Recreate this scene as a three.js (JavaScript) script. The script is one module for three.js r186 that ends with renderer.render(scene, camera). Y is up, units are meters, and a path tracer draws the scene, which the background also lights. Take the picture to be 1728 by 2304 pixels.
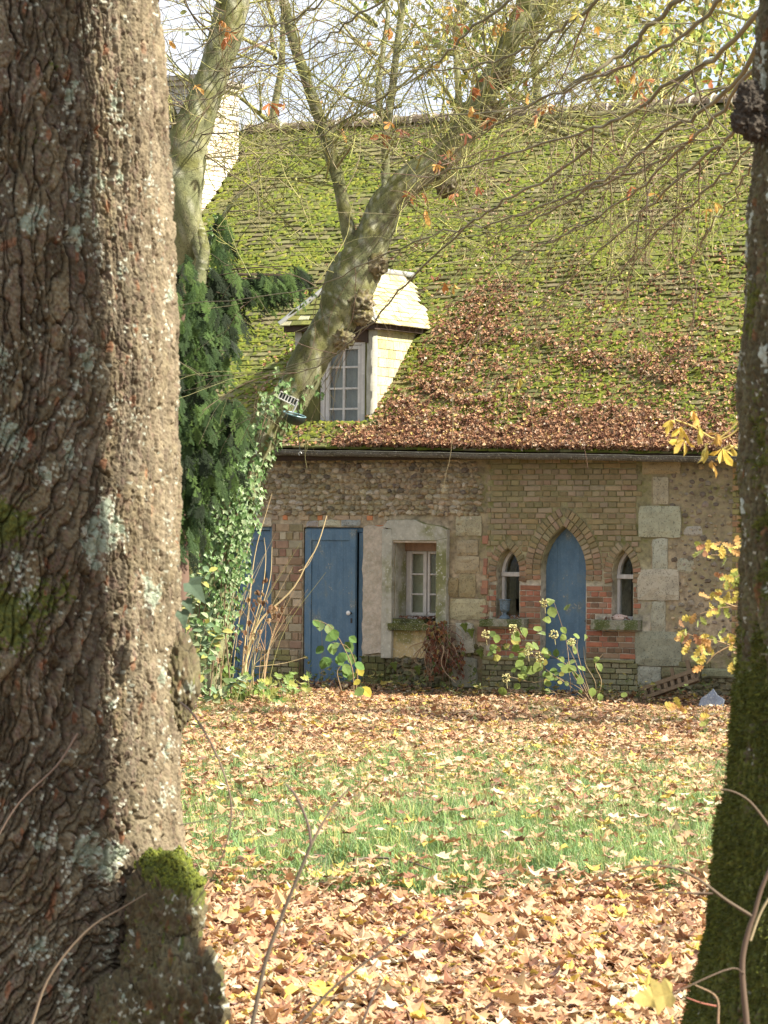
import * as THREE from 'three';
import { createNoise3D, createNoise2D } from 'simplex-noise';

const scene = new THREE.Scene();
// ---------- camera (world = house axes: facade in the plane z = 0, x to the right along it, y up, metres)
const F = 7600, CX = 864, CY = 1152, DEPTH = 42.2, EYE = 1.75;
const YAW = THREE.MathUtils.degToRad(31), PITCH = Math.atan(88 / F), ROLL = 0.0084;
const camera = new THREE.PerspectiveCamera(THREE.MathUtils.radToDeg(2 * Math.atan(CY / F)), 0.75, 0.5, 900);
const fwd = new THREE.Vector3(-Math.sin(YAW) * Math.cos(PITCH), Math.sin(PITCH), -Math.cos(YAW) * Math.cos(PITCH));
const side0 = new THREE.Vector3(Math.cos(YAW), 0, -Math.sin(YAW));
const up0 = new THREE.Vector3().crossVectors(side0, fwd);
const camRight = side0.clone().multiplyScalar(Math.cos(ROLL)).addScaledVector(up0, Math.sin(ROLL));
const camUp = up0.clone().multiplyScalar(Math.cos(ROLL)).addScaledVector(side0, -Math.sin(ROLL));
camera.position.set(DEPTH * Math.sin(YAW), EYE, DEPTH * Math.cos(YAW));
camera.up.copy(camUp);
camera.lookAt(camera.position.clone().add(fwd));
camera.focus = 40;
camera.userData.fStop = 18;
scene.add(camera);

// ---------- sky: pale, thinly clouded
const SKY = { level: 0.42 };
const n3 = createNoise3D(mulberry(11)), n2 = createNoise2D(mulberry(12));
{
  const W = 512, H = 256, data = new Float32Array(W * H * 4);
  for (let j = 0; j < H; j++) for (let i = 0; i < W; i++) {
    const el = ((j + 0.5) / H - 0.5) * Math.PI, az = ((i + 0.5) / W - 0.5) * 2 * Math.PI;
    const x = Math.cos(el) * Math.cos(az), y = Math.sin(el), z = Math.cos(el) * Math.sin(az);
    let c = 0, a = 1, f = 2.2;
    for (let o = 0; o < 4; o++) { c += a * n3(x * f, y * f * 1.8 + 7, z * f); a *= 0.5; f *= 2.1; }
    const cloud = THREE.MathUtils.smoothstep(c, -0.95, 0.1), h = Math.max(0, y);
    const blue = [0.50 - 0.16 * h, 0.68 - 0.12 * h, 1.0], white = [1.06, 1.08, 1.12];
    const k = (j * W + i) * 4;
    for (let q = 0; q < 3; q++) data[k + q] = SKY.level * (y < 0 ? [0.30, 0.27, 0.20][q] : blue[q] * (1 - cloud) + white[q] * cloud);
    data[k + 3] = 1;
  }
  const t = new THREE.DataTexture(data, W, H, THREE.RGBAFormat, THREE.FloatType);
  t.mapping = THREE.EquirectangularReflectionMapping; t.magFilter = THREE.LinearFilter; t.needsUpdate = true;
  scene.background = t; scene.environment = t;
}
// ---------- sun: right of the house and a little behind it
const SUN_AZ = THREE.MathUtils.degToRad(97.6), SUN_EL = THREE.MathUtils.degToRad(42);
const sunDir = new THREE.Vector3(Math.cos(SUN_EL) * Math.sin(SUN_AZ), Math.sin(SUN_EL), Math.cos(SUN_EL) * Math.cos(SUN_AZ));
const sun = new THREE.DirectionalLight(new THREE.Color(1, 0.92, 0.79), 5);
sun.position.copy(sunDir).multiplyScalar(60); sun.castShadow = true; sun.shadow.radius = 2.4;
Object.assign(sun.shadow.camera, { left: -40, right: 40, top: 40, bottom: -40, near: 1, far: 140 });
sun.shadow.mapSize.set(4096, 4096);
scene.add(sun, sun.target);

const renderer = new THREE.WebGLRenderer({ antialias: true });
renderer.toneMapping = THREE.LinearToneMapping;
renderer.toneMappingExposure = 2.9;
renderer.shadowMap.enabled = true;

// ---------- helpers
function mulberry(a) { return () => { a = (a + 0x6d2b79f5) | 0; let t = Math.imul(a ^ (a >>> 15), 1 | a); t = (t + Math.imul(t ^ (t >>> 7), 61 | t)) ^ t; return ((t ^ (t >>> 14)) >>> 0) / 4294967296; }; }
const V = (x, y, z) => new THREE.Vector3(x, y, z);
const lerp = (a, b, t) => a + (b - a) * t, clamp = (x, a = 0, b = 1) => Math.min(b, Math.max(a, x)), sstep = (a, b, x) => { const t = clamp((x - a) / (b - a)); return t * t * (3 - 2 * t); };
const R = (r, a, b) => a + (b - a) * r();
// photograph pixel -> ray, and where that ray meets a real plane of the place
const ray = (px, py) => fwd.clone().multiplyScalar(F).addScaledVector(camRight, px - CX).addScaledVector(camUp, CY - py);
const onDepth = (px, py, d) => camera.position.clone().addScaledVector(ray(px, py), d / F);
const onPlane = (px, py, n, c) => { const d = ray(px, py); return camera.position.clone().addScaledVector(d, (c - n.dot(camera.position)) / n.dot(d)); };
const onZ = (px, py, z = 0) => onPlane(px, py, V(0, 0, 1), z);
const onX = (px, py, x) => onPlane(px, py, V(1, 0, 0), x);
const onGround = (px, py, y = 0) => onPlane(px, py, V(0, 1, 0), y);
const toPixel = (p) => { const d = p.clone().sub(camera.position), k = F / d.dot(fwd); return [CX + d.dot(camRight) * k, CY - d.dot(camUp) * k, d.dot(fwd)]; };
// piecewise linear table [[x, y], ...]
const table = (t) => (x) => { if (x <= t[0][0]) return t[0][1]; for (let i = 1; i < t.length; i++) if (x <= t[i][0]) return lerp(t[i - 1][1], t[i][1], (x - t[i - 1][0]) / (t[i][0] - t[i - 1][0])); return t[t.length - 1][1]; };
const fbm3 = (x, y, z, o = 4) => { let s = 0, a = 0.5; for (let i = 0; i < o; i++) { s += a * n3(x, y, z); x *= 2.03; y *= 2.03; z *= 2.03; a *= 0.5; } return s; };
const fbm2 = (x, y, o = 4) => { let s = 0, a = 0.5; for (let i = 0; i < o; i++) { s += a * n2(x, y); x = x * 2.03 + 5.1; y = y * 2.03 + 3.7; a *= 0.5; } return s; };

const used = new Map();
function numbered(name) { const k = used.get(name) ?? 0; used.set(name, k + 1); return k ? name + '_' + String(k).padStart(3, '0') : name; }
function tag(o, label, category, group, kind) {
  if (label) o.userData.label = label; if (category) o.userData.category = category; if (group) o.userData.group = group; if (kind) o.userData.kind = kind; return o;
}
function thing(name, label, category, pos = [0, 0, 0], group) { const g = new THREE.Group(); g.name = numbered(name); g.position.set(...pos); scene.add(g); return tag(g, label, category, group); }
function part(name, parent) { const g = new THREE.Group(); g.name = numbered(name); parent.add(g); return g; }
function mesh(name, geo, mat, parent = scene) { const m = new THREE.Mesh(geo, mat); m.name = numbered(name); m.castShadow = m.receiveShadow = true; parent.add(m); return m; }
const _m = new THREE.Matrix4(), _q = new THREE.Quaternion(), _e = new THREE.Euler();
function mat4(x, y, z, rx = 0, ry = 0, rz = 0, sx = 1, sy = sx, sz = sx) { return new THREE.Matrix4().compose(V(x, y, z), new THREE.Quaternion().setFromEuler(new THREE.Euler(rx, ry, rz)), V(sx, sy, sz)); }
function basis(x, y, z, p, sx = 1, sy = sx, sz = sx) { return new THREE.Matrix4().makeBasis(x.clone().multiplyScalar(sx), y.clone().multiplyScalar(sy), z.clone().multiplyScalar(sz)).setPosition(p); }

// geometry from flat triangle lists, and a collector that joins many small geometries
class Mer {
  constructor(colors = false) { this.p = []; this.n = []; this.u = []; this.c = colors ? [] : null; }
  add(geo, m, color) {
    const g = geo.index ? (geo._flat ??= geo.toNonIndexed()) : geo, P = g.attributes.position, N = g.attributes.normal, U = g.attributes.uv, C = g.attributes.color, v = V(0, 0, 0), nm = new THREE.Matrix3();
    if (m) nm.getNormalMatrix(m);
    for (let i = 0; i < P.count; i++) {
      v.fromBufferAttribute(P, i); if (m) v.applyMatrix4(m); this.p.push(v.x, v.y, v.z);
      v.fromBufferAttribute(N, i); if (m) v.applyMatrix3(nm).normalize(); this.n.push(v.x, v.y, v.z);
      this.u.push(U ? U.getX(i) : 0, U ? U.getY(i) : 0);
      if (this.c) { if (color) { const k = C ? C.getX(i) : 1; this.c.push(color[0] * k, color[1] * k, color[2] * k); } else if (C) this.c.push(C.getX(i), C.getY(i), C.getZ(i)); else this.c.push(1, 1, 1); }
    }
    return this;
  }
  geo() {
    const g = new THREE.BufferGeometry();
    g.setAttribute('position', new THREE.BufferAttribute(new Float32Array(this.p), 3)); g.setAttribute('normal', new THREE.BufferAttribute(new Float32Array(this.n), 3)); g.setAttribute('uv', new THREE.BufferAttribute(new Float32Array(this.u), 2));
    if (this.c) g.setAttribute('color', new THREE.BufferAttribute(new Float32Array(this.c), 3));
    return g;
  }
  build(name, mat, parent) { return mesh(name, this.geo(), mat, parent); }
}
const stuff = (o) => { o.userData.kind = 'stuff'; return o; };
function triGeo(pos, uv, smooth = false) {
  const g = new THREE.BufferGeometry(); g.setAttribute('position', new THREE.BufferAttribute(new Float32Array(pos), 3));
  if (uv) g.setAttribute('uv', new THREE.BufferAttribute(new Float32Array(uv), 2)); g.computeVertexNormals(); return g;
}
function boxUV(g, s = 1, ox = 0, oy = 0) { // uv in metres by the way each face points
  if (g.index) g = g.toNonIndexed(); const P = g.attributes.position, N = g.attributes.normal, u = new Float32Array(P.count * 2);
  for (let i = 0; i < P.count; i++) { const ax = Math.abs(N.getX(i)), ay = Math.abs(N.getY(i)), az = Math.abs(N.getZ(i)), x = P.getX(i), y = P.getY(i), z = P.getZ(i); const [a, b] = az >= ax && az >= ay ? [x, y] : ax >= ay ? [z, y] : [x, z]; u[2 * i] = a * s + ox; u[2 * i + 1] = b * s + oy; }
  g.setAttribute('uv', new THREE.BufferAttribute(u, 2)); return g;
}
// box centred in x and y, from z = -d to z = 0, its front edges chamfered by c; jitter roughens the corners
function block(w, h, d, c = 0.004, jit = 0, r = Math.random) {
  const J = () => (r() - 0.5) * 2 * jit, F4 = [[-1, -1], [1, -1], [1, 1], [-1, 1]].map(([a, b]) => [a * (w / 2 - c) + J(), b * (h / 2 - c) + J(), J() * 0.6]);
  const M4 = [[-1, -1], [1, -1], [1, 1], [-1, 1]].map(([a, b], i) => [a * w / 2 + J() * 0.5, b * h / 2 + J() * 0.5, -c]), B4 = M4.map(([x, y]) => [x, y, -d]);
  const p = [], q = (a, b, c2, d2) => p.push(...a, ...b, ...c2, ...a, ...c2, ...d2);
  q(F4[0], F4[1], F4[2], F4[3]);
  for (let i = 0; i < 4; i++) { const k = (i + 1) % 4; q(M4[i], M4[k], F4[k], F4[i]); q(B4[i], B4[k], M4[k], M4[i]); }
  q(B4[3], B4[2], B4[1], B4[0]);
  return boxUV(triGeo(p), 1, r() * 3, r() * 3);
}
const bar = (x0, y0, x1, y1, z, d, c = 0.003) => block(x1 - x0, y1 - y0, d, c).translate((x0 + x1) / 2, (y0 + y1) / 2, z);
// a lumpy rounded stone of about unit size (z from 0 at its bedding to about 1 at its face)
function stoneShape(seed, round = 0.55, detail = 1) {
  const r = mulberry(seed), base = new THREE.IcosahedronGeometry(1, detail), P = base.attributes.position, off = r() * 50, map = new Map();
  const v = V(0, 0, 0), pos = [];
  for (let i = 0; i < P.count; i++) {
    v.fromBufferAttribute(P, i).normalize(); const k = v.toArray().map((a) => a.toFixed(3)).join();
    if (!map.has(k)) { const m = Math.max(Math.abs(v.x), Math.abs(v.y), Math.abs(v.z)), s = lerp(1 / m, 1, round) * (1 + 0.28 * n3(v.x * 1.3 + off, v.y * 1.3, v.z * 1.3) + 0.14 * (r() - 0.5)); map.set(k, [v.x * s * 0.5, v.y * s * 0.5, v.z * s * 0.5 + 0.4]); }
    pos.push(map.get(k));
  }
  const out = []; for (let i = 0; i < pos.length; i += 3) if (Math.max(pos[i][2], pos[i + 1][2], pos[i + 2][2]) > 0.05) out.push(...pos[i], ...pos[i + 1], ...pos[i + 2]);
  return boxUV(triGeo(out), 0.12, r() * 3, r() * 3);
}
// tube along points with a radius at each; sides, and a little unevenness
function tube(pts, rad, sides = 5, uneven = 0, seed = 0, colorAt, cap = true) {
  const n = pts.length, pos = [], nor = [], uv = [], col = colorAt ? [] : null, idx = []; let len = 0; const T = V(0, 0, 0), A = V(0, 0, 0), B = V(0, 0, 0), prevA = V(0, 0, 0);
  for (let i = 0; i < n; i++) {
    T.copy(pts[Math.min(n - 1, i + 1)]).sub(pts[Math.max(0, i - 1)]).normalize();
    if (i === 0) A.set(Math.abs(T.y) > 0.9 ? 1 : 0, Math.abs(T.y) > 0.9 ? 0 : 1, 0); else A.copy(prevA); A.addScaledVector(T, -A.dot(T)).normalize(); prevA.copy(A); B.crossVectors(T, A);
    if (i) len += pts[i].distanceTo(pts[i - 1]);
    for (let j = 0; j <= sides; j++) {
      const a = (j % sides) / sides * Math.PI * 2, ca = Math.cos(a), sa = Math.sin(a), d = A.clone().multiplyScalar(ca).addScaledVector(B, sa); let r = rad[i];
      if (uneven) { const q = pts[i]; r *= 1 + uneven * (fbm3(q.x * 2.5 + ca * 0.7 + seed, q.y * 2.5 + sa * 0.7, q.z * 2.5, 3) * 1.6 + 0.35 * n3(q.x * 14 + ca * 2.2, q.y * 14 + sa * 2.2, seed)); }
      const p = pts[i].clone().addScaledVector(d, r); pos.push(p.x, p.y, p.z); nor.push(d.x, d.y, d.z); uv.push(j / sides * 2 * Math.PI * Math.max(rad[0], 0.02), len); if (col) col.push(...colorAt(p, d));
    }
  }
  const s1 = sides + 1; for (let i = 0; i < n - 1; i++) for (let j = 0; j < sides; j++) { const a = i * s1 + j, b = a + s1; idx.push(a, a + 1, b, b, a + 1, b + 1); }
  if (cap) for (const i of [0, n - 1]) { const c = pos.length / 3; pos.push(...pts[i].toArray()); T.copy(pts[Math.min(n - 1, i + 1)]).sub(pts[Math.max(0, i - 1)]).normalize().multiplyScalar(i ? 1 : -1); nor.push(T.x, T.y, T.z); uv.push(0, len); if (col) col.push(...colorAt(pts[i], T)); for (let j = 0; j < sides; j++) idx.push(c, i * s1 + (i ? j : j + 1), i * s1 + (i ? j + 1 : j)); }
  const g = new THREE.BufferGeometry(); g.setAttribute('position', new THREE.BufferAttribute(new Float32Array(pos), 3)); g.setAttribute('normal', new THREE.BufferAttribute(new Float32Array(nor), 3)); g.setAttribute('uv', new THREE.BufferAttribute(new Float32Array(uv), 2)); if (col) g.setAttribute('color', new THREE.BufferAttribute(new Float32Array(col), 3)); g.setIndex(idx);
  if (uneven) { g.computeVertexNormals(); const N = g.attributes.normal; for (let i = 0; i < n; i++) { const a = i * s1, b = a + sides, x = N.getX(a) + N.getX(b), y = N.getY(a) + N.getY(b), z = N.getZ(a) + N.getZ(b), l = Math.hypot(x, y, z) || 1; N.setXYZ(a, x / l, y / l, z / l); N.setXYZ(b, x / l, y / l, z / l); } }
  return g;
}
const smoothPath = (pts, n, rs) => { const c = new THREE.CatmullRomCurve3(pts, false, 'centripetal'), out = [], rad = []; for (let i = 0; i < n; i++) { const t = i / (n - 1); out.push(c.getPoint(t)); const k = t * (pts.length - 1), a = Math.min(pts.length - 2, Math.floor(k)); if (rs) rad.push(lerp(rs[a], rs[a + 1], k - a)); } return [out, rad]; };

// ---------- tileable textures
function tileNoise(size, cells, seed) { // periodic value noise, cells across
  const r = mulberry(seed), g = Float32Array.from({ length: cells * cells }, r), out = new Float32Array(size * size);
  for (let y = 0; y < size; y++) for (let x = 0; x < size; x++) { const fx = x / size * cells, fy = y / size * cells, ix = Math.floor(fx), iy = Math.floor(fy), u = fx - ix, v = fy - iy, su = u * u * (3 - 2 * u), sv = v * v * (3 - 2 * v), G = (a, b) => g[((b + cells) % cells) * cells + (a + cells) % cells]; out[y * size + x] = lerp(lerp(G(ix, iy), G(ix + 1, iy), su), lerp(G(ix, iy + 1), G(ix + 1, iy + 1), su), sv); }
  return out;
}
function tileFbm(size, cells, seed, oct = 5, gain = 0.55) { const out = new Float32Array(size * size); let a = 1, s = 0; for (let o = 0; o < oct && cells <= size; o++, cells *= 2, a *= gain) { const t = tileNoise(size, cells, seed + o * 17); for (let i = 0; i < out.length; i++) out[i] += a * t[i]; s += a; } for (let i = 0; i < out.length; i++) out[i] /= s; return out; }
function tex(size, fn, { metres = 1, srgb = false, sy = 1 } = {}) { // fn(i, x, y) -> [r, g, b] 0..1 (linear if srgb: false is a data map)
  const d = new Uint8Array(size * size * 4); for (let y = 0; y < size; y++) for (let x = 0; x < size; x++) { const i = y * size + x, c = fn(i, x, y); for (let k = 0; k < 3; k++) { let v = clamp(c[k]); if (srgb) v = v <= 0.0031308 ? v * 12.92 : 1.055 * Math.pow(v, 1 / 2.4) - 0.055; d[i * 4 + k] = v * 255; } d[i * 4 + 3] = 255; }
  const t = new THREE.DataTexture(d, size, size); t.wrapS = t.wrapT = THREE.RepeatWrapping; t.magFilter = THREE.LinearFilter; t.minFilter = THREE.LinearMipmapLinearFilter; t.generateMipmaps = true; if (srgb) t.colorSpace = THREE.SRGBColorSpace; t.repeat.set(1 / metres, 1 / metres * sy); t.needsUpdate = true; return t;
}
const std = (o) => new THREE.MeshStandardMaterial({ roughness: 0.9, ...o });
const rgb = (r, g, b) => new THREE.Color().setRGB(r, g, b);
// =====================================================================  the cottage
const grainF = tileFbm(512, 8, 3, 6, 0.62), grainC = tileFbm(512, 40, 9, 4, 0.7), blot = tileFbm(512, 4, 21, 5, 0.6);
const T_grain = tex(512, (i) => { const k = 0.62 + 0.55 * grainF[i] + 0.22 * (grainC[i] - 0.5); return [k * 1.02, k, k * 0.96]; }, { metres: 0.5, srgb: true });
const T_grainB = tex(512, (i) => { const k = 0.55 * grainF[i] + 0.45 * grainC[i]; return [k, k, k]; }, { metres: 0.5 });
const T_speck = tex(512, (i) => { const pit = grainC[i] < 0.36 ? 0.55 : 1, k = (0.7 + 0.5 * (grainF[i] - 0.2)) * pit; return [k, k * 0.98, k * 0.92]; }, { metres: 0.6, srgb: true });
let tileStreak; { const n = tileFbm(512, 16, 41, 5, 0.7); const o = new Float32Array(512 * 512); for (let y = 0; y < 512; y++) for (let x = 0; x < 512; x++) o[y * 512 + x] = n[(y >> 4) * 512 + x] * 0.7 + 0.3 * n[y * 512 + x]; tileStreak = o; }
const T_wood = tex(512, (i, x, y) => { const k = 0.75 + 0.35 * (tileStreak[i] - 0.5) * 2; return [k, k * 0.98, k * 0.96]; }, { metres: 0.5, srgb: true });
const M_piece = std({ vertexColors: true, color: rgb(1.22, 1.2, 1.16), map: T_grain, bumpMap: T_grainB, bumpScale: 0.006, roughness: 0.95 });
const M_quoin = std({ vertexColors: true, color: rgb(1.25, 1.24, 1.2), map: T_speck, bumpMap: T_grainB, bumpScale: 0.01, roughness: 0.95 });
const M_white = std({ color: rgb(0.72, 0.7, 0.66), map: T_wood, bumpMap: T_grainB, bumpScale: 0.002, roughness: 0.8 });
const M_darkwood = std({ color: rgb(0.075, 0.05, 0.035), map: T_wood, roughness: 0.9 });
const M_greenwood = std({ color: rgb(0.13, 0.13, 0.035), map: T_wood, roughness: 0.95 });
const M_lead = std({ color: rgb(0.30, 0.31, 0.30), map: T_grain, roughness: 0.6 });
const M_glass = new THREE.MeshPhysicalMaterial({ color: rgb(0.8, 0.86, 0.84), transmission: 1, thickness: 0, roughness: 0.06, ior: 1.5 });
const M_room = std({ color: rgb(0.16, 0.14, 0.12) });
const rough = (c, r, k = 0.18) => { const s = 1 + (r() - 0.5) * 2 * k; return [c[0] * s * (1 + (r() - 0.5) * 0.12), c[1] * s, c[2] * s * (1 + (r() - 0.5) * 0.15)]; };
const mix3 = (a, b, t) => [lerp(a[0], b[0], t), lerp(a[1], b[1], t), lerp(a[2], b[2], t)];
function paint(g, c) { const n = g.attributes.position.count, a = new Float32Array(n * 3); for (let i = 0; i < n; i++) a.set(c, i * 3); g.setAttribute('color', new THREE.BufferAttribute(a, 3)); return g; }
// pieces of one kind: the largest become parts of their own, those past the limit one part of kind stuff
function pieces(name, list, mat, parent, most = 290) {
  list.sort((a, b) => b.rank - a.rank);
  const rest = new Mer(true);
  list.forEach((p, i) => { if (i < most) mesh(name, p.geo, mat, parent); else rest.add(p.geo); });
  if (list.length > most) stuff(rest.build(name + 'work', mat, parent));
}
const inFrame = (p) => { const [x, y] = toPixel(p); return x > 380 && x < 1690 && y > 0 && y < 2304; };

const house = thing('stone_cottage', 'old flint and brick cottage with a mossy tiled roof, blue doors and pointed windows', 'house');
const WX0 = -5.2, WX1 = 9.2;
const eaveY = (x) => 3.035 - 0.021 * (x + 1.5);
// ---- openings in wall metres
const W = (px, py) => onZ(px, py, 0);
function lancet(x0, x1, ySpring, yApex, y0) { const a = (x1 - x0) / 2, h = yApex - ySpring, Rr = (a * a + h * h) / (2 * a); return { x0, x1, xc: (x0 + x1) / 2, ys: ySpring, ya: yApex, y0, a, Rr,
  half(y, grow = 0) { if (y <= ySpring) return a + grow; const q = (Rr + grow) ** 2 - (y - ySpring) ** 2; return q <= 0 ? -1 : Math.sqrt(q) - (Rr - a); },
  outline(n = 10, inset = 0) { const p = [[x0 + inset, y0], [x1 - inset, y0]], e = Math.acos(clamp((Rr - a) / (Rr - inset), -1, 1)); for (let i = 0; i <= n; i++) { const t = e * i / n; p.push([this.xc - (Rr - a) + (Rr - inset) * Math.cos(t), ySpring + (Rr - inset) * Math.sin(t)]); } for (let i = n - 1; i >= 0; i--) { const t = e * i / n; p.push([this.xc + (Rr - a) - (Rr - inset) * Math.cos(t), ySpring + (Rr - inset) * Math.sin(t)]); } return p; } }; }
const O = {
  door1: { x0: -2.3, x1: -1.665, y0: -0.25, y1: 2.05 }, door2: { x0: -1.185, x1: -0.3, y0: -0.25, y1: 2.045 }, window: { x0: 0.167, x1: 0.797, y0: 0.86, y1: 1.88 },
  lanL: lancet(1.617, 1.936, 1.5, 1.795, 0.93), arch: lancet(2.232, 2.85, 1.52, 2.07, -0.25), lanR: lancet(3.203, 3.485, 1.5, 1.79, 0.945),
};
const inOpening = (x, y, g = 0.0) => { for (const k of ['door1', 'door2', 'window']) { const o = O[k]; if (x > o.x0 - g && x < o.x1 + g && y > o.y0 - g && y < o.y1 + g) return true; } for (const k of ['lanL', 'arch', 'lanR']) { const o = O[k]; if (y > o.y0 - (g ? 0.02 : 0) && Math.abs(x - o.xc) < o.half(y, g)) return true; } return false; };
// moss and algae grow in patches: much on the plinth and on the band under the eaves
const mossAt = (x, y) => clamp(0.55 * sstep(-0.15, 0.35, fbm2(x * 1.1 + 4, y * 1.6, 4)) + 0.75 * sstep(0.62, 0.1, y + 0.25 * fbm2(x * 2, y * 2 + 9, 3)) + 0.5 * sstep(1.45, 2.0, y + 0.3 * fbm2(x * 1.7 + 2, y, 3)) * sstep(1.1, 1.6, x));
// ---- plain wall behind the facing pieces
const inBrick = (x, y) => x > 1.5 + 0.06 * fbm2(3, y * 4, 2) && x < 3.72;
const wallTex = (() => { const w = 2048, h = 1024, d = new Uint8Array(w * h * 4), x0 = -2.6, L = 8; for (let j = 0; j < h; j++) for (let i = 0; i < w; i++) {
  const x = x0 + (i + 0.5) / w * L, y = (j + 0.5) / h * 3.2, f = fbm2(x * 9, y * 9, 4), g = grainC[(j % 512) * 512 + (i % 512)], m = mossAt(x, y);
  let c = inBrick(x, y) ? mix3([0.5, 0.46, 0.38], [0.34, 0.31, 0.19], sstep(1.3, 1.7, y)) : [0.38, 0.315, 0.22];
  if (x > -0.3 && x < 0.05 && y < 2.05) c = [0.5, 0.43, 0.33];
  c = mix3(c, [0.13, 0.135, 0.04], m * (0.45 + 0.5 * sstep(-0.2, 0.4, f))); const big = fbm2(x * 2.2 + 30, y * 2.2, 3), k = 0.84 + 0.42 * f + 0.6 * (g - 0.5) + 0.3 * big;
  for (let q = 0; q < 3; q++) { let v = clamp(c[q] * k); v = v <= 0.0031308 ? v * 12.92 : 1.055 * Math.pow(v, 1 / 2.4) - 0.055; d[(j * w + i) * 4 + q] = v * 255; } d[(j * w + i) * 4 + 3] = 255; }
  const t = new THREE.DataTexture(d, w, h); t.colorSpace = THREE.SRGBColorSpace; t.magFilter = THREE.LinearFilter; t.wrapS = t.wrapT = THREE.MirroredRepeatWrapping; t.repeat.set(1 / L, 1 / 3.2); t.offset.set(-x0 / L, 0); t.needsUpdate = true; return t; })();
const T_wallBump = T_grainB.clone(); T_wallBump.repeat.set(3.2, 3.2);
const M_mortar = std({ color: rgb(1.15, 1.12, 1.06), map: wallTex, bumpMap: T_wallBump, bumpScale: 0.012, roughness: 1 });
{
  const s = new THREE.Shape([[WX0, -0.3], [WX1, -0.3], [WX1, 2.86], [WX0, 3.05]].map(([a, b]) => new THREE.Vector2(a, b)));
  for (const k of ['door1', 'door2', 'window']) { const o = O[k]; s.holes.push(new THREE.Path([[o.x0, o.y0], [o.x0, o.y1], [o.x1, o.y1], [o.x1, o.y0]].map(([a, b]) => new THREE.Vector2(a, b)))); }
  for (const k of ['lanL', 'arch', 'lanR']) s.holes.push(new THREE.Path(O[k].outline(10).map(([a, b]) => new THREE.Vector2(a, b)).reverse()));
  const g = new THREE.ExtrudeGeometry(s, { depth: 0.5, bevelEnabled: false, steps: 1 }); g.translate(0, 0, -0.5);
  // uv in metres everywhere
  const P = g.attributes.position, N = g.attributes.normal, U = g.attributes.uv; for (let i = 0; i < P.count; i++) if (Math.abs(N.getZ(i)) > 0.5) U.setXY(i, P.getX(i), P.getY(i)); else U.setXY(i, P.getX(i) + P.getZ(i), P.getY(i) + (Math.abs(N.getY(i)) > 0.5 ? P.getZ(i) : 0));
  house.wall = mesh('wall', g, M_mortar, house);
}
const wallPart = house.wall;
// the other three walls, floor and loft: they close the house
{
  const m = new Mer(); const bx = (x0, y0, z0, x1, y1, z1) => m.add(new THREE.BoxGeometry(x1 - x0, y1 - y0, z1 - z0), mat4((x0 + x1) / 2, (y0 + y1) / 2, (z0 + z1) / 2));
  bx(WX0, -0.3, -9.3, WX1, 3, -8.9); bx(WX0, -0.3, -8.9, WX0 + 0.4, 3, -0.502); bx(WX1 - 0.4, -0.3, -8.9, WX1, 2.85, -0.502); bx(WX0 + 0.4, -0.3, -8.9, WX1 - 0.4, -0.05, -0.502);
  bx(WX0 + 0.4, 2.6, -8.9, WX1 - 0.4, 2.7, -0.502);
  m.build('rear_wall', M_room, house);
  for (const x of [WX0 + 0.05, WX1 - 0.3]) { const s = new THREE.Shape([[-0.2, 2.8], [-4.67, 7.35], [-9.2, 2.8]].map(([a, b]) => new THREE.Vector2(-a, b))); const g = new THREE.ExtrudeGeometry(s, { depth: 0.25, bevelEnabled: false }); g.rotateY(Math.PI / 2); g.translate(x, 0.02, 0); mesh('gable_wall', g, M_mortar, house); }
}
// ---- brickwork
const brickHue = (x, y, r) => {
  const red = [0.28, 0.12, 0.077], brown = [0.24, 0.16, 0.105], green = [0.215, 0.19, 0.105], grey = [0.265, 0.222, 0.15], dark = [0.16, 0.10, 0.062];
  const up = sstep(1.28, 1.8, y + 0.25 * fbm2(x * 1.6, y * 1.6, 3)), low = sstep(0.5, 0.4, y), rnd = r();
  let c = rnd < 0.28 ? brown : rnd < 0.82 ? red : dark;
  c = mix3(c, rnd < 0.6 ? green : grey, clamp(up * 0.78 + low * 0.9 + 0.35 * mossAt(x, y) * r()));
  return rough(c, r, 0.15);
};
const bricks = [];
function addBrick(x, y, w, h, z, c, rot = 0, r, rank = 0, d = 0.03) {
  const g = block(w, h, d, 0.005, 0.0035, r); if (rot) g.rotateZ(rot); g.translate(x, y, z); paint(g, c); bricks.push({ geo: g, rank: rank + (inFrame(V(x, y, z)) ? 1 : 0) });
}
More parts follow.
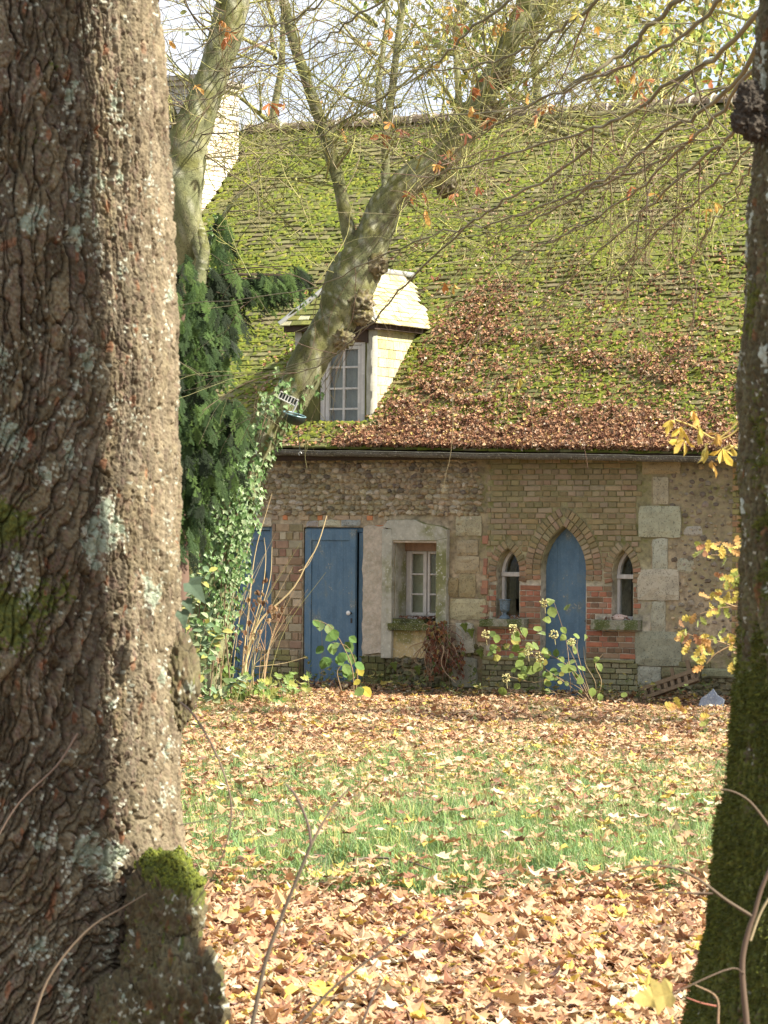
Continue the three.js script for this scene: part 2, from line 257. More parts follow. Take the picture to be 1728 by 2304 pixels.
function layCourses(x0, y0, x1, y1, hC, sl, excl, r, { z = 0.012, hue = brickHue, ragL = 0, ragR = 0, joint = 0.011, rank = 0 } = {}) {
  let k = 0; for (let y = y0 + hC / 2; y < y1; y += hC, k++) {
    const a = x0 + (k % 2 ? ragL : 0) * R(r, 0.6, 1.1), b = x1 - (k % 2 ? 0 : ragR) * R(r, 0.6, 1.1), L = k % 2 ? sl / 2 : sl; let start = null; const runs = [];
    for (let x = a; x <= b + 1e-6; x += 0.008) { const f = !excl(x, y - hC * 0.4) && !excl(x, y + hC * 0.4) && x + 0.008 <= b; if (f && start === null) start = x; if (!f && start !== null) { if (x - start > 0.03) runs.push([start, x]); start = null; } }
    for (const [s, e] of runs) { let cuts = [s]; let g0 = x0 + Math.ceil((s - x0) / L) * L + (k % 2 ? 0 : L * 0.25); for (let x = g0; x < e - 0.04; x += L * R(r, 0.93, 1.07)) if (x - cuts[cuts.length - 1] > 0.045) cuts.push(x); cuts.push(e); for (let i = 0; i + 1 < cuts.length; i++) { const w = cuts[i + 1] - cuts[i] - joint; if (w > 0.02) { const xm = (cuts[i] + cuts[i + 1]) / 2; addBrick(xm, y + R(r, -0.002, 0.002), w, hC - joint, z + R(r, -0.004, 0.004), hue(xm, y, r), R(r, -0.012, 0.012), r, rank + (y > 0.5 && y < 1.95 ? 0.5 : 0) + w); } } }
  }
}
const arches = [[O.lanL, 0.105], [O.arch, 0.225], [O.lanR, 0.105]];
const inArch = (x, y) => { for (const [o, g] of arches) if (y > o.y0 - 0.05 && Math.abs(x - o.xc) < o.half(y, y > o.ys - 0.12 ? g : 0.004)) return true; return false; };
const sillAt = (x, y) => (x > 1.44 && x < 2.06 && y > 0.86 && y < 0.95) || (x > 2.98 && x < 3.61 && y > 0.87 && y < 0.965);
{
  const r = mulberry(77);
  layCourses(1.475, 0.48, 3.6, 2.93, 0.0672, 0.222, (x, y) => inArch(x, y) || sillAt(x, y) || (x > 3.52 && ((y > 1.36 && y < 1.72) || (y > 2.03 && y < 2.4) || y > 2.72)), r, { ragL: 0.1, ragR: 0.06 });
  // plinth bricks under the ledge, a little proud
  layCourses(1.44, -0.1, 3.58, 0.42, 0.0672, 0.222, (x, y) => inOpening(x, y, 0.01), r, { z: 0.045, hue: (x, y, q) => rough(q() < 0.5 ? [0.15, 0.145, 0.075] : [0.19, 0.185, 0.115], q, 0.2), rank: -0.6 });
  // voussoirs round the pointed arches
  for (const [o, depth] of arches) for (let ring = 0; ring < (depth > 0.2 ? 2 : 1); ring++) for (const s of [-1, 1]) {
    const off = o.Rr - o.a, r0 = o.Rr + 0.004 + ring * 0.11, e = Math.acos(off / (o.Rr + 0.02 + ring * 0.08)), n = Math.round(r0 * (e + 0.12 / r0) / 0.062), st = -0.1 / r0;
    for (let i = 0; i < n; i++) { const t = st + (e - st) * (i + 0.5) / n, rr = r0 + 0.052, x = o.xc + s * (-off + rr * Math.cos(t)), y = o.ys + rr * Math.sin(t); if (s * (x - o.xc) < 0.012) continue; addBrick(x, y, 0.1, (e - st) * r0 / n - 0.007, 0.018 + R(r, -0.003, 0.004), brickHue(x, y, r), s > 0 ? t : Math.PI - t, r, 1.2); }
  }
  // brick patches beside the doors and under the eaves
  const pier = (x, y, q) => rough([[0.27, 0.185, 0.125], [0.31, 0.245, 0.165], [0.245, 0.14, 0.1], [0.2, 0.17, 0.095], [0.33, 0.285, 0.2]][Math.floor(q() * 5)], q, 0.16);
  layCourses(-1.655, 0.5, -1.19, 2.12, 0.106, 0.21, () => false, r, { hue: pier, joint: 0.015, rank: 0.4, z: 0.015 });
  layCourses(-1.78, -0.1, -1.19, 0.48, 0.074, 0.22, () => false, r, { z: 0.09, hue: (x, y, q) => rough(q() < 0.6 ? [0.19, 0.18, 0.075] : [0.25, 0.21, 0.13], q), rank: 0.2 });
  layCourses(-1.75, 2.13, -0.02, 2.2, 0.07, 0.2, (x) => n2(x * 5, 2) > 0.25, r, { hue: (x, y, q) => rough(q() < 0.55 ? [0.42, 0.17, 0.085] : [0.36, 0.29, 0.2], q), rank: 0.3 });
  layCourses(-0.29, -0.1, 0.06, 0.44, 0.09, 0.21, () => false, r, { z: 0.05, hue: (x, y, q) => rough([0.085, 0.085, 0.03], q, 0.3) });
  layCourses(4.78, -0.1, 5.2, 2.9, 0.07, 0.21, () => false, r, { hue: (x, y, q) => rough(q() < 0.5 ? [0.3, 0.19, 0.1] : [0.22, 0.2, 0.08], q) });
  for (const [x0, x1, yy] of [[1.42, 1.5, 1.9], [1.44, 1.49, 1.62], [1.43, 1.48, 1.52], [1.42, 1.5, 1.35], [1.4, 1.5, 1.28], [1.38, 1.5, 1.05], [1.4, 1.5, 0.9], [1.36, 1.5, 0.78], [1.36, 1.5, 0.7]]) addBrick((x0 + x1) / 2, yy, x1 - x0, 0.1, 0.02, rough([0.27, 0.145, 0.095], r), 0, r, 1);
  addBrick(-0.03, 1.985, 0.17, 0.17, 0.02, [0.46, 0.155, 0.055], 0.02, r, 3); // the bright orange tile in the plaster
  pieces('brick', bricks, M_piece, wallPart);
}
// ---- dressed stones
const quoins = [];
{
  const r = mulberry(5); const q = (px0, py0, px1, py1, c = [0.33, 0.29, 0.185], z = 0.03, jit = 0.008) => { const a = W(px0, (py0 + py1) / 2), b = W(px1, (py0 + py1) / 2), t = W((px0 + px1) / 2, py0), u = W((px0 + px1) / 2, py1), w = b.x - a.x, h = t.y - u.y; const n = 5, g0 = new THREE.BoxGeometry(w, h, 0.06, n, n, 1), P = g0.attributes.position, k = r() * 40;
    for (let i = 0; i < P.count; i++) { let x = P.getX(i), y = P.getY(i), zz = P.getZ(i); const ex = Math.abs(x) / (w / 2), ey = Math.abs(y) / (h / 2), corner = Math.max(0, ex + ey - 1.55); x *= 1 - 0.07 * corner; y *= 1 - 0.07 * corner; x += jit * n3(x * 6 + k, y * 6, 1); y += jit * n3(x * 6, y * 6 + k, 5); if (zz > 0) zz += -0.018 * Math.max(sstep(0.8, 1, ex), sstep(0.8, 1, ey)) + 0.009 * n3(x * 9 + k, y * 9, 9); P.setXYZ(i, x, y, zz); }
    let g = g0.toNonIndexed(); g.computeVertexNormals(); g = boxUV(g, 1, r() * 4, r() * 4); g.translate((a.x + b.x) / 2, (t.y + u.y) / 2, z - 0.03); paint(g, rough(c, r, 0.1)); quoins.push({ geo: g, rank: w * h }); };
  const ochre = [0.365, 0.325, 0.23], grey = [0.365, 0.355, 0.29], mossy = [0.17, 0.165, 0.09];
  // beside the casement window
  q(1026, 1161, 1084, 1206, ochre); q(1028, 1216, 1076, 1250, [0.34, 0.3, 0.2]); q(1023, 1252, 1079, 1290, ochre); q(1034, 1291, 1070, 1344, [0.3, 0.265, 0.165]); q(1013, 1347, 1094, 1394, ochre); q(1006, 1300, 1031, 1342, [0.24, 0.19, 0.11]);
  q(1030, 1402, 1068, 1470, grey, 0.06, 0.02); q(1022, 1482, 1076, 1545, [0.25, 0.25, 0.2], 0.09, 0.02);
  // tall pier right of the brick panel
  q(1446, 1033, 1532, 1067, [0.37, 0.30, 0.18]); q(1470, 1073, 1505, 1134, grey); q(1438, 1139, 1533, 1209, grey, 0.04); q(1468, 1212, 1503, 1281, grey); q(1436, 1281, 1529, 1351, grey, 0.04); q(1466, 1353, 1498, 1421, grey); q(1431, 1421, 1535, 1498, [0.29, 0.285, 0.23], 0.045); q(1434, 1500, 1490, 1546, [0.3, 0.3, 0.24], 0.05);
  q(1493, 1502, 1580, 1524, mossy, 0.07); q(1583, 1504, 1668, 1526, [0.22, 0.215, 0.14], 0.07); q(1531, 1490, 1600, 1502, mossy, 0.05); q(1525, 1255, 1562, 1290, [0.36, 0.34, 0.28], 0.02, 0.02); q(1541, 1186, 1580, 1206, [0.38, 0.35, 0.29], 0.02, 0.02);
  // lintels and patches by the doors
  q(560, 1164, 611, 1184, [0.52, 0.47, 0.38], 0.02); q(690, 1172, 716, 1186, [0.36, 0.34, 0.32], 0.02); q(718, 1170, 766, 1185, [0.5, 0.46, 0.38], 0.02); q(768, 1168, 812, 1185, [0.3, 0.31, 0.31], 0.02);
  q(1086, 1478, 1206, 1486, [0.2, 0.2, 0.1], 0.065, 0.003); q(1322, 1484, 1430, 1491, [0.2, 0.2, 0.11], 0.065, 0.003);
  pieces('dressed_stone', quoins, M_quoin, wallPart);
}
// ---- flint rubble
const flints = [];
{
  const r = mulberry(31), shapes = []; for (let i = 0; i < 14; i++) shapes.push(stoneShape(100 + i, 0.45 + 0.04 * i, 1));
  const lay = (x, y, w, h, d, c, rank) => { const g = shapes[Math.floor(r() * 14)].clone(); g.applyMatrix4(mat4(x, y, -d * 0.52, R(r, -0.25, 0.25), R(r, -0.25, 0.25), R(r, -0.3, 0.3), w, h, d)); paint(g, c); flints.push({ geo: g, rank: rank + (inFrame(V(x, y, 0)) ? w * 4 : -2) }); };
  const hue = (x, y) => { const m = mossAt(x, y), k = r(); let c = k < 0.5 ? [0.33, 0.275, 0.19] : k < 0.72 ? [0.26, 0.215, 0.155] : k < 0.9 ? [0.41, 0.365, 0.285] : [0.16, 0.135, 0.11]; return rough(mix3(c, [0.16, 0.15, 0.055], m * R(r, 0, 0.6)), r, 0.18); };
  const blocked = (x, y) => { const px = toPixel(V(x, y, 0)); return px[1] > 1160 && px[0] > 850 && px[0] < 1030 || (px[0] > 1018 && px[1] > 1158) || px[1] > (px[0] < 840 ? 1160 : 1180); };
  // coursed rubble above the doors and the window
  for (let y = 2.22; y < 2.95; y += 0.067) for (let x = -3.2; x < 1.5;) { const w = R(r, 0.05, 0.125), yy = y + 0.02 * fbm2(x * 2, y * 3, 2), lim = 1.44 + 0.06 * n2(y * 7, 3); if (x + w < lim && !(x > -2.3 && blocked(x + w / 2, yy))) lay(x + w / 2, yy, w * 1.04, R(r, 0.05, 0.08), R(r, 0.06, 0.12), hue(x, yy), 1); x += w; }
  for (let y = 2.09; y < 2.25; y += 0.07) for (let x = 0.0; x < 1.36;) { const w = R(r, 0.05, 0.12); if (!(x > 0.05 && x < 1.02 && y < 2.19) && x < 1.3) lay(x + w / 2, y, w, R(r, 0.06, 0.08), 0.08, hue(x, y), 1); x += w; }
  // right panel: dark nodules, wide mortar
  for (let i = 0, tries = 0; tries < 900; tries++) { const x = R(r, 3.98, 4.78), y = R(r, 0.55, 2.86), w = R(r, 0.03, 0.095); if (flints.some((f) => f.x !== undefined && Math.hypot(f.x - x, (f.y - y) * 1.2) < (f.w + w) * 0.62)) continue; lay(x, y, w, w * R(r, 0.55, 0.9), 0.05, rough(r() < 0.4 ? [0.15, 0.125, 0.10] : r() < 0.6 ? [0.25, 0.22, 0.175] : [0.34, 0.28, 0.18], r), 0.8); Object.assign(flints[flints.length - 1], { x, y, w }); }
  // dark mossy footing under the window and along the right
  for (let y = -0.06; y < 0.5; y += 0.075) for (let x = 0.05; x < 1.02;) { const w = R(r, 0.06, 0.15); if (y < 0.44 || x > 0.75) lay(x + w / 2, y, w, R(r, 0.06, 0.09), R(r, 0.09, 0.16), rough(mix3([0.10, 0.095, 0.07], [0.085, 0.095, 0.025], r()), r, 0.3), 0.9); x += w; }
  for (let y = -0.06; y < 0.32; y += 0.08) for (let x = 3.95; x < 5;) { const w = R(r, 0.07, 0.16); lay(x + w / 2, y, w, 0.08, 0.12, rough([0.13, 0.12, 0.075], r, 0.3), 0.5); x += w; }
  for (let y = 0.5; y < 0.62; y += 0.07) for (let x = 0.95; x < 1.4;) { const w = R(r, 0.06, 0.12); lay(x + w / 2, y, w, 0.075, 0.1, rough([0.13, 0.125, 0.05], r, 0.3), 0.5); x += w; }
  pieces('flint', flints, M_piece, wallPart);
}
// ---- render round the casement window, plaster strip by the door
function slab(name, outer, hole, z0, z1, mat, parent, wob = 0, seed = 1) {
  const r = mulberry(seed), s = new THREE.Shape(outer.map(([a, b]) => new THREE.Vector2(a + wob * (r() - 0.5), b + wob * (r() - 0.5)))); if (hole) s.holes.push(new THREE.Path(hole.map(([a, b]) => new THREE.Vector2(a, b))));
  const g = new THREE.ExtrudeGeometry(s, { depth: z1 - z0 - 0.008, bevelEnabled: true, bevelSize: 0.006, bevelThickness: 0.008, bevelSegments: 1, curveSegments: 4 }); g.translate(0, 0, z0); return mesh(name, boxUV(g), mat, parent);
}
function ragged(x0, y0, x1, y1, amp, step, seed) { const r = mulberry(seed), o = []; const run = (xa, ya, xb, yb) => { const n = Math.max(1, Math.round(Math.hypot(xb - xa, yb - ya) / step)); for (let i = 0; i < n; i++) o.push([lerp(xa, xb, i / n) + R(r, -amp, amp), lerp(ya, yb, i / n) + R(r, -amp, amp)]); }; run(x0, y0, x1, y0); run(x1, y0, x1, y1); run(x1, y1, x0, y1); run(x0, y1, x0, y0); return o; }
const stainTex = (base, green, seed, metres = 1.6, amt = 1) => { const a = tileFbm(512, 4, seed, 6, 0.58), b = tileFbm(512, 24, seed + 3, 4, 0.65), l = tileFbm(512, 60, seed + 9, 3, 0.6); return tex(512, (i) => { let c = mix3(base, green, amt * sstep(0.45, 0.66, a[i])); if (l[i] > 0.69) c = mix3(c, [0.5, 0.5, 0.42], 0.7); const k = 0.72 + 0.55 * b[i]; return [c[0] * k, c[1] * k, c[2] * k]; }, { metres, srgb: true }); };
const M_render = std({ map: stainTex([0.40, 0.385, 0.315], [0.2, 0.205, 0.085], 61), bumpMap: T_grainB, bumpScale: 0.008 });
const M_plaster = std({ map: stainTex([0.56, 0.48, 0.38], [0.42, 0.36, 0.27], 71, 0.8, 0.8), bumpMap: T_wallBump, bumpScale: 0.02 });
const M_ochre = std({ map: stainTex([0.44, 0.35, 0.18], [0.22, 0.2, 0.075], 81, 1), bumpMap: T_grainB, bumpScale: 0.012 });
const M_mossy = std({ map: stainTex([0.10, 0.11, 0.028], [0.05, 0.055, 0.015], 91, 0.5), bumpMap: T_grainB, bumpScale: 0.03, roughness: 1 });
const M_sill = std({ map: stainTex([0.24, 0.235, 0.17], [0.08, 0.10, 0.025], 93, 0.4), bumpMap: T_grainB, bumpScale: 0.012 });
slab('plaster_strip', ragged(-0.285, 0.47, 0.045, 2.06, 0.014, 0.09, 4), null, 0.004, 0.03, M_plaster, wallPart);
slab('ochre_render', ragged(0.12, 0.44, 0.96, 0.8, 0.02, 0.08, 6), null, 0.004, 0.026, M_ochre, wallPart);
{
  const surround = house.casement = part('window', house); // jambs and head as blocks butted together
  slab('render_jamb', ragged(0.022, 0.42, 0.160, 2.02, 0.006, 0.15, 8), null, 0.006, 0.075, M_render, surround);
  slab('render_jamb', ragged(0.803, 0.62, 0.945, 1.91, 0.006, 0.15, 9), null, 0.006, 0.075, M_render, surround);
  slab('render_head', [[0.166, 1.888], [0.799, 1.888], [0.945, 1.92], [0.95, 2.02], [0.86, 2.06], [0.62, 2.09], [0.5, 2.135], [0.3, 2.14], [0.1, 2.13], [0.03, 2.05], [0.166, 2.03]], null, 0.006, 0.078, M_render, surround);
  slab('render_soffit', [[0.17, 1.862], [0.795, 1.862], [0.795, 1.884], [0.17, 1.884]], null, -0.3, 0.06, M_plaster, surround);
}
// ---------------------------------------------------------------- windows and doors
{ // casement window: two leaves of one by three panes
  const w = house.casement, z = -0.27, x0 = 0.17, x1 = 0.795;
  mesh('window_lintel', boxUV(bar(x0, 1.757, x1, 1.86, z + 0.05, 0.2)), std({ color: rgb(0.40, 0.27, 0.19), map: T_wood }), w);
  for (const [a, b] of [[x0, x0 + 0.05], [x1 - 0.05, x1]]) mesh('window_frame', bar(a, 0.905, b, 1.755, z, 0.09), M_white, w);
  mesh('window_frame', bar(x0 + 0.05, 0.905, x1 - 0.05, 0.945, z, 0.09), M_white, w);
  const xm = (x0 + x1) / 2;
  for (const [a, b] of [[x0 + 0.052, xm - 0.004], [xm + 0.004, x1 - 0.052]]) {
    const sash = part('casement', w), zz = z + 0.012, st = 0.032;
    const m = new Mer(); m.add(bar(a, 0.947, a + st, 1.752, zz, 0.045)); m.add(bar(b - (a < xm - 0.2 ? 0.05 : st), 0.947, b, 1.752, zz + (a < xm - 0.2 ? 0.012 : 0), 0.05)); m.add(bar(a + st, 0.947, b - st, 0.985, zz - 0.002, 0.045)); m.add(bar(a + st, 1.72, b - st, 1.752, zz - 0.002, 0.045)); m.build('casement_frame', M_white, sash);
    const ys = [0.985, 1.215, 1.465, 1.72];
    for (const y of [ys[1], ys[2]]) mesh('glazing_bar', bar(a + st, y - 0.011, b - st, y + 0.011, zz - 0.003, 0.03), M_white, sash);
    for (let i = 0; i < 3; i++) mesh('pane', new THREE.PlaneGeometry(b - a - 2 * st - 0.006, ys[i + 1] - ys[i] - 0.024).translate((a + b) / 2, (ys[i] + ys[i + 1]) / 2, zz - 0.025), M_glass, sash);
  }
  mesh('reveal', boxUV(new THREE.BoxGeometry(0.012, 0.975, 0.25).translate(x0 + 0.004, 1.38, -0.126)), M_render, w);
  mesh('curtain', boxUV(new THREE.BoxGeometry(x1 - x0 - 0.02, 0.84, 0.01).translate(xm, 1.34, z - 0.14)), std({ color: rgb(0.55, 0.53, 0.40), map: T_grain }), w);
  mesh('sill', slabGeo(ragged(0.13, 0.775, 0.83, 0.85, 0.005, 0.12, 14), -0.28, 0.10), M_mossy, w);
  mesh('sill_board', slabGeo(ragged(0.16, 0.853, 0.62, 0.905, 0.007, 0.07, 15), -0.24, 0.05), M_mossy, w);
}
function slabGeo(outer, z0, z1) { const g = new THREE.ExtrudeGeometry(new THREE.Shape(outer.map(([a, b]) => new THREE.Vector2(a, b))), { depth: z1 - z0 - 0.012, bevelEnabled: true, bevelSize: 0.008, bevelThickness: 0.012, bevelSegments: 2 }); g.translate(0, 0, z0); return boxUV(g); }
// pointed windows: a lower light under a transom, an upper light under the point
for (const k of ['lanL', 'lanR']) {
  const o = O[k], w = part('window', house), z = -0.13, yt = k === 'lanL' ? 1.482 : 1.47, f = 0.035;
  const out = o.outline(10, 0.002).map(([a, b]) => new THREE.Vector2(a, b)), s = new THREE.Shape(out);
  const low = [[o.x0 + f, o.y0 + 0.045], [o.x1 - f, o.y0 + 0.045], [o.x1 - f, yt - 0.03], [o.x0 + f, yt - 0.03]], inner = o.outline(10, f + 0.004), top = inner.filter(([, y]) => y > yt + 0.03);
  const hx = o.a - f; const upper = [[o.xc - hx, yt + 0.025], [o.xc + hx, yt + 0.025], ...top];
  s.holes.push(new THREE.Path(low.map(([a, b]) => new THREE.Vector2(a, b)).reverse()), new THREE.Path(upper.map(([a, b]) => new THREE.Vector2(a, b)).reverse()));
  mesh('window_frame', boxUV(new THREE.ExtrudeGeometry(s, { depth: 0.06, bevelEnabled: false }).translate(0, 0, z - 0.06)), M_white, w);
  mesh('transom', bar(o.x0 + 0.004, yt - 0.028, o.x1 - 0.004, yt + 0.023, z + 0.02, 0.018), M_white, w);
  mesh('pane', new THREE.PlaneGeometry(o.x1 - o.x0 - 2 * f + 0.01, yt - o.y0 - 0.07).translate(o.xc, (o.y0 + 0.045 + yt - 0.03) / 2, z - 0.035), M_glass, w);
  mesh('pane', new THREE.ShapeGeometry(new THREE.Shape(upper.map(([a, b]) => new THREE.Vector2(a, b)))).translate(0, 0, z - 0.036), M_glass, w);
  const [a, b, c, d] = k === 'lanL' ? [1.45, 2.06, 0.848, 0.928] : [2.985, 3.605, 0.835, 0.942];
  mesh('sill', slabGeo(ragged(a, c, b, d, 0.004, 0.12, 25 + a * 3), -0.12, 0.12), M_sill, w);
}
// ---- doors
const T_bluepaint = (() => { const a = tileFbm(512, 5, 131, 5, 0.6), b = tileFbm(512, 60, 137, 3, 0.6); return tex(512, (i) => { let c = mix3([0.07, 0.138, 0.208], [0.105, 0.185, 0.255], a[i] * 1.8 - 0.4); c = mix3(c, [0.125, 0.145, 0.13], sstep(0.52, 0.68, tileStreak[i] * 0.6 + a[i] * 0.45) * 0.55); if (b[i] > 0.74) c = mix3(c, [0.15, 0.18, 0.2], 0.5); if (b[i] > 0.66 && a[i] > 0.6) c = [0.26, 0.25, 0.22]; const k = (0.88 + 0.24 * b[i]) * (0.72 + 0.56 * tileStreak[i]); return [c[0] * k, c[1] * k, c[2] * k]; }, { metres: 0.9, srgb: true }); })();
const M_blue = std({ map: T_bluepaint, bumpMap: T_grainB, bumpScale: 0.0015, roughness: 0.62 });
const M_knob = std({ color: rgb(0.75, 0.74, 0.7), roughness: 0.25 });
const M_iron = std({ color: rgb(0.05, 0.045, 0.04), roughness: 0.6, metalness: 0.5 });
function boardDoor(parent, x0, x1, y0, y1, z, nb, turn, hingeX, railT = 0.14, stile = 0.1) {
  const d = part('door', parent), leaf = []; d.position.set(hingeX, 0, z); d.rotation.y = turn; const sx = (x) => x - hingeX;
  mesh('stile', boxUV(bar(sx(x0), y0, sx(x0) + stile, y1, 0, 0.04)), M_blue, d); mesh('stile', boxUV(bar(sx(x1) - stile, y0, sx(x1), y1, 0, 0.04)), M_blue, d);
  mesh('rail', boxUV(bar(sx(x0) + stile, y1 - railT, sx(x1) - stile, y1, -0.001, 0.038)), M_blue, d); mesh('rail', boxUV(bar(sx(x0) + stile, y0, sx(x1) - stile, y0 + 0.16, -0.001, 0.038)), M_blue, d);
  const w = (x1 - x0 - 2 * stile) / nb; for (let i = 0; i < nb; i++) mesh('board', boxUV(bar(sx(x0) + stile + i * w + 0.0003, y0 + 0.16, sx(x0) + stile + (i + 1) * w - 0.0003, y1 - railT, -0.016, 0.018, 0.0012), 1).translate(0, 0, 0), M_blue, d);
  return d;
}
{
  const d2 = boardDoor(house, -1.165, -0.385, -0.02, 2.02, 0.0, 6, THREE.MathUtils.degToRad(-3.2), -1.165);
  const kn = new THREE.SphereGeometry(0.03, 14, 10); kn.scale(1, 1, 0.75); mesh('knob', kn.translate(0.715, 0.97, 0.055), M_knob, d2); mesh('knob_stem', new THREE.CylinderGeometry(0.01, 0.018, 0.05, 8).rotateX(Math.PI / 2).translate(0.715, 0.97, 0.02), M_iron, d2);
  mesh('keyhole_plate', block(0.025, 0.06, 0.006, 0.002).translate(0.728, 0.875, 0.006), M_iron, d2);
  const f2 = part('door_frame', house); mesh('frame_post', boxUV(bar(-0.375, -0.1, -0.304, 1.975, -0.02, 0.1)), M_blue, f2); mesh('frame_head', boxUV(bar(-1.18, 1.98, -0.304, 2.04, -0.04, 0.1)), M_blue, f2); 
  const d1 = boardDoor(house, -2.29, -1.72, -0.02, 2.0, -0.06, 5, 0, -2.29, 0.13, 0.09); d1.name = 'door_001';
  mesh('latch', new THREE.BoxGeometry(0.07, 0.018, 0.02).translate(0.5, 1.36, 0.012), M_iron, d1); mesh('latch_post', new THREE.BoxGeometry(0.014, 0.11, 0.016).translate(0.495, 1.42, 0.012), M_iron, d1);
  const f1 = part('door_frame', house); mesh('frame_post', boxUV(bar(-1.712, -0.1, -1.667, 2.045, -0.03, 0.1)), M_blue, f1); mesh('frame_head', boxUV(bar(-2.29, 2.005, -1.716, 2.045, -0.03, 0.1)), M_blue, f1);
  // narrow pointed door of three planks
  const o = O.arch, da = part('door', house), N3 = 4;
  for (let i = 0; i < N3; i++) { const a = lerp(o.x0, o.x1, i / N3) + (i ? 0.0006 : 0.003), b = lerp(o.x0, o.x1, (i + 1) / N3) - (i < N3 - 1 ? 0.0006 : 0.003), pts = [[a, 0.47], [b, 0.47]]; const top = (x) => { const dx = Math.abs(x - o.xc) + o.Rr - o.a; return dx >= o.Rr - 0.001 ? o.ys : o.ys + Math.sqrt(o.Rr * o.Rr - dx * dx) - 0.006; }; for (let k = 0; k <= 8; k++) { const x = lerp(b, a, k / 8); pts.push([x, top(x)]); }
    mesh('plank', boxUV(new THREE.ExtrudeGeometry(new THREE.Shape(pts.map(([x, y]) => new THREE.Vector2(x, y))), { depth: 0.03, bevelEnabled: true, bevelSize: 0.0004, bevelThickness: 0.001, bevelSegments: 1 }).translate(0, 0, -0.16 - 0.0015 * (i % 2))), M_blue, da); }
  mesh('kick_board', boxUV(bar(o.x0 + 0.002, -0.15, o.x1 - 0.002, 0.462, -0.118, 0.04)), M_blue, da);
  mesh('latch', new THREE.BoxGeometry(0.05, 0.022, 0.03).translate(o.x1 - 0.04, 0.925, -0.11), M_iron, da);
}
// ---------------------------------------------------------------- roof
const AL = THREE.MathUtils.degToRad(44), CA = Math.cos(AL), SA = Math.sin(AL), RIDGE = { y: 7.81, z: -4.69 }, EZ = 0.24;
const roofN = V(0, CA, SA);
const roofLen = (RIDGE.y - 3.04) / SA;
// a point of the roof at x, s metres up the slope; lift above the tiles. The old roof sags a little.
function roofAt(x, s, lift = 0) { const t = s / roofLen, sag = 0.035 * n2(x * 0.45, s * 0.5) * Math.sin(Math.PI * clamp(t)) * 1.3 - 0.05 * Math.sin(Math.PI * clamp((x + 5) / 14)) * t, y = lerp(eaveY(x) + 0.02, RIDGE.y, t) + (lift + sag) * CA, z = lerp(EZ, RIDGE.z, t) + (lift + sag) * SA; return V(x, y, z); }
const roofHit = (px, py) => { const p = onPlane(px, py, roofN, roofN.dot(V(0, 3.04, EZ))); return { x: p.x, s: (p.y - 3.04) / SA }; };
const D = { xc: -0.86, half: 0.56, eave: 4.61, over: 0.7, front: -0.2, ridge: 5.34, hipZ: -0.62, eaveF: -0.02, bottom: 3.17 }; // dormer
const dormerY = (x) => { const d = Math.abs(x - D.xc); return d > D.over ? -99 : D.ridge - (d / D.over) * (D.ridge - D.eave); };
const underDormer = (p, g = 0) => { const d = Math.abs(p.x - D.xc); if (p.z > D.front + 0.02 && d < D.half + 0.02) return d < D.half - 0.02 && p.z < D.front + 0.12; return (d < D.half + g && p.y < D.eave && p.z < D.front + 0.02) || (p.y >= D.eave - 0.03 && d < D.over && p.y < dormerY(p.x) - g); };
const roof = part('roof', house);
const T_tile = tex(512, (i) => { const k = 0.6 + 0.6 * grainF[i], l = blot[i]; let c = [k, k, k]; if (grainC[i] > 0.66) c = mix3(c, [1.7, 1.8, 1.4], 0.5); if (l > 0.56) c = mix3(c, [0.62 * k, 0.8 * k, 0.3 * k], sstep(0.56, 0.64, l) * 0.8); return c.map((v) => v * 0.8); }, { metres: 0.7, srgb: true });
const M_tile = std({ vertexColors: true, map: T_tile, bumpMap: T_grainB, bumpScale: 0.008, roughness: 1 });
const mossRoof = (x, s) => clamp(0.74 + 0.75 * fbm2(x * 0.9 + 3, s * 1.1 + 8, 4) + 0.3 * n2(x * 5, s * 6));
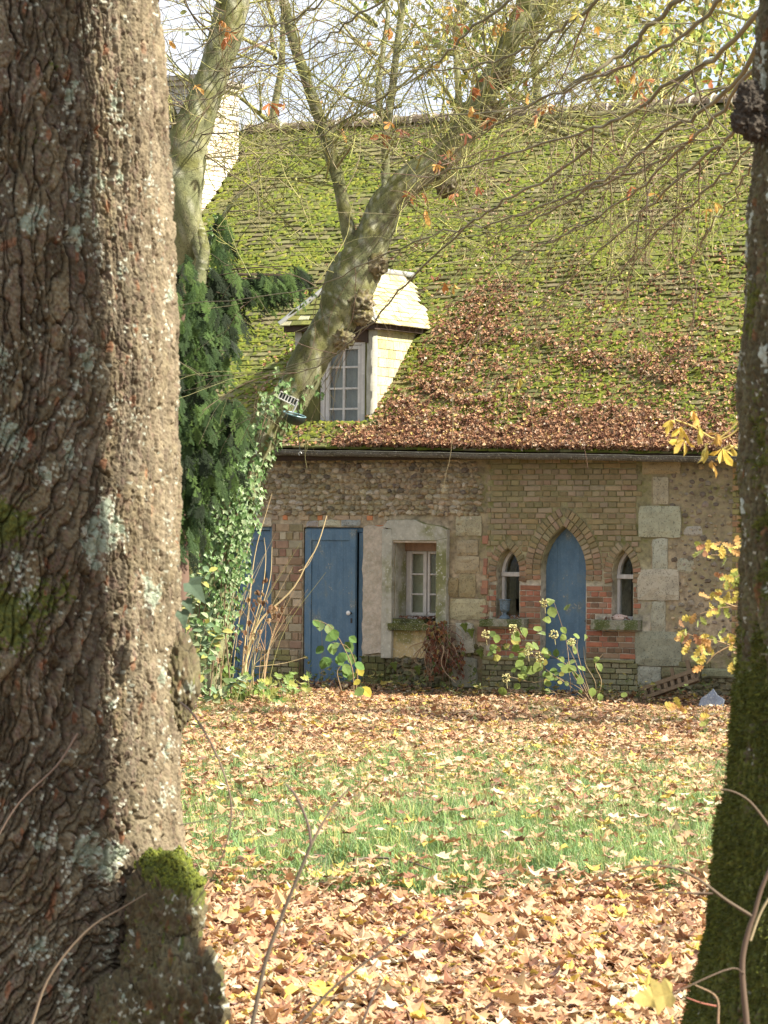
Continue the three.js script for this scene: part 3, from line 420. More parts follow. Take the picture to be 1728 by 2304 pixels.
{
  const r = mulberry(401), list = [], e = 0.094, tw = 0.166;
  const tile = (w, c) => { const g = block(w, 0.135, 0.026, 0.003, 0.005, r); g.translate(0, 0.06, 0); return paint(g, c); };
  let k = 0; for (let s = -0.02; s < roofLen - 0.03; s += e, k++) for (let x = WX0 - 0.05 + (k % 2 ? tw / 2 : 0); x < WX1; x += tw) {
    const xx = x + R(r, -0.006, 0.006), p = roofAt(xx, s, 0.04 + R(r, -0.004, 0.008)); if (underDormer(roofAt(xx, s + 0.05), 0.01) || (xx < -4.98 && s > 4.4 && s < 6.3)) continue;
    const m = mossRoof(xx, s), c = rough(mix3(r() < 0.25 ? [0.25, 0.2, 0.125] : r() < 0.5 ? [0.16, 0.13, 0.075] : [0.2, 0.165, 0.09], [0.14, 0.165, 0.01], clamp(m * R(r, 0.5, 1.2))), r, 0.2);
    const vis = inFrame(p), px = vis ? toPixel(p) : [0, 0, 0];
    const g = tile(tw - R(r, 0.003, 0.009), c), up = V(0, SA, -CA);
    const tilt = 0.17 + R(r, -0.05, 0.05), yaw = R(r, -0.02, 0.02) + (r() < 0.02 ? R(r, -0.12, 0.12) : 0); const q = new THREE.Matrix4().makeBasis(V(1, 0, 0), up, roofN).multiply(mat4(0, 0, 0, -tilt, R(r, -0.02, 0.02), yaw)); q.setPosition(p); g.applyMatrix4(q);
    list.push({ geo: g, rank: (vis ? 2 : 0) + (px[0] > 850 && px[0] < 1150 && px[1] > 700 && px[1] < 960 ? 3 : 0) + (px[0] > 480 && px[0] < 640 && px[1] > 760 ? 1 : 0) + s * -0.05 });
  }
  pieces('roof_tile', list, M_tile, roof, 295);
  // battens and boards under the tiles; the rear slope
  const bd = (y0, z0, y1, z1, a, b) => { const g = new THREE.BufferGeometry(), t = 0.05; const P = [[a, y0, z0], [b, y0, z0], [b, y1, z1], [a, y1, z1]].map((v) => V(...v)), Q = P.map((v) => v.clone().add(V(0, -t, 0))); const pos = [], q = (A, B, C, E) => pos.push(...A.toArray(), ...B.toArray(), ...C.toArray(), ...A.toArray(), ...C.toArray(), ...E.toArray()); q(P[0], P[1], P[2], P[3]); q(Q[3], Q[2], Q[1], Q[0]); for (let i = 0; i < 4; i++) q(Q[i], Q[(i + 1) % 4], P[(i + 1) % 4], P[i]); return boxUV(triGeo(pos)); };
  const m = new Mer(), zb = (y) => EZ - (y - 3.0) / Math.tan(AL) - 0.02; const yD = 3.2, yT = 5.42;
  m.add(bd(2.93, zb(2.99) - 0.02, yD, zb(yD) - 0.03, WX0, WX1)); m.add(bd(yD, zb(yD) - 0.03, yT, zb(yT) - 0.03, WX0, D.xc - D.half)); m.add(bd(yD, zb(yD) - 0.03, yT, zb(yT) - 0.03, D.xc + D.half, WX1)); m.add(bd(yT, zb(yT) - 0.03, 7.70, RIDGE.z, WX0, WX1));
  m.add(bd(3.0, RIDGE.z * 2 - 0.2, 7.72, RIDGE.z - 0.01, WX0 - 0.05, WX1)); m.build('roof_boards', M_darkwood, roof);
  mesh('eaves_board', boxUV(bd(2.955, EZ + 0.0, 2.93, -0.06, WX0, WX1)), M_darkwood, roof).rotation.z = 0;
}
// ---- ridge tiles bedded in mortar
{
  const r = mulberry(55), M_ridge = std({ vertexColors: true, map: T_speck, bumpMap: T_grainB, bumpScale: 0.01 });
  for (let i = 0, x = -5.16; x < WX1; x += 0.31, i++) {
    const y = roofAt(x + 0.15, roofLen).y + R(r, -0.012, 0.012); const p = []; const n = 8; for (let j = 0; j < n; j++) for (const [a, b] of [[0, 0], [1, 0], [1, 1], [0, 0], [1, 1], [0, 1]]) { const t = (j + b) / n * Math.PI * 1.1 - 0.157; p.push(a * 0.3, Math.sin(t) * 0.105, -Math.cos(t) * 0.125); }
    const g = boxUV(triGeo(p)); g.translate(x, y - 0.005, RIDGE.z); mesh('ridge_tile', paint(g, rough([0.25, 0.19, 0.14], r, 0.15)), M_ridge, roof);
    const c = new THREE.TorusGeometry(0.118, 0.022, 5, 10, Math.PI * 1.1); c.rotateZ(-0.157); c.scale(1, 1, 0.9); c.rotateY(Math.PI / 2); const gc = boxUV(c); gc.computeVertexNormals(); gc.translate(x + R(r, -0.01, 0.01), y - 0.008, RIDGE.z); mesh('mortar_joint', paint(gc, rough([0.52, 0.5, 0.45], r, 0.1)), M_ridge, roof);
  }
}
// ---- gutter: half-round zinc lengths with soldered laps
{
  const gut = part('gutter', house), r = mulberry(66), M_zinc = std({ map: stainTex([0.135, 0.13, 0.115], [0.075, 0.07, 0.05], 111, 0.8), roughness: 0.75, metalness: 0.15 });
  for (let x = WX0, i = 0; x < WX1; i++) { const L = R(r, 0.24, 0.34), p = [], n = 8, rr = 0.062 + R(r, -0.001, 0.003), x1 = x + L, Y = (q) => eaveY(q) - 0.025 + 0.008 * n2(q * 1.1, 4); for (let j = 0; j < n; j++) for (const inner of [0, 1]) for (const [a, b] of inner ? [[0, 0], [1, 1], [1, 0], [0, 0], [0, 1], [1, 1]] : [[0, 0], [1, 0], [1, 1], [0, 0], [1, 1], [0, 1]]) { const t = (j + b) / n * Math.PI, q = rr - inner * 0.004; p.push(a ? x1 : x, Y(a ? x1 : x) - Math.sin(t) * q + (t < 0.1 ? 0 : 0), EZ + 0.085 + Math.cos(t) * q * 1.05 + (b === 0 && j === 0 ? 0 : 0)); } mesh('gutter_length', boxUV(triGeo(p)), M_zinc, gut);
    mesh('gutter_bead', tube([V(x, Y(x), EZ + 0.085 + rr), V(x1, Y(x1), EZ + 0.085 + rr)], [0.008, 0.008], 5), M_zinc, gut); x = x1; }
}
// ---- dormer
{
  const r = mulberry(88), dm = part('dormer', house), M_lich = std({ vertexColors: true, map: T_speck, bumpMap: T_grainB, bumpScale: 0.006, roughness: 0.95 });
  const xL = D.xc - D.half, xR = D.xc + D.half, zF = D.front, zDeck = (y) => EZ - (y - 3.03) / Math.tan(AL);
  // cheeks: boarded triangle hung with pale tiles
  for (const s of [-1, 1]) {
    const x = s < 0 ? xL : xR; const tri = new THREE.Shape([[-zF, D.bottom], [-zF, D.eave], [-zDeck(D.eave) + 0.1, D.eave]].map(([a, b]) => new THREE.Vector2(a, b))); const g = new THREE.ExtrudeGeometry(tri, { depth: 0.03, bevelEnabled: false }); g.rotateY(Math.PI / 2); g.translate(x + (s > 0 ? -0.034 : 0.004), 0, 0);
    mesh('cheek_board', boxUV(g), M_darkwood, dm);
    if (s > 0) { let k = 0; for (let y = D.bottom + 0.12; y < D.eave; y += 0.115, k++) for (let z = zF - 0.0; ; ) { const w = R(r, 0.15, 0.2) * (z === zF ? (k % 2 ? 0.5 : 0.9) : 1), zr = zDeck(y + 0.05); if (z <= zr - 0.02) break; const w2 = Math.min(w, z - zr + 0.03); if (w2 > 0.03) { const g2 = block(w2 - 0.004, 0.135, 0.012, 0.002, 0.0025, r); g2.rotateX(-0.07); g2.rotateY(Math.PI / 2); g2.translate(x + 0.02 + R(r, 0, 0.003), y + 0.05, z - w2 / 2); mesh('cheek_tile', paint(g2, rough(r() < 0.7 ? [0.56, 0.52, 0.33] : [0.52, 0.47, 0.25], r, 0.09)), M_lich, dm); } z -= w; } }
  }
  // window: painted frame with two rows by four panes
  const X = (px) => onZ(px, 870, zF).x, Y = (py) => onZ(770, py, zF).y;
  const wx0 = X(721), wx1 = X(822), wy0 = Y(980), wy1 = Y(771), z0 = zF + 0.0;
  const fr = new Mer(); fr.add(bar(wx0, wy0, wx0 + 0.065, wy1, z0, 0.1)); fr.add(bar(wx1 - 0.06, wy0, wx1, wy1, z0, 0.1)); fr.add(bar(wx0 + 0.065, wy1 - 0.035, wx1 - 0.06, wy1, z0 - 0.001, 0.1)); fr.build('window_frame', M_white, dm);
  const a = wx0 + 0.068, b = wx1 - 0.063, yb = wy0 + 0.015, yt = wy1 - 0.038, zs = z0 - 0.012; const sash = new Mer(); sash.add(bar(a, yb, a + 0.058, yt, zs, 0.05)); sash.add(bar(b - 0.058, yb, b, yt, zs, 0.05)); sash.add(bar(a + 0.058, yb, b - 0.058, yb + 0.06, zs - 0.001, 0.05)); sash.add(bar(a + 0.058, yt - 0.05, b - 0.058, yt, zs - 0.001, 0.05)); sash.build('casement_frame', M_white, dm);
  const cx = (a + b) / 2, ys = [yb + 0.06, Y(920), Y(874), Y(826), yt - 0.05];
  mesh('glazing_bar', bar(cx - 0.016, ys[0], cx + 0.016, ys[4], zs - 0.004, 0.035), M_white, dm); for (let i = 1; i < 4; i++) for (const [p, q] of [[a + 0.058, cx - 0.016], [cx + 0.016, b - 0.058]]) mesh('glazing_bar', bar(p, ys[i] - 0.013, q, ys[i] + 0.013, zs - 0.006, 0.03), M_white, dm);
  for (let i = 0; i < 4; i++) for (const [p, q] of [[a + 0.055, cx - 0.013], [cx + 0.013, b - 0.055]]) mesh('pane', new THREE.PlaneGeometry(q - p, ys[i + 1] - ys[i] - 0.02).rotateY(R(r, -0.006, 0.006)).translate((p + q) / 2, (ys[i] + ys[i + 1]) / 2, zs - 0.03), M_glass, dm);
  { const g = new THREE.PlaneGeometry(1, 1, 40, 1), P = g.attributes.position; for (let i = 0; i < P.count; i++) P.setXYZ(i, lerp(a, b, P.getX(i) + 0.5), lerp(ys[0] - 0.05, ys[4] + 0.05, P.getY(i) + 0.5), zs - 0.1 + 0.004 * Math.sin(P.getX(i) * 40)); g.computeVertexNormals(); mesh('curtain', g, std({ color: rgb(0.28, 0.28, 0.26), map: T_grain, side: THREE.DoubleSide }), dm); }
  // posts, boards and lead round the window
  const M_brown = std({ color: rgb(0.16, 0.095, 0.055), map: T_wood });
  mesh('post', boxUV(bar(wx1 + 0.003, wy0 - 0.02, xR - 0.055, D.eave - 0.02, zF + 0.02, 0.12)), M_greenwood, dm); mesh('post', boxUV(bar(xL + 0.055, wy0 - 0.02, wx0 - 0.003, D.eave - 0.02, zF + 0.02, 0.12)), M_greenwood, dm);
  { const s = new THREE.Shape(); const yA = wy1 + 0.004, yB = D.eave - 0.02; s.moveTo(wx0 - 0.0, yA); s.lineTo(wx1 + 0.0, yA); s.lineTo(wx1, yB); s.lineTo(wx0, yB); mesh('lintel', boxUV(new THREE.ExtrudeGeometry(s, { depth: 0.1, bevelEnabled: false }).translate(0, 0, zF - 0.085)), M_brown, dm); }
  { const c = []; for (let i = 0; i <= 12; i++) { const t = i / 12, x = lerp(wx0 - 0.05, wx1 + 0.06, t); c.push([x, wy1 - 0.02 + 0.10 * Math.sin(Math.PI * t)]); } const s = new THREE.Shape([[wx0 - 0.05, D.eave - 0.03], ...c, [wx1 + 0.06, D.eave - 0.03]].map(([p, q]) => new THREE.Vector2(p, q))); mesh('arched_board', boxUV(new THREE.ExtrudeGeometry(s, { depth: 0.03, bevelEnabled: false }).translate(0, 0, zF + 0.024)), M_darkwood, dm); }
  for (const s of [-1, 1]) { const x = s < 0 ? xL : xR, g = new THREE.PlaneGeometry(1, 1, 2, 14), P = g.attributes.position; for (let i = 0; i < P.count; i++) { const v = P.getY(i) + 0.5, u = P.getX(i) * 2; P.setXYZ(i, x + (u > 0 ? 0.036 : u < 0 ? -0.072 : 0.02) * s * (s < 0 && u !== 0 ? 1 : 1) + 0.006 * n2(v * 6, s), lerp(D.bottom - 0.02, D.eave - 0.01, v), zF + (u > 0 ? -0.05 : u < 0 ? 0.03 : 0.042) + 0.006 * n2(v * 8, u + 3)); } g.computeVertexNormals(); const lead = mesh('lead_flashing', boxUV(g), std({ color: rgb(0.42, 0.42, 0.36), map: T_grain, roughness: 0.6, side: THREE.DoubleSide }), dm); }
  mesh('sill', boxUV(bar(wx0 - 0.05, wy0 - 0.045, wx1 + 0.06, wy0 - 0.006, zF + 0.06, 0.16)), M_white, dm);
  { const g = new THREE.BoxGeometry(D.half * 2 + 0.1, 0.02, 0.3, 12, 1, 3), P = g.attributes.position; for (let i = 0; i < P.count; i++) P.setY(i, P.getY(i) + 0.006 * n2(P.getX(i) * 7, P.getZ(i) * 9)); g.rotateX(0.42); g.translate(D.xc, D.bottom + 0.005, zF + 0.17); const l = boxUV(g); l.computeVertexNormals(); mesh('lead_apron', l, M_lead, dm); }
  // eaves beam round three sides, then the hipped tiled roof
  const e0 = D.xc - D.over, e1 = D.xc + D.over, ef = D.eaveF;
  mesh('eaves_beam', boxUV(bar(e0 + 0.02, D.eave - 0.075, e1 - 0.02, D.eave - 0.005, ef - 0.02, 0.14)), M_darkwood, dm);
  for (const s of [-1, 1]) { const g = new THREE.BoxGeometry(0.13, 0.06, 1.3); g.translate(D.xc + s * (D.over - 0.085), D.eave - 0.035, ef - 0.165 - 0.65); mesh('eaves_beam', boxUV(g), M_darkwood, dm); }
  const soff = new THREE.BoxGeometry(D.over * 2 - 0.06, 0.02, 0.9); soff.translate(D.xc, D.eave + 0.01, ef - 0.48); mesh('soffit', boxUV(soff), M_darkwood, dm);
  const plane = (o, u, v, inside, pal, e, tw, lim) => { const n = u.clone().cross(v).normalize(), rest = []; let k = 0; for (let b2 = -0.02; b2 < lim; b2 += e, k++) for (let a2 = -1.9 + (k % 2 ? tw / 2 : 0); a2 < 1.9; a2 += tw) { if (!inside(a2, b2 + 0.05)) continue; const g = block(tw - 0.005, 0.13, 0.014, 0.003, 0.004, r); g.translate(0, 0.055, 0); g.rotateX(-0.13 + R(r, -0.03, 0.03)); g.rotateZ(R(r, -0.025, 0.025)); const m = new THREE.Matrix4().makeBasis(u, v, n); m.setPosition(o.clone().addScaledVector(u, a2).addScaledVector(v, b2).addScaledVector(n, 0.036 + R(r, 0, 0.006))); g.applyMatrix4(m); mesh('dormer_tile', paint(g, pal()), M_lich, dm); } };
  const rise = D.ridge - D.eave, sl = Math.hypot(rise, D.over), hipRun = ef - D.hipZ, fl = Math.hypot(rise, hipRun);
  const zRoofAt = (y) => EZ - (y - 3.04) / Math.tan(AL);
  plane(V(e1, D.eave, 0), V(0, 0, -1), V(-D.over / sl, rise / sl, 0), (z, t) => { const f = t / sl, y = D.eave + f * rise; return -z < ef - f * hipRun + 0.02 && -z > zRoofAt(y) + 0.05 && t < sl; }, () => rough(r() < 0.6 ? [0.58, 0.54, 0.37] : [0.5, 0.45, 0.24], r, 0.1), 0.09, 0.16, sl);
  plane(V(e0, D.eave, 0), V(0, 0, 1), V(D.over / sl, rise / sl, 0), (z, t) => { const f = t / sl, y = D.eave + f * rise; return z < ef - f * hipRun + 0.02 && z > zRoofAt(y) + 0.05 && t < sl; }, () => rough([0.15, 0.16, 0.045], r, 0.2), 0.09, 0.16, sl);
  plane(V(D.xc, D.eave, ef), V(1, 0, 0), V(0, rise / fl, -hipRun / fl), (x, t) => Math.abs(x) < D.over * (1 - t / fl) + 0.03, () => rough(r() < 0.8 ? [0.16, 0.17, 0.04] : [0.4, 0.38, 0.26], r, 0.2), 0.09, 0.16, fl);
  for (const s of [-1, 1]) mesh('hip_roll', tube([V(D.xc + s * (D.over + 0.02), D.eave + 0.02, ef + 0.02), V(D.xc, D.ridge + 0.045, D.hipZ)], [0.035, 0.035], 6, 0.2, 4), M_lead, dm);
  mesh('ridge_roll', tube([V(D.xc, D.ridge + 0.04, D.hipZ + 0.02), V(D.xc, D.ridge + 0.04, -2.15)], [0.045, 0.045], 6, 0.15, 7), M_lead, dm);
}
// ---- chimney: whitewashed brick stack at the left verge
{
  const ch = part('chimney', house), r = mulberry(99), x1 = -5.0, x0 = -5.72, zf = -3.12, zb = -4.2, yTop = onX(470, 196, x1).y, yB = 6.0;
  const core = new THREE.BoxGeometry(x1 - x0 - 0.03, yTop - yB, zf - zb - 0.03); core.translate((x0 + x1) / 2, (yTop + yB) / 2, (zf + zb) / 2); mesh('mortar_core', boxUV(core), std({ color: rgb(0.45, 0.42, 0.36), map: T_speck }), ch);
  const hue = () => rough(r() < 0.72 ? [0.72, 0.68, 0.6] : r() < 0.6 ? [0.55, 0.45, 0.36] : [0.36, 0.34, 0.3], r, 0.08); const list = [];
  let k = 0; for (let y = yB + 0.035; y < yTop - 0.03; y += 0.07, k++) { for (let t = 0; t < zf - zb - 0.02;) { const w = Math.min(k % 2 ? 0.22 : 0.112, zf - zb - t), g = block(w - 0.01, 0.058, 0.03, 0.005, 0.004, r); g.rotateY(Math.PI / 2); g.translate(x1 + R(r, -0.004, 0.004), y, zf - t - w / 2); if (y > roofY(zf - t - w / 2) - 0.05) list.push({ geo: paint(g, hue()), rank: 1 }); t += w; } for (let t = 0; t < x1 - x0 - 0.02;) { const w = Math.min(k % 2 ? 0.112 : 0.22, x1 - x0 - t), g = block(w - 0.01, 0.058, 0.03, 0.005, 0.004, r); g.translate(x0 + t + w / 2, y, zf + R(r, -0.004, 0.004)); list.push({ geo: paint(g, rough([0.4, 0.4, 0.38], r, 0.15)), rank: 0 }); t += w; } }
  function roofY(z) { return 3.04 + (EZ - z) * Math.tan(AL); }
  pieces('chimney_brick', list, M_piece, ch, 290);
  for (const [g, y] of [[0.04, yTop], [0.08, yTop + 0.07]]) { const c = new THREE.BoxGeometry(x1 - x0 + g * 2, 0.066, zf - zb + g * 2); c.translate((x0 + x1) / 2, y + 0.035, (zf + zb) / 2); mesh('cap_course', boxUV(c), std({ color: rgb(0.45, 0.42, 0.36), map: T_speck }), ch); }
}
// =====================================================================  ground, leaves and grass
const LEAF = { maple: [[0, 0], [0.22, -0.06], [0.42, 0.1], [0.3, 0.22], [0.52, 0.46], [0.3, 0.48], [0.2, 0.6], [0.2, 0.76], [0, 1]], ivy: [[0, 0], [0.2, -0.1], [0.46, 0.14], [0.28, 0.34], [0.22, 0.5], [0, 1]], oak: [[0, 0], [0.07, 0.12], [0.2, 0.2], [0.11, 0.3], [0.3, 0.42], [0.16, 0.52], [0.32, 0.68], [0.18, 0.78], [0.2, 0.92], [0, 1]], oval: [[0, 0], [0.2, 0.14], [0.33, 0.4], [0.25, 0.72], [0, 1]], lance: [[0, 0], [0.1, 0.2], [0.13, 0.45], [0.08, 0.75], [0, 1]], finger: [[0, 0], [0.06, 0.15], [0.15, 0.5], [0.17, 0.75], [0, 1]] };
function leafGeo(kind, seed, curl = 0.5, bend = 0.3, crumple = 0.06) {
  const r = mulberry(seed), h = LEAF[kind], pos = [], uv = [], bx = R(r, -1, 1) * curl, by = R(r, -1, 1) * bend, tw = R(r, -0.5, 0.5) * curl, cr = h.map(() => [R(r, -1, 1) * crumple, R(r, -1, 1) * crumple]);
  const at = (x, y, k, s) => [x, y, Math.abs(bx) * x * x * 2 + by * (y - 0.4) ** 2 + tw * x * (y - 0.4) + (x ? cr[k][s > 0 ? 0 : 1] : 0)];
  for (const s of [-1, 1]) for (let i = 0; i + 1 < h.length; i++) { const a = at(s * h[i][0], h[i][1], i, s), b = at(s * h[i + 1][0], h[i + 1][1], i + 1, s), ma = at(0, clamp(h[i][1]), 0, s), mb = at(0, clamp(h[i + 1][1]), 0, s); const T = (p, q, t) => { if (s > 0) pos.push(...p, ...q, ...t); else pos.push(...p, ...t, ...q); }; T(ma, a, b); if (Math.abs(mb[1] - ma[1]) > 1e-6) T(ma, b, mb); }
  for (let i = 0; i < pos.length; i += 3) uv.push(pos[i] + 0.5, pos[i + 1]);
  const g = triGeo(pos, uv); return g;
}
const leafMat = (o = {}) => new THREE.MeshPhysicalMaterial({ roughness: 0.85, side: THREE.DoubleSide, transmission: 0.4, thickness: 0, ior: 1.3, ...o });
const T_leaf = tex(128, (i, x, y) => { const k = 0.7 + 0.45 * grainF[(y * 4) * 512 + x * 4], vein = Math.abs(x / 128 - 0.5) < 0.015 || Math.abs(((y / 128 * 9 - Math.abs(x / 128 - 0.5) * 9) % 1 + 1) % 1) < 0.1 ? 0.88 : 1, spot = grainC[(y * 4) * 512 + x * 4] > 0.7 ? 0.7 : 1; return [k * vein * spot, k * vein * spot, k * vein * spot]; }, { srgb: true });
const M_litter = leafMat({ map: T_leaf, transmission: 0.25 }), M_leafV = leafMat({ map: T_leaf, vertexColors: true, transmission: 0.45 });
const gf = V(-fwd.x, 0, -fwd.z).normalize().negate(), gr = side0.clone(); // along the view and across it, on the ground
const groundRel = (p) => { const q = p.clone().sub(camera.position); return [q.dot(gf), q.dot(gr)]; };
const groundY = (x, z) => 0.05 * n2(x * 0.25, z * 0.25) + 0.02 * n2(x * 1.1 + 3, z * 1.1) + 0.10 * sstep(0.9, 0.0, z) * sstep(-0.5, 0.3, z) * (z < 0 ? 0 : 1) - 0.03;
const grassAt = (p) => { const [a, l] = groundRel(p), e = 0.9 * n2(p.x * 0.6, p.z * 0.6) + 0.45 * n2(p.x * 2.2, p.z * 2.2); const near = sstep(17.2, 18.4, a + 0.6 * e) * sstep(28, 20.5, a + 2.6 * e); const mid = 0.62 * sstep(22, 24, a) * sstep(32, 27, a + 1.5 * e) + 0.22 * sstep(29, 31, a) * sstep(41, 36, a) * sstep(-0.3, 0.5, e); const left = 0.5 * sstep(30, 33, a) * sstep(-1.0, -2.6, l + e); return clamp(Math.max(near, mid, left)); };
{
  const g = new THREE.PlaneGeometry(1, 1, 200, 200), P = g.attributes.position; g.rotateX(-Math.PI / 2); // one sheet, fine near the middle, out to the horizon
  const cx = 9, cz = 15, col = []; for (let i = 0; i < P.count; i++) { const u = P.getX(i) * 2, v = P.getZ(i) * 2, x = cx + 26 * u + 380 * u ** 7, z = cz + 22 * v + 380 * v ** 7; const inside = x > WX0 && x < WX1 && z < -0.55 && z > -9.2; P.setXYZ(i, x, inside ? -0.35 : groundY(x, z), z); const q = V(x, 0, z), k = grassAt(q); let c = mix3([0.17, 0.105, 0.06], [0.085, 0.10, 0.035], k); if (Math.hypot(x - cx, z - cz) > 45) c = [0.08, 0.085, 0.04]; col.push(...c); }
  g.setAttribute('color', new THREE.Float32BufferAttribute(col, 3)); g.computeVertexNormals(); const U = g.attributes.uv; for (let i = 0; i < P.count; i++) U.setXY(i, P.getX(i), P.getZ(i));
  const m = mesh('ground', g, std({ vertexColors: true, map: T_grain, bumpMap: T_grainB, bumpScale: 0.03, roughness: 1 })); tag(m, 'earth lawn strewn with fallen leaves in front of the cottage', null, null, 'structure');
}
function instances(name, geo, mat, list, parent) { // list of [matrix, colour]
  const m = new THREE.InstancedMesh(geo, mat, list.length); list.forEach(([a, c], i) => { m.setMatrixAt(i, a); if (c) m.setColorAt(i, _c.setRGB(...c)); }); m.name = numbered(name); m.castShadow = m.receiveShadow = true; parent.add(m); return m;
}
var _c = new THREE.Color();
function litterColour(r, bright = 1) { const k = r(); let c = k < 0.36 ? [0.48, 0.285, 0.15] : k < 0.55 ? [0.58, 0.41, 0.235] : k < 0.65 ? [0.6, 0.44, 0.10] : k < 0.8 ? [0.38, 0.19, 0.095] : k < 0.91 ? [0.22, 0.105, 0.06] : [0.64, 0.52, 0.34]; return rough(c.map((v) => v * bright), r, 0.14); }
{
  const litter = stuff(thing('leaf_litter', 'brown and gold fallen leaves covering the lawn', null)), r = mulberry(501), lists = Array.from({ length: 10 }, () => []);
  const up = V(0, 1, 0);
  const scatter = (n, a0, a1) => { for (let i = 0; i < n; i++) { const a = Math.sqrt(lerp(a0 * a0, a1 * a1, r())), l = R(r, -1, 1) * (a * 0.128 + 0.6), p = camera.position.clone().addScaledVector(gf, a).addScaledVector(gr, l); if (p.z < 0.12) continue; const g = grassAt(p); if (r() < g * 0.74) continue; const patch = 0.5 + 0.5 * n2(p.x * 0.9, p.z * 0.9), wallHeap = sstep(1.2, 0.2, p.z); if (r() > 0.5 + 0.5 * patch + wallHeap) continue;
    const s = lerp(0.035, 0.122, Math.pow(r(), 1.25)) * (a > 30 ? 0.95 : 1), tilt = R(r, 0, 0.34) * (r() < 0.2 ? 1.7 : 0.75); const q = new THREE.Quaternion().setFromAxisAngle(V(Math.cos(p.x * 31 + i), 0, Math.sin(i * 1.7)).normalize(), tilt).multiply(new THREE.Quaternion().setFromEuler(new THREE.Euler(-Math.PI / 2 + (r() < 0.4 ? Math.PI : 0), 0, R(r, 0, 6.28))));
    p.y = groundY(p.x, p.z) + R(r, 0.004, 0.035) + s * 0.22 * Math.sin(tilt) + g * R(r, 0, 0.13); lists[Math.floor(r() * 10)].push([new THREE.Matrix4().compose(p, q, V(s * R(r, 0.8, 1.1), s, s)), litterColour(r)]); } };
  scatter(42000, 10.5, 18.5); scatter(26000, 18.5, 30); scatter(42000, 30, 42.5);
  lists.forEach((l, i) => instances('fallen_leaf_layer', leafGeo(i < 6 ? 'maple' : i < 8 ? 'oak' : 'oval', 600 + i, 0.35 + 0.1 * i, 0.25 + 0.09 * i, 0.04 + 0.007 * i), M_litter, l, litter).userData.kind = 'stuff');
}
{
  const grass = stuff(thing('grass', 'long pale green grass between the drifts of leaves', null)), r = mulberry(521), M_grass = leafMat({ roughness: 0.7, transmission: 0.4 }); const geos = [];
  for (let k = 0; k < 6; k++) { const pos = []; for (let b = 0; b < 13; b++) { const az = R(r, 0, 6.28), L = R(r, 0.45, 1.1), lean = R(r, 0.15, 1.35), w = R(r, 0.012, 0.022), ox = R(r, -0.22, 0.22), oz = R(r, -0.22, 0.22), dx = Math.cos(az), dz = Math.sin(az); let prev = null; for (let i = 0; i <= 4; i++) { const t = i / 4, bendT = lean * t * t, y = L * t * (1 - 0.35 * lean * t), ww = w * (1 - t * t) + 0.001, cx2 = ox + dx * bendT * L * 0.8, cz2 = oz + dz * bendT * L * 0.8; const cur = [[cx2 - dz * ww, y, cz2 + dx * ww], [cx2 + dz * ww, y, cz2 - dx * ww]]; if (prev) pos.push(...prev[0], ...prev[1], ...cur[1], ...prev[0], ...cur[1], ...cur[0]); prev = cur; } } geos.push(triGeo(pos)); }
  const lists = geos.map(() => []); for (let i = 0; i < 90000; i++) { const a = Math.sqrt(lerp(16 ** 2, 42 ** 2, r())), l = R(r, -1, 1) * (a * 0.128 + 0.6), p = camera.position.clone().addScaledVector(gf, a).addScaledVector(gr, l); if (p.z < 0.4) continue; const g = grassAt(p); if (r() > g * 0.85 * (0.75 + 0.9 * n2(p.x * 1.5 + 5, p.z * 1.5)) + 0.04) continue; p.y = groundY(p.x, p.z) - 0.005; const s = R(r, 0.06, 0.2) * (0.5 + 0.6 * g), k = r(); const c = rough(k < 0.42 ? [0.24, 0.35, 0.10] : k < 0.76 ? [0.2, 0.33, 0.12] : k < 0.92 ? [0.40, 0.40, 0.13] : [0.5, 0.42, 0.24], r, 0.15); lists[Math.floor(r() * 6)].push([new THREE.Matrix4().compose(p, new THREE.Quaternion().setFromAxisAngle(V(0, 1, 0), R(r, 0, 6.28)), V(s, s, s)), c]); }
  lists.forEach((l, i) => instances('grass_tuft_layer', geos[i], M_grass, l, grass).userData.kind = 'stuff');
}
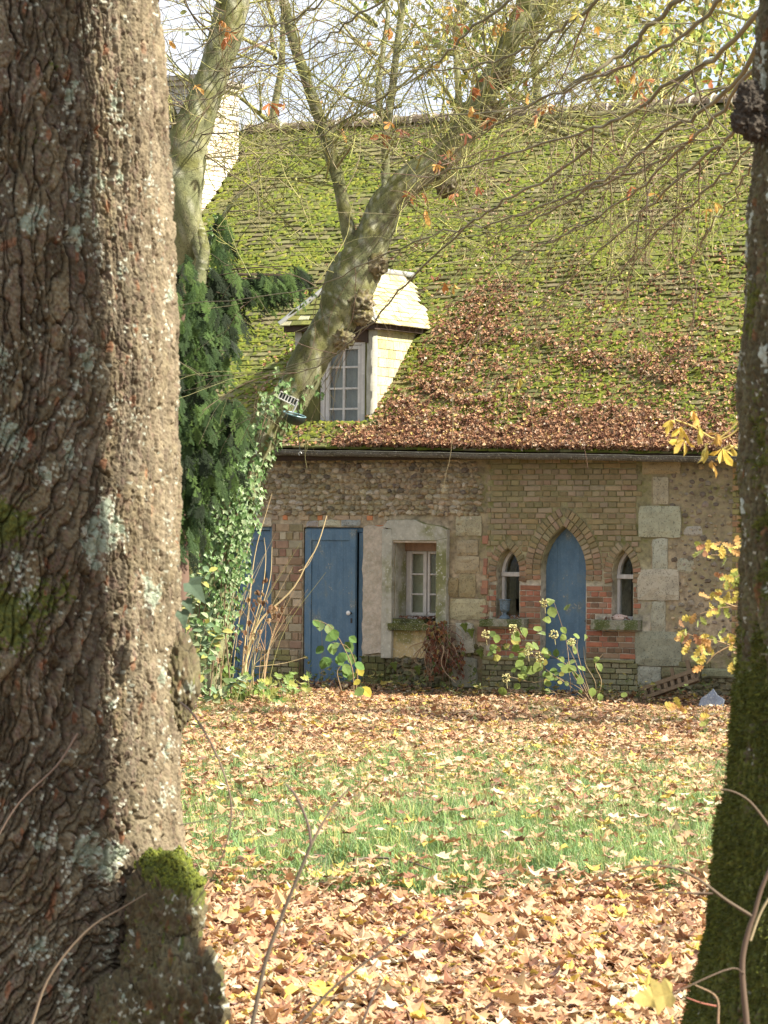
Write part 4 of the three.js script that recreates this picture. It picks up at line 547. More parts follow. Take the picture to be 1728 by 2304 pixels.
// ---- moss and fallen leaves on the roof
{
  const r = mulberry(541), moss = stuff(part('roof_moss', roof)), lists = Array.from({ length: 4 }, () => []), M_moss = std({ roughness: 1 });
  const geos = [0, 1, 2, 3].map((k) => { const g = stoneShape(700 + k, 0.9, 1); g.translate(0, 0, -0.25); return g; });
  const frame = new THREE.Matrix4().makeBasis(V(1, 0, 0), V(0, SA, -CA), roofN), q0 = new THREE.Quaternion().setFromRotationMatrix(frame);
  for (let i = 0; i < 120000; i++) { const x = R(r, -5.2, 6.2), s = Math.floor(r() * roofLen / 0.094) * 0.094 + R(r, 0.012, 0.085); if (s > roofLen - 0.05) continue; const m = mossRoof(x, s) + 0.25 * n2(x * 9, s * 9); if (r() > 0.42 * sstep(0.45, 1.1, m)) continue; const base = roofAt(x, s); if (underDormer(base, 0.03) || (x < -4.95 && s > 4.3 && s < 6.4)) continue; const p = roofAt(x, s, 0.036 - 0.16 * ((s % 0.094) - 0.02) + R(r, 0, 0.004)); const w = R(r, 0.035, 0.1), k = r(); const c = rough(k < 0.6 ? [0.135, 0.163, 0.01] : k < 0.85 ? [0.09, 0.118, 0.01] : [0.185, 0.185, 0.02], r, 0.15); lists[Math.floor(r() * 4)].push([new THREE.Matrix4().compose(p, q0.clone().multiply(new THREE.Quaternion().setFromEuler(new THREE.Euler(0, 0, R(r, 0, 6)))), V(w, w * R(r, 0.4, 0.8), R(r, 0.01, 0.022))), c]); }
  lists.forEach((l, i) => instances('moss_cushion_layer', geos[i], M_moss, l, moss).userData.kind = 'stuff');
  // leaves: heaped along the gutter, drifts up the slope, thin near the ridge
  const leaves = stuff(part('roof_leaves', roof)), ll = Array.from({ length: 5 }, () => []);
  for (let i = 0; i < 90000; i++) { const x = R(r, -2.4, 6.2), s = roofLen * Math.pow(r(), 1.9); let dens = 0.05 + 0.14 * sstep(4.2, 2.2, s) * sstep(-0.4, 0.3, x) + 0.85 * sstep(0.7, 0.1, s + 0.5 * fbm2(x * 1.1, 3, 3) + 0.34 * n2(x * 5, s * 5)) * sstep(-0.75, -0.1, x); const drift = fbm2(x * 0.75 + 0.8 * s + 2, s * 1.0 - 1.3, 4); dens += 0.95 * sstep(0.02, 0.3, drift - 0.24 + 0.18 * sstep(2.2, 0.7, s) - 0.2 * sstep(1.9, 3.2, s) + 0.3 * n2(x * 4.5, s * 4.5)) * sstep(-0.4, 0.2, x) * sstep(3.3, 2.0, s); const pile = Math.hypot((x - 0.25 - 0.1 * s) / 0.5, (s - 2.5) / 0.9); dens += 0.8 * sstep(1.1, 0.4, pile + 0.3 * n2(x * 4, s * 4)); if (r() > dens) continue; const base = roofAt(x, s); if (underDormer(base, 0.02)) continue; const heap = dens > 0.6 ? R(r, 0, 0.06) : 0; const p = roofAt(x, s, 0.05 + heap), z = R(r, 0.025, 0.06), k = r(); const c = rough(k < 0.4 ? [0.34, 0.175, 0.095] : k < 0.62 ? [0.19, 0.085, 0.05] : k < 0.86 ? [0.5, 0.31, 0.175] : k < 0.92 ? [0.6, 0.45, 0.16] : [0.6, 0.46, 0.33], r, 0.15); ll[Math.floor(r() * 5)].push([new THREE.Matrix4().compose(p, q0.clone().multiply(new THREE.Quaternion().setFromEuler(new THREE.Euler(R(r, -0.8, 0.8), R(r, -0.8, 0.8), R(r, 0, 6.28)))), V(z, z, z)), c]); }
  ll.forEach((l, i) => instances('roof_leaf_layer', leafGeo(i < 2 ? 'maple' : 'oval', 640 + i, 1.2, 1, 0.1), M_litter, l, leaves).userData.kind = 'stuff');
}
// =====================================================================  the two near trees
function worley(x, y, seed = 0) { const ix = Math.floor(x), iy = Math.floor(y); let f1 = 9, f2 = 9, id = 0; for (let j = -1; j <= 1; j++) for (let i = -1; i <= 1; i++) { let h = Math.imul(ix + i + seed * 131, 374761393) ^ Math.imul(iy + j, 668265263); h = Math.imul(h ^ (h >>> 13), 1274126177); h ^= h >>> 16; const px = ((h & 0xffff) / 65535) * 0.9 + i + ix + 0.05, py = ((h >>> 16) / 65535) * 0.9 + j + iy + 0.05, d = Math.hypot(px - x, py - y); if (d < f1) { f2 = f1; f1 = d; id = h; } else if (d < f2) f2 = d; } return [f1, f2, (id & 1023) / 1023]; }
function barkSkin({ base, phis, rows, radius, disp, colour, lean = () => [0, 0] }) { // phi: from facing the camera (0) to the right (+)
  const er = side0, ef = gf.clone().negate(), nP = phis.length, nR = rows.length, pos = new Float32Array(nP * nR * 3), col = new Float32Array(nP * nR * 3), uv = new Float32Array(nP * nR * 2), idx = [];
  for (let j = 0; j < nR; j++) { const h = rows[j], [lx, lz] = lean(h); for (let i = 0; i < nP; i++) { const f = phis[i], r0 = radius(h, f), u = r0 * f, r = r0 + disp(u, h, f), k = j * nP + i, cx = Math.cos(f) * r, sx = Math.sin(f) * r; pos[3 * k] = base.x + ef.x * cx + er.x * (sx + lx) + ef.x * lz; pos[3 * k + 1] = h; pos[3 * k + 2] = base.z + ef.z * cx + er.z * (sx + lx) + ef.z * lz; const c = colour(u, h, f); col[3 * k] = c[0]; col[3 * k + 1] = c[1]; col[3 * k + 2] = c[2]; uv[2 * k] = u; uv[2 * k + 1] = h; if (j && i) { const a = k - nP - 1, b = k - nP, c2 = k - 1; idx.push(a, b, c2, b, k, c2); } } }
  const g = new THREE.BufferGeometry(); g.setAttribute('position', new THREE.BufferAttribute(pos, 3)); g.setAttribute('color', new THREE.BufferAttribute(col, 3)); g.setAttribute('uv', new THREE.BufferAttribute(uv, 2)); g.setIndex(idx); g.computeVertexNormals(); return g;
}
const span = (a, b, n) => Array.from({ length: n }, (_, i) => lerp(a, b, i / (n - 1)));
const T_barkB = T_grainB.clone(); T_barkB.repeat.set(5, 3.4);
const M_bark = std({ vertexColors: true, map: T_grain, bumpMap: T_barkB, bumpScale: 0.006, roughness: 0.95 });
const barkBlend = (u, h, s = 0) => { const a = fbm2(u * 5 + s, h * 3, 3), b = n2(u * 30 + s, h * 18), k = 1 + 0.35 * n2(u * 90, h * 55 + s); let c = mix3([0.1, 0.08, 0.048], [0.152, 0.127, 0.083], sstep(-0.3, 0.4, a)); if (b > 0.45) c = mix3(c, [0.115, 0.075, 0.055], 0.6); const rust = n2(u * 13 + 7 + s, h * 6); if (rust > 0.74) c = mix3(c, [0.2, 0.085, 0.04], 0.7 * sstep(0.74, 0.84, rust)); return c.map((v) => v * k); };
const lichenOn = (c, u, h, amt, s = 0) => { const cl = fbm2(u * 4 + 11 + s, h * 3.2, 3) + amt, [f1, , id] = worley(u / 0.013, h / 0.013, 3), [g1, , jd] = worley(u / 0.028 + 9, h / 0.028, 5); if (id < clamp(0.05 + 0.8 * sstep(0.0, 0.45, cl)) && f1 < 0.36 + 0.2 * id) c = mix3([0.30, 0.325, 0.26], [0.42, 0.43, 0.36], jd); if (jd < 0.85 * sstep(0.2, 0.5, cl) && g1 < 0.62 + 0.15 * n2(u * 80, h * 80)) c = mix3(c, [0.25, 0.30, 0.23], 0.8); return c; };
const mossOn = (c, u, h, m) => { const k = m + 0.5 * fbm2(u * 14, h * 14, 3) + 0.22 * n2(u * 60, h * 60); return k > 0.5 ? mix3(c, mix3([0.055, 0.07, 0.012], [0.12, 0.13, 0.02], clamp(0.5 + 0.6 * n2(u * 45, h * 45))), sstep(0.5, 0.62, k)) : c; };
{
  const DT = 10.8, SC = F / DT, CXT = -25, H = (py) => EYE - (py - 1240) / SC; const c0 = onDepth(CXT, 1240, DT), base = V(c0.x, 0, c0.z);
  const edge = table([[-3000, 330], [0, 348], [50, 352], [104, 357], [208, 366], [417, 372], [521, 382], [625, 387], [729, 393], [937, 397], [1146, 402], [1250, 405], [1420, 402], [1560, 408], [1770, 414], [1920, 424], [2100, 440], [2200, 462], [2304, 486], [2600, 600]]);
  const hT = table([-3000, 0, 50, 104, 208, 417, 521, 625, 729, 937, 1146, 1250, 1420, 1560, 1770, 1920, 2100, 2200, 2304, 2600].map((p) => [H(p), (edge(p) - CXT) / SC]).reverse());
  const tree = thing('old_tree', 'huge rough trunk with lichen and moss at the left, closest to the viewer', 'tree'); 
  // furrows lean: down to the right at mid height, down to the left near the root
  const shear = table([[H(2500), 0.75], [H(2300), 0.55], [H(1900), 0.16], [H(1650), 0.0], [H(1400), -0.06], [H(1200), -0.16], [H(950), -0.30], [H(800), -0.33], [H(600), -0.33]]);
  const plate = (uu, vv, u, h, wn) => worley(uu / 0.043 + wn, vv / 0.18 + 0.3 * n2(u * 14 + 4, h * 9), 1);
  const disp = (u, h, f) => {
    const w = 1.25 - sstep(0.55, 1.25, f) * 0.95, knot = Math.exp(-(((u - 0.12) / 0.16) ** 2 + ((h - H(1430)) / 0.22) ** 2));
    let uu = u + shear(h) * w + 0.022 * n2(u * 2.6, h * 1.9) + 0.006 * n2(u * 12 + 3, h * 5), vv = h + 0.03 * n2(u * 5 + 8, h * 3); uu += 0.03 * knot * n2(u * 5, h * 5); vv += 0.03 * knot * n2(u * 5 + 5, h * 5 + 5);
    const wn = 0.3 * n2(u * 18, h * 10), [a1, a2, ai] = plate(uu, vv, u, h, wn), [b1, b2, bi] = worley(uu / 0.024 + wn, vv / 0.055 + 0.3 * n2(u * 30, h * 12), 2), fine = fbm2(u * 75, h * 45, 4), [k1, k2] = worley(uu / 0.062 + 0.5 * wn, vv / 0.75 + 0.4 * n2(u * 14, h * 3), 7);
    const plain = sstep(0.65, 1.15, f) * 0.5, d = (1 - plain) * (0.016 * sstep(0.0, 0.2, a2 - a1) + 0.012 * (ai - 0.5) + 0.004 * sstep(0, 0.16, b2 - b1) + 0.006 * (bi - 0.5) + 0.02 * sstep(0.0, 0.14, k2 - k1)) + plain * (0.022 + 0.009 * n2(uu * 46, h * 4.5) + 0.004 * n2(uu * 110, h * 11)) + 0.0075 * fine * (1 - 0.5 * plain) + 0.0012 * n2(u * 190, h * 150);
    return d - 0.03 + 0.026 * fbm2(u * 3 + 2, h * 1.6, 2) + 0.009 * fbm2(u * 9, h * 4, 2) + 0.03 * knot;
  };
  const patch = (u, h, pu, ph, ru, rh) => Math.exp(-(((u - pu) / ru) ** 2 + ((h - ph) / rh) ** 2)); const U = (px) => Math.asin(clamp((px - CXT) / SC / 0.6, -0.99, 0.99)) * 0.6;
  const colour = (u, h, f) => {
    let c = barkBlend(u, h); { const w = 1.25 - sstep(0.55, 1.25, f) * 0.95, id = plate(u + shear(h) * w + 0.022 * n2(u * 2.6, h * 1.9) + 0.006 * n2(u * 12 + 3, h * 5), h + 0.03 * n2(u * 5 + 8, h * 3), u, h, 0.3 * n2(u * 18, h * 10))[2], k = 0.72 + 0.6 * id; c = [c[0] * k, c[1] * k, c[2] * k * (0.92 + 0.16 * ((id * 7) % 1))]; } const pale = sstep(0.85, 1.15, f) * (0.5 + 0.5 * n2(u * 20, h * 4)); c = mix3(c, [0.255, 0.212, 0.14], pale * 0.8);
    const L = -0.2 + 0.5 * patch(u, h, U(200), H(2000), 0.1, 0.2) + 0.42 * patch(u, h, U(250), H(1150), 0.14, 0.18) + 0.35 * patch(u, h, U(40), H(1000), 0.1, 0.12) + 0.35 * patch(u, h, U(350), H(1480), 0.04, 0.3) + 0.45 * patch(u, h, U(20), H(1830), 0.04, 0.07) + 0.25 * patch(u, h, U(90), H(400), 0.2, 0.2) + 0.55 * patch(u, h, U(270), H(1900), 0.08, 0.13) + 0.22 * patch(u, h, U(240), H(560), 0.1, 0.3);
    c = lichenOn(c, u, h, L); const m = 1.25 * patch(u, h, U(35), H(1190), 0.13, 0.075) + 1.0 * patch(u, h, U(45), H(1390), 0.15, 0.11) + 0.5 * patch(u, h, U(170), H(1330), 0.08, 0.07) + 0.3 * patch(u, h, U(140), H(200), 0.1, 0.1) + 0.3 * patch(u, h, U(100), H(370), 0.1, 0.1); return mossOn(c, u, h, m);
  };
  const rows = [...span(-0.15, H(2330), 10), ...span(H(2324), H(-14), 960), ...span(H(-40), 7.5, 60)];
  mesh('trunk', barkSkin({ base, radius: hT, rows, phis: [...span(-3.0, -1.5, 24), ...span(-1.46, -0.16, 150), ...span(-0.12, 1.66, 400), ...span(1.72, 3.2832, 24)], disp, colour }), M_bark, tree);
  // burls: a dark one on the right edge, two swellings at the foot
  const burl = (px, py, d, rx, ry, rz, seed, moss, lump = 0.1) => { const g0 = new THREE.IcosahedronGeometry(1, rx < 0.08 ? 18 : 40), P = g0.attributes.position, col = [], c = onDepth(px, py, d), v = V(0, 0, 0), ef = gf.clone().negate(); for (let i = 0; i < P.count; i++) { v.fromBufferAttribute(P, i).normalize(); const [a, b] = worley(v.x * 9 + v.z * 5 + seed, v.y * 8 + v.z * 3, seed), k = 1 + lump * fbm3(v.x * 1.8 + seed, v.y * 1.8, v.z * 1.8, 4) * 1.6 + 0.11 * fbm3(v.x * 5 + seed, v.y * 4, v.z * 5, 3) + 0.035 * sstep(0, 0.3, b - a) + 0.03 * fbm3(v.x * 13 + seed, v.y * 13, v.z * 13, 3); const p = c.clone().addScaledVector(side0, v.x * rx * k).addScaledVector(V(0, 1, 0), v.y * ry * k).addScaledVector(ef, v.z * rz * k); P.setXYZ(i, p.x, p.y, p.z); let q = barkBlend(v.x * rx + seed, v.y * ry, 3).map((t, z) => t * [0.8, 0.82, 0.66][z]); q = lichenOn(q, v.x * rx + seed * 3, v.y * ry, -0.2 + 0.2 * n2(v.x * 3 + seed, v.y * 3)); q = mossOn(q, v.x * rx + seed, v.y * ry + v.z * 0.1, moss ? 0.9 * sstep(0.35, 0.8, v.y + 0.35 * v.x) + 0.33 : 0.3); col.push(...q); } g0.setAttribute('color', new THREE.Float32BufferAttribute(col, 3)); const g = boxUV(g0); let gm = g; gm.deleteAttribute('normal'); gm = mergeV(gm); mesh('burl', gm, M_bark, tree); };
  burl(398, 1525, 10.75, 0.07, 0.145, 0.11, 3, false); burl(395, 1600, 10.72, 0.04, 0.07, 0.07, 5, false);
  burl(372, 2055, 10.32, 0.118, 0.18, 0.12, 7, true); burl(392, 2265, 10.25, 0.15, 0.215, 0.16, 9, false); burl(285, 2300, 10.22, 0.12, 0.15, 0.13, 13, false); burl(350, 2160, 10.26, 0.10, 0.12, 0.10, 15, false);
  // limbs above the frame keep the trunk a tree
  for (const [a, l] of [[0.9, 3.2], [-1.2, 3], [2.6, 3.4]]) { const d = side0.clone().multiplyScalar(Math.sin(a)).addScaledVector(gf, -Math.cos(a)), p0 = V(base.x, 6.4, base.z); const [pp, rr] = smoothPath([p0, p0.clone().addScaledVector(d, 0.8).add(V(0, 1.2, 0)), p0.clone().addScaledVector(d, l).add(V(0, 4, 0))], 10, [0.3, 0.22, 0.05]); mesh('limb', tube(pp, rr, 8, 0.1, a, (p) => barkBlend(p.x, p.y)), M_bark, tree); }
  house.oldTree = tree;
  // moss cushion tufts on the lower swelling and the moss patches
  const mt = []; const r = mulberry(561), gm = stoneShape(720, 0.9, 0); const c = onDepth(372, 2050, 10.32), ef = gf.clone().negate(); for (let i = 0; i < 9000; i++) { const th = R(r, 0, 6.28), y = R(r, 0.45, 1), q = Math.sqrt(1 - y * y); const v = V(Math.cos(th) * q, y, Math.sin(th) * q); if (v.z < -0.4 || r() > sstep(0.5, 0.9, v.y + 0.45 * v.x + 0.35 * n2(v.x * 5, v.z * 5))) continue; const k = 1 + 0.256 * fbm3(v.x * 1.8 + 7, v.y * 1.8, v.z * 1.8, 4) + 0.06; const p = c.clone().addScaledVector(side0, v.x * 0.118 * k).addScaledVector(V(0, 1, 0), v.y * 0.175 * k).addScaledVector(ef, v.z * 0.12 * k); const s = R(r, 0.003, 0.0075); mt.push([mat4(p.x, p.y - 0.004, p.z, R(r, 0, 3), R(r, 0, 3), 0, s, s * 1.5, s), rough(r() < 0.6 ? [0.135, 0.155, 0.016] : [0.085, 0.105, 0.014], r, 0.25)]); } stuff(instances('moss', gm, std({ roughness: 1 }), mt, tree));
}
function mergeV(g) { // joins equal corners so that normals run smooth
  const P = g.attributes.position, U = g.attributes.uv, C = g.attributes.color, map = new Map(), pos = [], uv = [], col = [], idx = []; for (let i = 0; i < P.count; i++) { const k = Math.round(P.getX(i) * 1e5) + ',' + Math.round(P.getY(i) * 1e5) + ',' + Math.round(P.getZ(i) * 1e5); let n = map.get(k); if (n === undefined) { n = pos.length / 3; map.set(k, n); pos.push(P.getX(i), P.getY(i), P.getZ(i)); uv.push(U.getX(i), U.getY(i)); if (C) col.push(C.getX(i), C.getY(i), C.getZ(i)); } idx.push(n); }
  const o = new THREE.BufferGeometry(); o.setAttribute('position', new THREE.Float32BufferAttribute(pos, 3)); o.setAttribute('uv', new THREE.Float32BufferAttribute(uv, 2)); if (C) o.setAttribute('color', new THREE.Float32BufferAttribute(col, 3)); o.setIndex(idx); o.computeVertexNormals(); return o;
}
let rightTree;
{ // right trunk: grey above, mossy below
  const DT = 9.2, SC = F / DT, CXT = 1885, H = (py) => EYE - (py - 1240) / SC, c0 = onDepth(CXT, 1240, DT), base = V(c0.x, 0, c0.z);
  const E = [[-3000, 1705], [0, 1697], [104, 1690], [200, 1690], [312, 1690], [470, 1678], [677, 1668], [885, 1662], [1146, 1665], [1300, 1667], [1510, 1657], [1667, 1646], [1823, 1630], [1980, 1610], [2135, 1584], [2292, 1553], [2600, 1440]], hT = table(E.map(([p, e]) => [H(p), (CXT - e) / SC]).reverse());
  rightTree = thing('mossy_tree', 'dark trunk at the right edge, green with moss towards its foot', 'tree');
  const disp = (u, h) => { const uu = u + 0.02 * n2(u * 4, h * 2.4 + 40) + 0.008 * n2(u * 13, h * 8), [a1, a2] = worley(uu / 0.03, h / 0.12 + 0.3 * n2(u * 9, h * 4), 11), [b1, b2] = worley(uu / 0.016, h / 0.035, 12); return 0.011 * sstep(0.02, 0.4, a2 - a1) + 0.005 * sstep(0, 0.3, b2 - b1) + 0.004 * fbm2(u * 60, h * 40, 3) + 0.02 * fbm2(u * 5, h * 2.5 + 9, 2) - 0.015; };
  const mossH = (u, h) => 0.12 + 0.62 * sstep(H(1250), H(1800), h) + 0.34 * sstep(H(200), H(800), h) + 0.6 * fbm2(u * 5 + 20, h * 2.6, 3) - 0.1;
  const colour = (u, h) => { let c = barkBlend(u, h, 30).map((v, q) => v * [0.74, 0.8, 0.62][q]); const [f1, , id] = worley(u / 0.05 + 3, h / 0.09, 17); if (id < 0.16 && f1 < 0.42 + 0.2 * n2(u * 40, h * 40) && h > H(1150)) c = [0.38, 0.42, 0.36]; c = lichenOn(c, u, h, -0.22, 30); return mossOn(c, u, h, mossH(u, h)); };
  const rows = [...span(-0.15, H(2330), 10), ...span(H(2324), H(-14), 800), ...span(H(-40), 7.5, 50)];
  mesh('trunk', barkSkin({ base, radius: hT, rows, phis: [...span(-3.2832, -1.8, 16), ...span(-1.75, -0.38, 190), ...span(-0.34, 3.0, 40)], disp, colour }), M_bark, rightTree);
  for (const [px, py, rx, ry, s] of [[1690, 235, 0.041, 0.041, 21], [1672, 272, 0.031, 0.037, 22], [1700, 285, 0.037, 0.041, 23], [1684, 205, 0.029, 0.029, 24]]) { const g0 = new THREE.IcosahedronGeometry(1, 14), P = g0.attributes.position, col = [], c = onDepth(px, py, 9.08), v = V(0, 0, 0), ef = gf.clone().negate(); for (let i = 0; i < P.count; i++) { v.fromBufferAttribute(P, i).normalize(); const k = 1 + 0.35 * fbm3(v.x * 2 + s, v.y * 2, v.z * 2, 4) + 0.12 * n3(v.x * 9, v.y * 9, v.z * 9 + s); const p = c.clone().addScaledVector(side0, v.x * rx * k).addScaledVector(V(0, 1, 0), v.y * ry * k).addScaledVector(ef, v.z * rx * k); P.setXYZ(i, p.x, p.y, p.z); col.push(...rough([0.055, 0.045, 0.033], () => 0.5 + 0.5 * n3(v.x * 20, v.y * 20, v.z * 20), 0.4)); } g0.setAttribute('color', new THREE.Float32BufferAttribute(col, 3)); const g = boxUV(g0); g.deleteAttribute('normal'); mesh('burl', mergeV(g), M_bark, rightTree); }
  const r = mulberry(571), mt = [], gm = leafGeo('lance', 733, 0.4, 0.5, 0.02); for (let i = 0; i < 42000; i++) { const h = R(r, H(2330), H(900)), f = R(r, -1.75, -0.4), r0 = hT(h), u = r0 * f; const k = mossH(u, h) + 0.5 * fbm2(u * 14, h * 14, 3) + 0.22 * n2(u * 60, h * 60); if (k < 0.56 || r() > sstep(0.5, 0.9, k)) continue; const rr = r0 + disp(u, h) - 0.001, ef = gf.clone().negate(), d = ef.clone().multiplyScalar(Math.cos(f)).addScaledVector(side0, Math.sin(f)), p = V(base.x, h, base.z).addScaledVector(d, rr); const q = new THREE.Quaternion().setFromUnitVectors(V(0, 1, 0), d.clone().add(V(R(r, -0.7, 0.7), R(r, -0.8, 0.5), R(r, -0.7, 0.7))).normalize()); const s = R(r, 0.008, 0.02); mt.push([new THREE.Matrix4().compose(p, q.multiply(new THREE.Quaternion().setFromAxisAngle(V(0, 1, 0), R(r, 0, 6))), V(s * 0.8, s, s)), rough(r() < 0.7 ? [0.075, 0.09, 0.014] : [0.13, 0.14, 0.022], r, 0.25)]); }
  stuff(instances('moss', gm, leafMat({ roughness: 1, transmission: 0.2 }), mt, rightTree));
}
// =====================================================================  trees between the viewer and the house
const M_limb = std({ vertexColors: true, map: T_speck, bumpMap: T_grainB, bumpScale: 0.01, roughness: 0.95 });
const M_twig = std({ vertexColors: true, roughness: 0.85 });
const limbColour = (seed, moss = 0.3) => (p, d) => { const a = fbm3(p.x * 2.5 + seed, p.y * 2.5, p.z * 2.5, 4), b = n3(p.x * 18, p.y * 18 + seed, p.z * 18), c2 = n3(p.x * 9 + 4, p.y * 9, p.z * 9 + seed); let c = mix3([0.165, 0.18, 0.085], [0.34, 0.34, 0.2], sstep(-0.25, 0.3, a)); c = mix3(c, [0.13, 0.135, 0.03], sstep(0.25 - moss, 0.6 - moss, a + 0.55 * d.y + 0.2 * c2) * 0.85); if (b > 0.56) c = mix3(c, [0.42, 0.43, 0.34], 0.7); if (c2 < -0.62) c = mix3(c, [0.12, 0.1, 0.075], 0.6); return c; };
function limbPath(list, depth, n = 40) { // [[px, py, width px, depth?]]
  const pts = list.map(([x, y, , d]) => onDepth(x, y, d ?? depth)), rs = list.map(([, , w, d]) => w / 2 / F * (d ?? depth)); return smoothPath(pts, n, rs);
}
// a twig with side shoots, grown into a collector
function grow(m, p, dir, len, r0, lvl, o, r) {
  const n = Math.max(4, Math.round(len / o.step)), pts = [p.clone()], d = dir.clone().normalize(), rad = [r0]; let q = p.clone(), bendv = V(R(r, -1, 1), R(r, -1, 1), R(r, -1, 1)).multiplyScalar(o.bend ?? 0.25);
  for (let i = 1; i <= n; i++) { d.addScaledVector(bendv, 1 / n).add(V(R(r, -1, 1), R(r, -1, 1), R(r, -1, 1)).multiplyScalar(o.wiggle)).add(V(0, o.rise / n, 0)); if (o.pull) d.addScaledVector(o.pull, 1 / n); d.normalize(); q = q.clone().addScaledVector(d, len / n); pts.push(q); rad.push(lerp(r0, Math.max(o.tip, r0 * 0.35), i / n)); }
  const tone = o.tones[Math.floor(r() * o.tones.length)], k = R(r, 0.8, 1.25); m.add(tube(pts, rad, lvl === 0 ? 5 : lvl === 1 ? 4 : 3, 0, 0, null, false), null, [tone[0] * k, tone[1] * k, tone[2] * k]);
  if (lvl < o.levels) { const kids = Math.max(1, Math.round(len / o.gap * R(r, 0.7, 1.3))); for (let i = 0; i < kids; i++) { const t = R(r, 0.15, 1), a = Math.min(n - 1, Math.floor(t * n)), tan = pts[a + 1].clone().sub(pts[a]).normalize(), sd = V(R(r, -1, 1), R(r, -1, 1), R(r, -1, 1)); sd.addScaledVector(tan, -sd.dot(tan)).normalize(); const cd = tan.clone().multiplyScalar(Math.cos(o.angle)).addScaledVector(sd, Math.sin(o.angle) * R(r, 0.7, 1.3)); grow(m, pts[a].clone().lerp(pts[a + 1], t * n - a), cd, len * R(r, 0.28, 0.6), Math.max(o.tip, rad[a] * 0.62), lvl + 1, o, r); } }
  if (o.tips) o.tips.push([q, d.clone()]);
}
const TONES = { green: [[0.28, 0.28, 0.08], [0.22, 0.23, 0.085], [0.34, 0.32, 0.12], [0.24, 0.2, 0.11]], brown: [[0.12, 0.095, 0.055], [0.105, 0.085, 0.05], [0.2, 0.17, 0.09], [0.19, 0.18, 0.075], [0.16, 0.10, 0.07]], grey: [[0.3, 0.27, 0.2], [0.24, 0.22, 0.16]] };
function leafCluster(parent, p, n, size, tones, r, kind = 'finger', spread = 1) { // palmate leaf: fingers from one stalk, each a part
  const droop = V(R(r, -0.5, 0.5), -1, R(r, -0.5, 0.5)).normalize(), s1 = V(R(r, -1, 1), R(r, -0.3, 0.3), R(r, -1, 1)); s1.addScaledVector(droop, -s1.dot(droop)).normalize(); const tone = tones[Math.floor(r() * tones.length)];
  for (let i = 0; i < n; i++) { const a = lerp(-1.1, 1.1, n > 1 ? i / (n - 1) : 0.5) * spread, y = droop.clone().multiplyScalar(Math.cos(a)).addScaledVector(s1, Math.sin(a)).add(V(R(r, -0.2, 0.2), R(r, -0.15, 0.15), R(r, -0.2, 0.2))).normalize(), z = V(R(r, -1, 1), R(r, -1, 1), R(r, -1, 1)); z.addScaledVector(y, -z.dot(y)).normalize(); const x = y.clone().cross(z), L = size * R(r, 0.75, 1.15) * (1 - 0.25 * Math.abs(a)); const g = leafGeo(kind, Math.floor(r() * 1e6), 0.9, 0.9, 0.05); g.applyMatrix4(basis(x, y, z, p, L)); mesh('leaf', paint(g, rough(tone, r, 0.25)), M_leafV, parent); }
}
const ORANGE = [[0.55, 0.24, 0.06], [0.48, 0.19, 0.07], [0.6, 0.34, 0.09], [0.40, 0.15, 0.08]], YELLOW = [[0.62, 0.45, 0.08], [0.5, 0.42, 0.1], [0.6, 0.36, 0.08]];
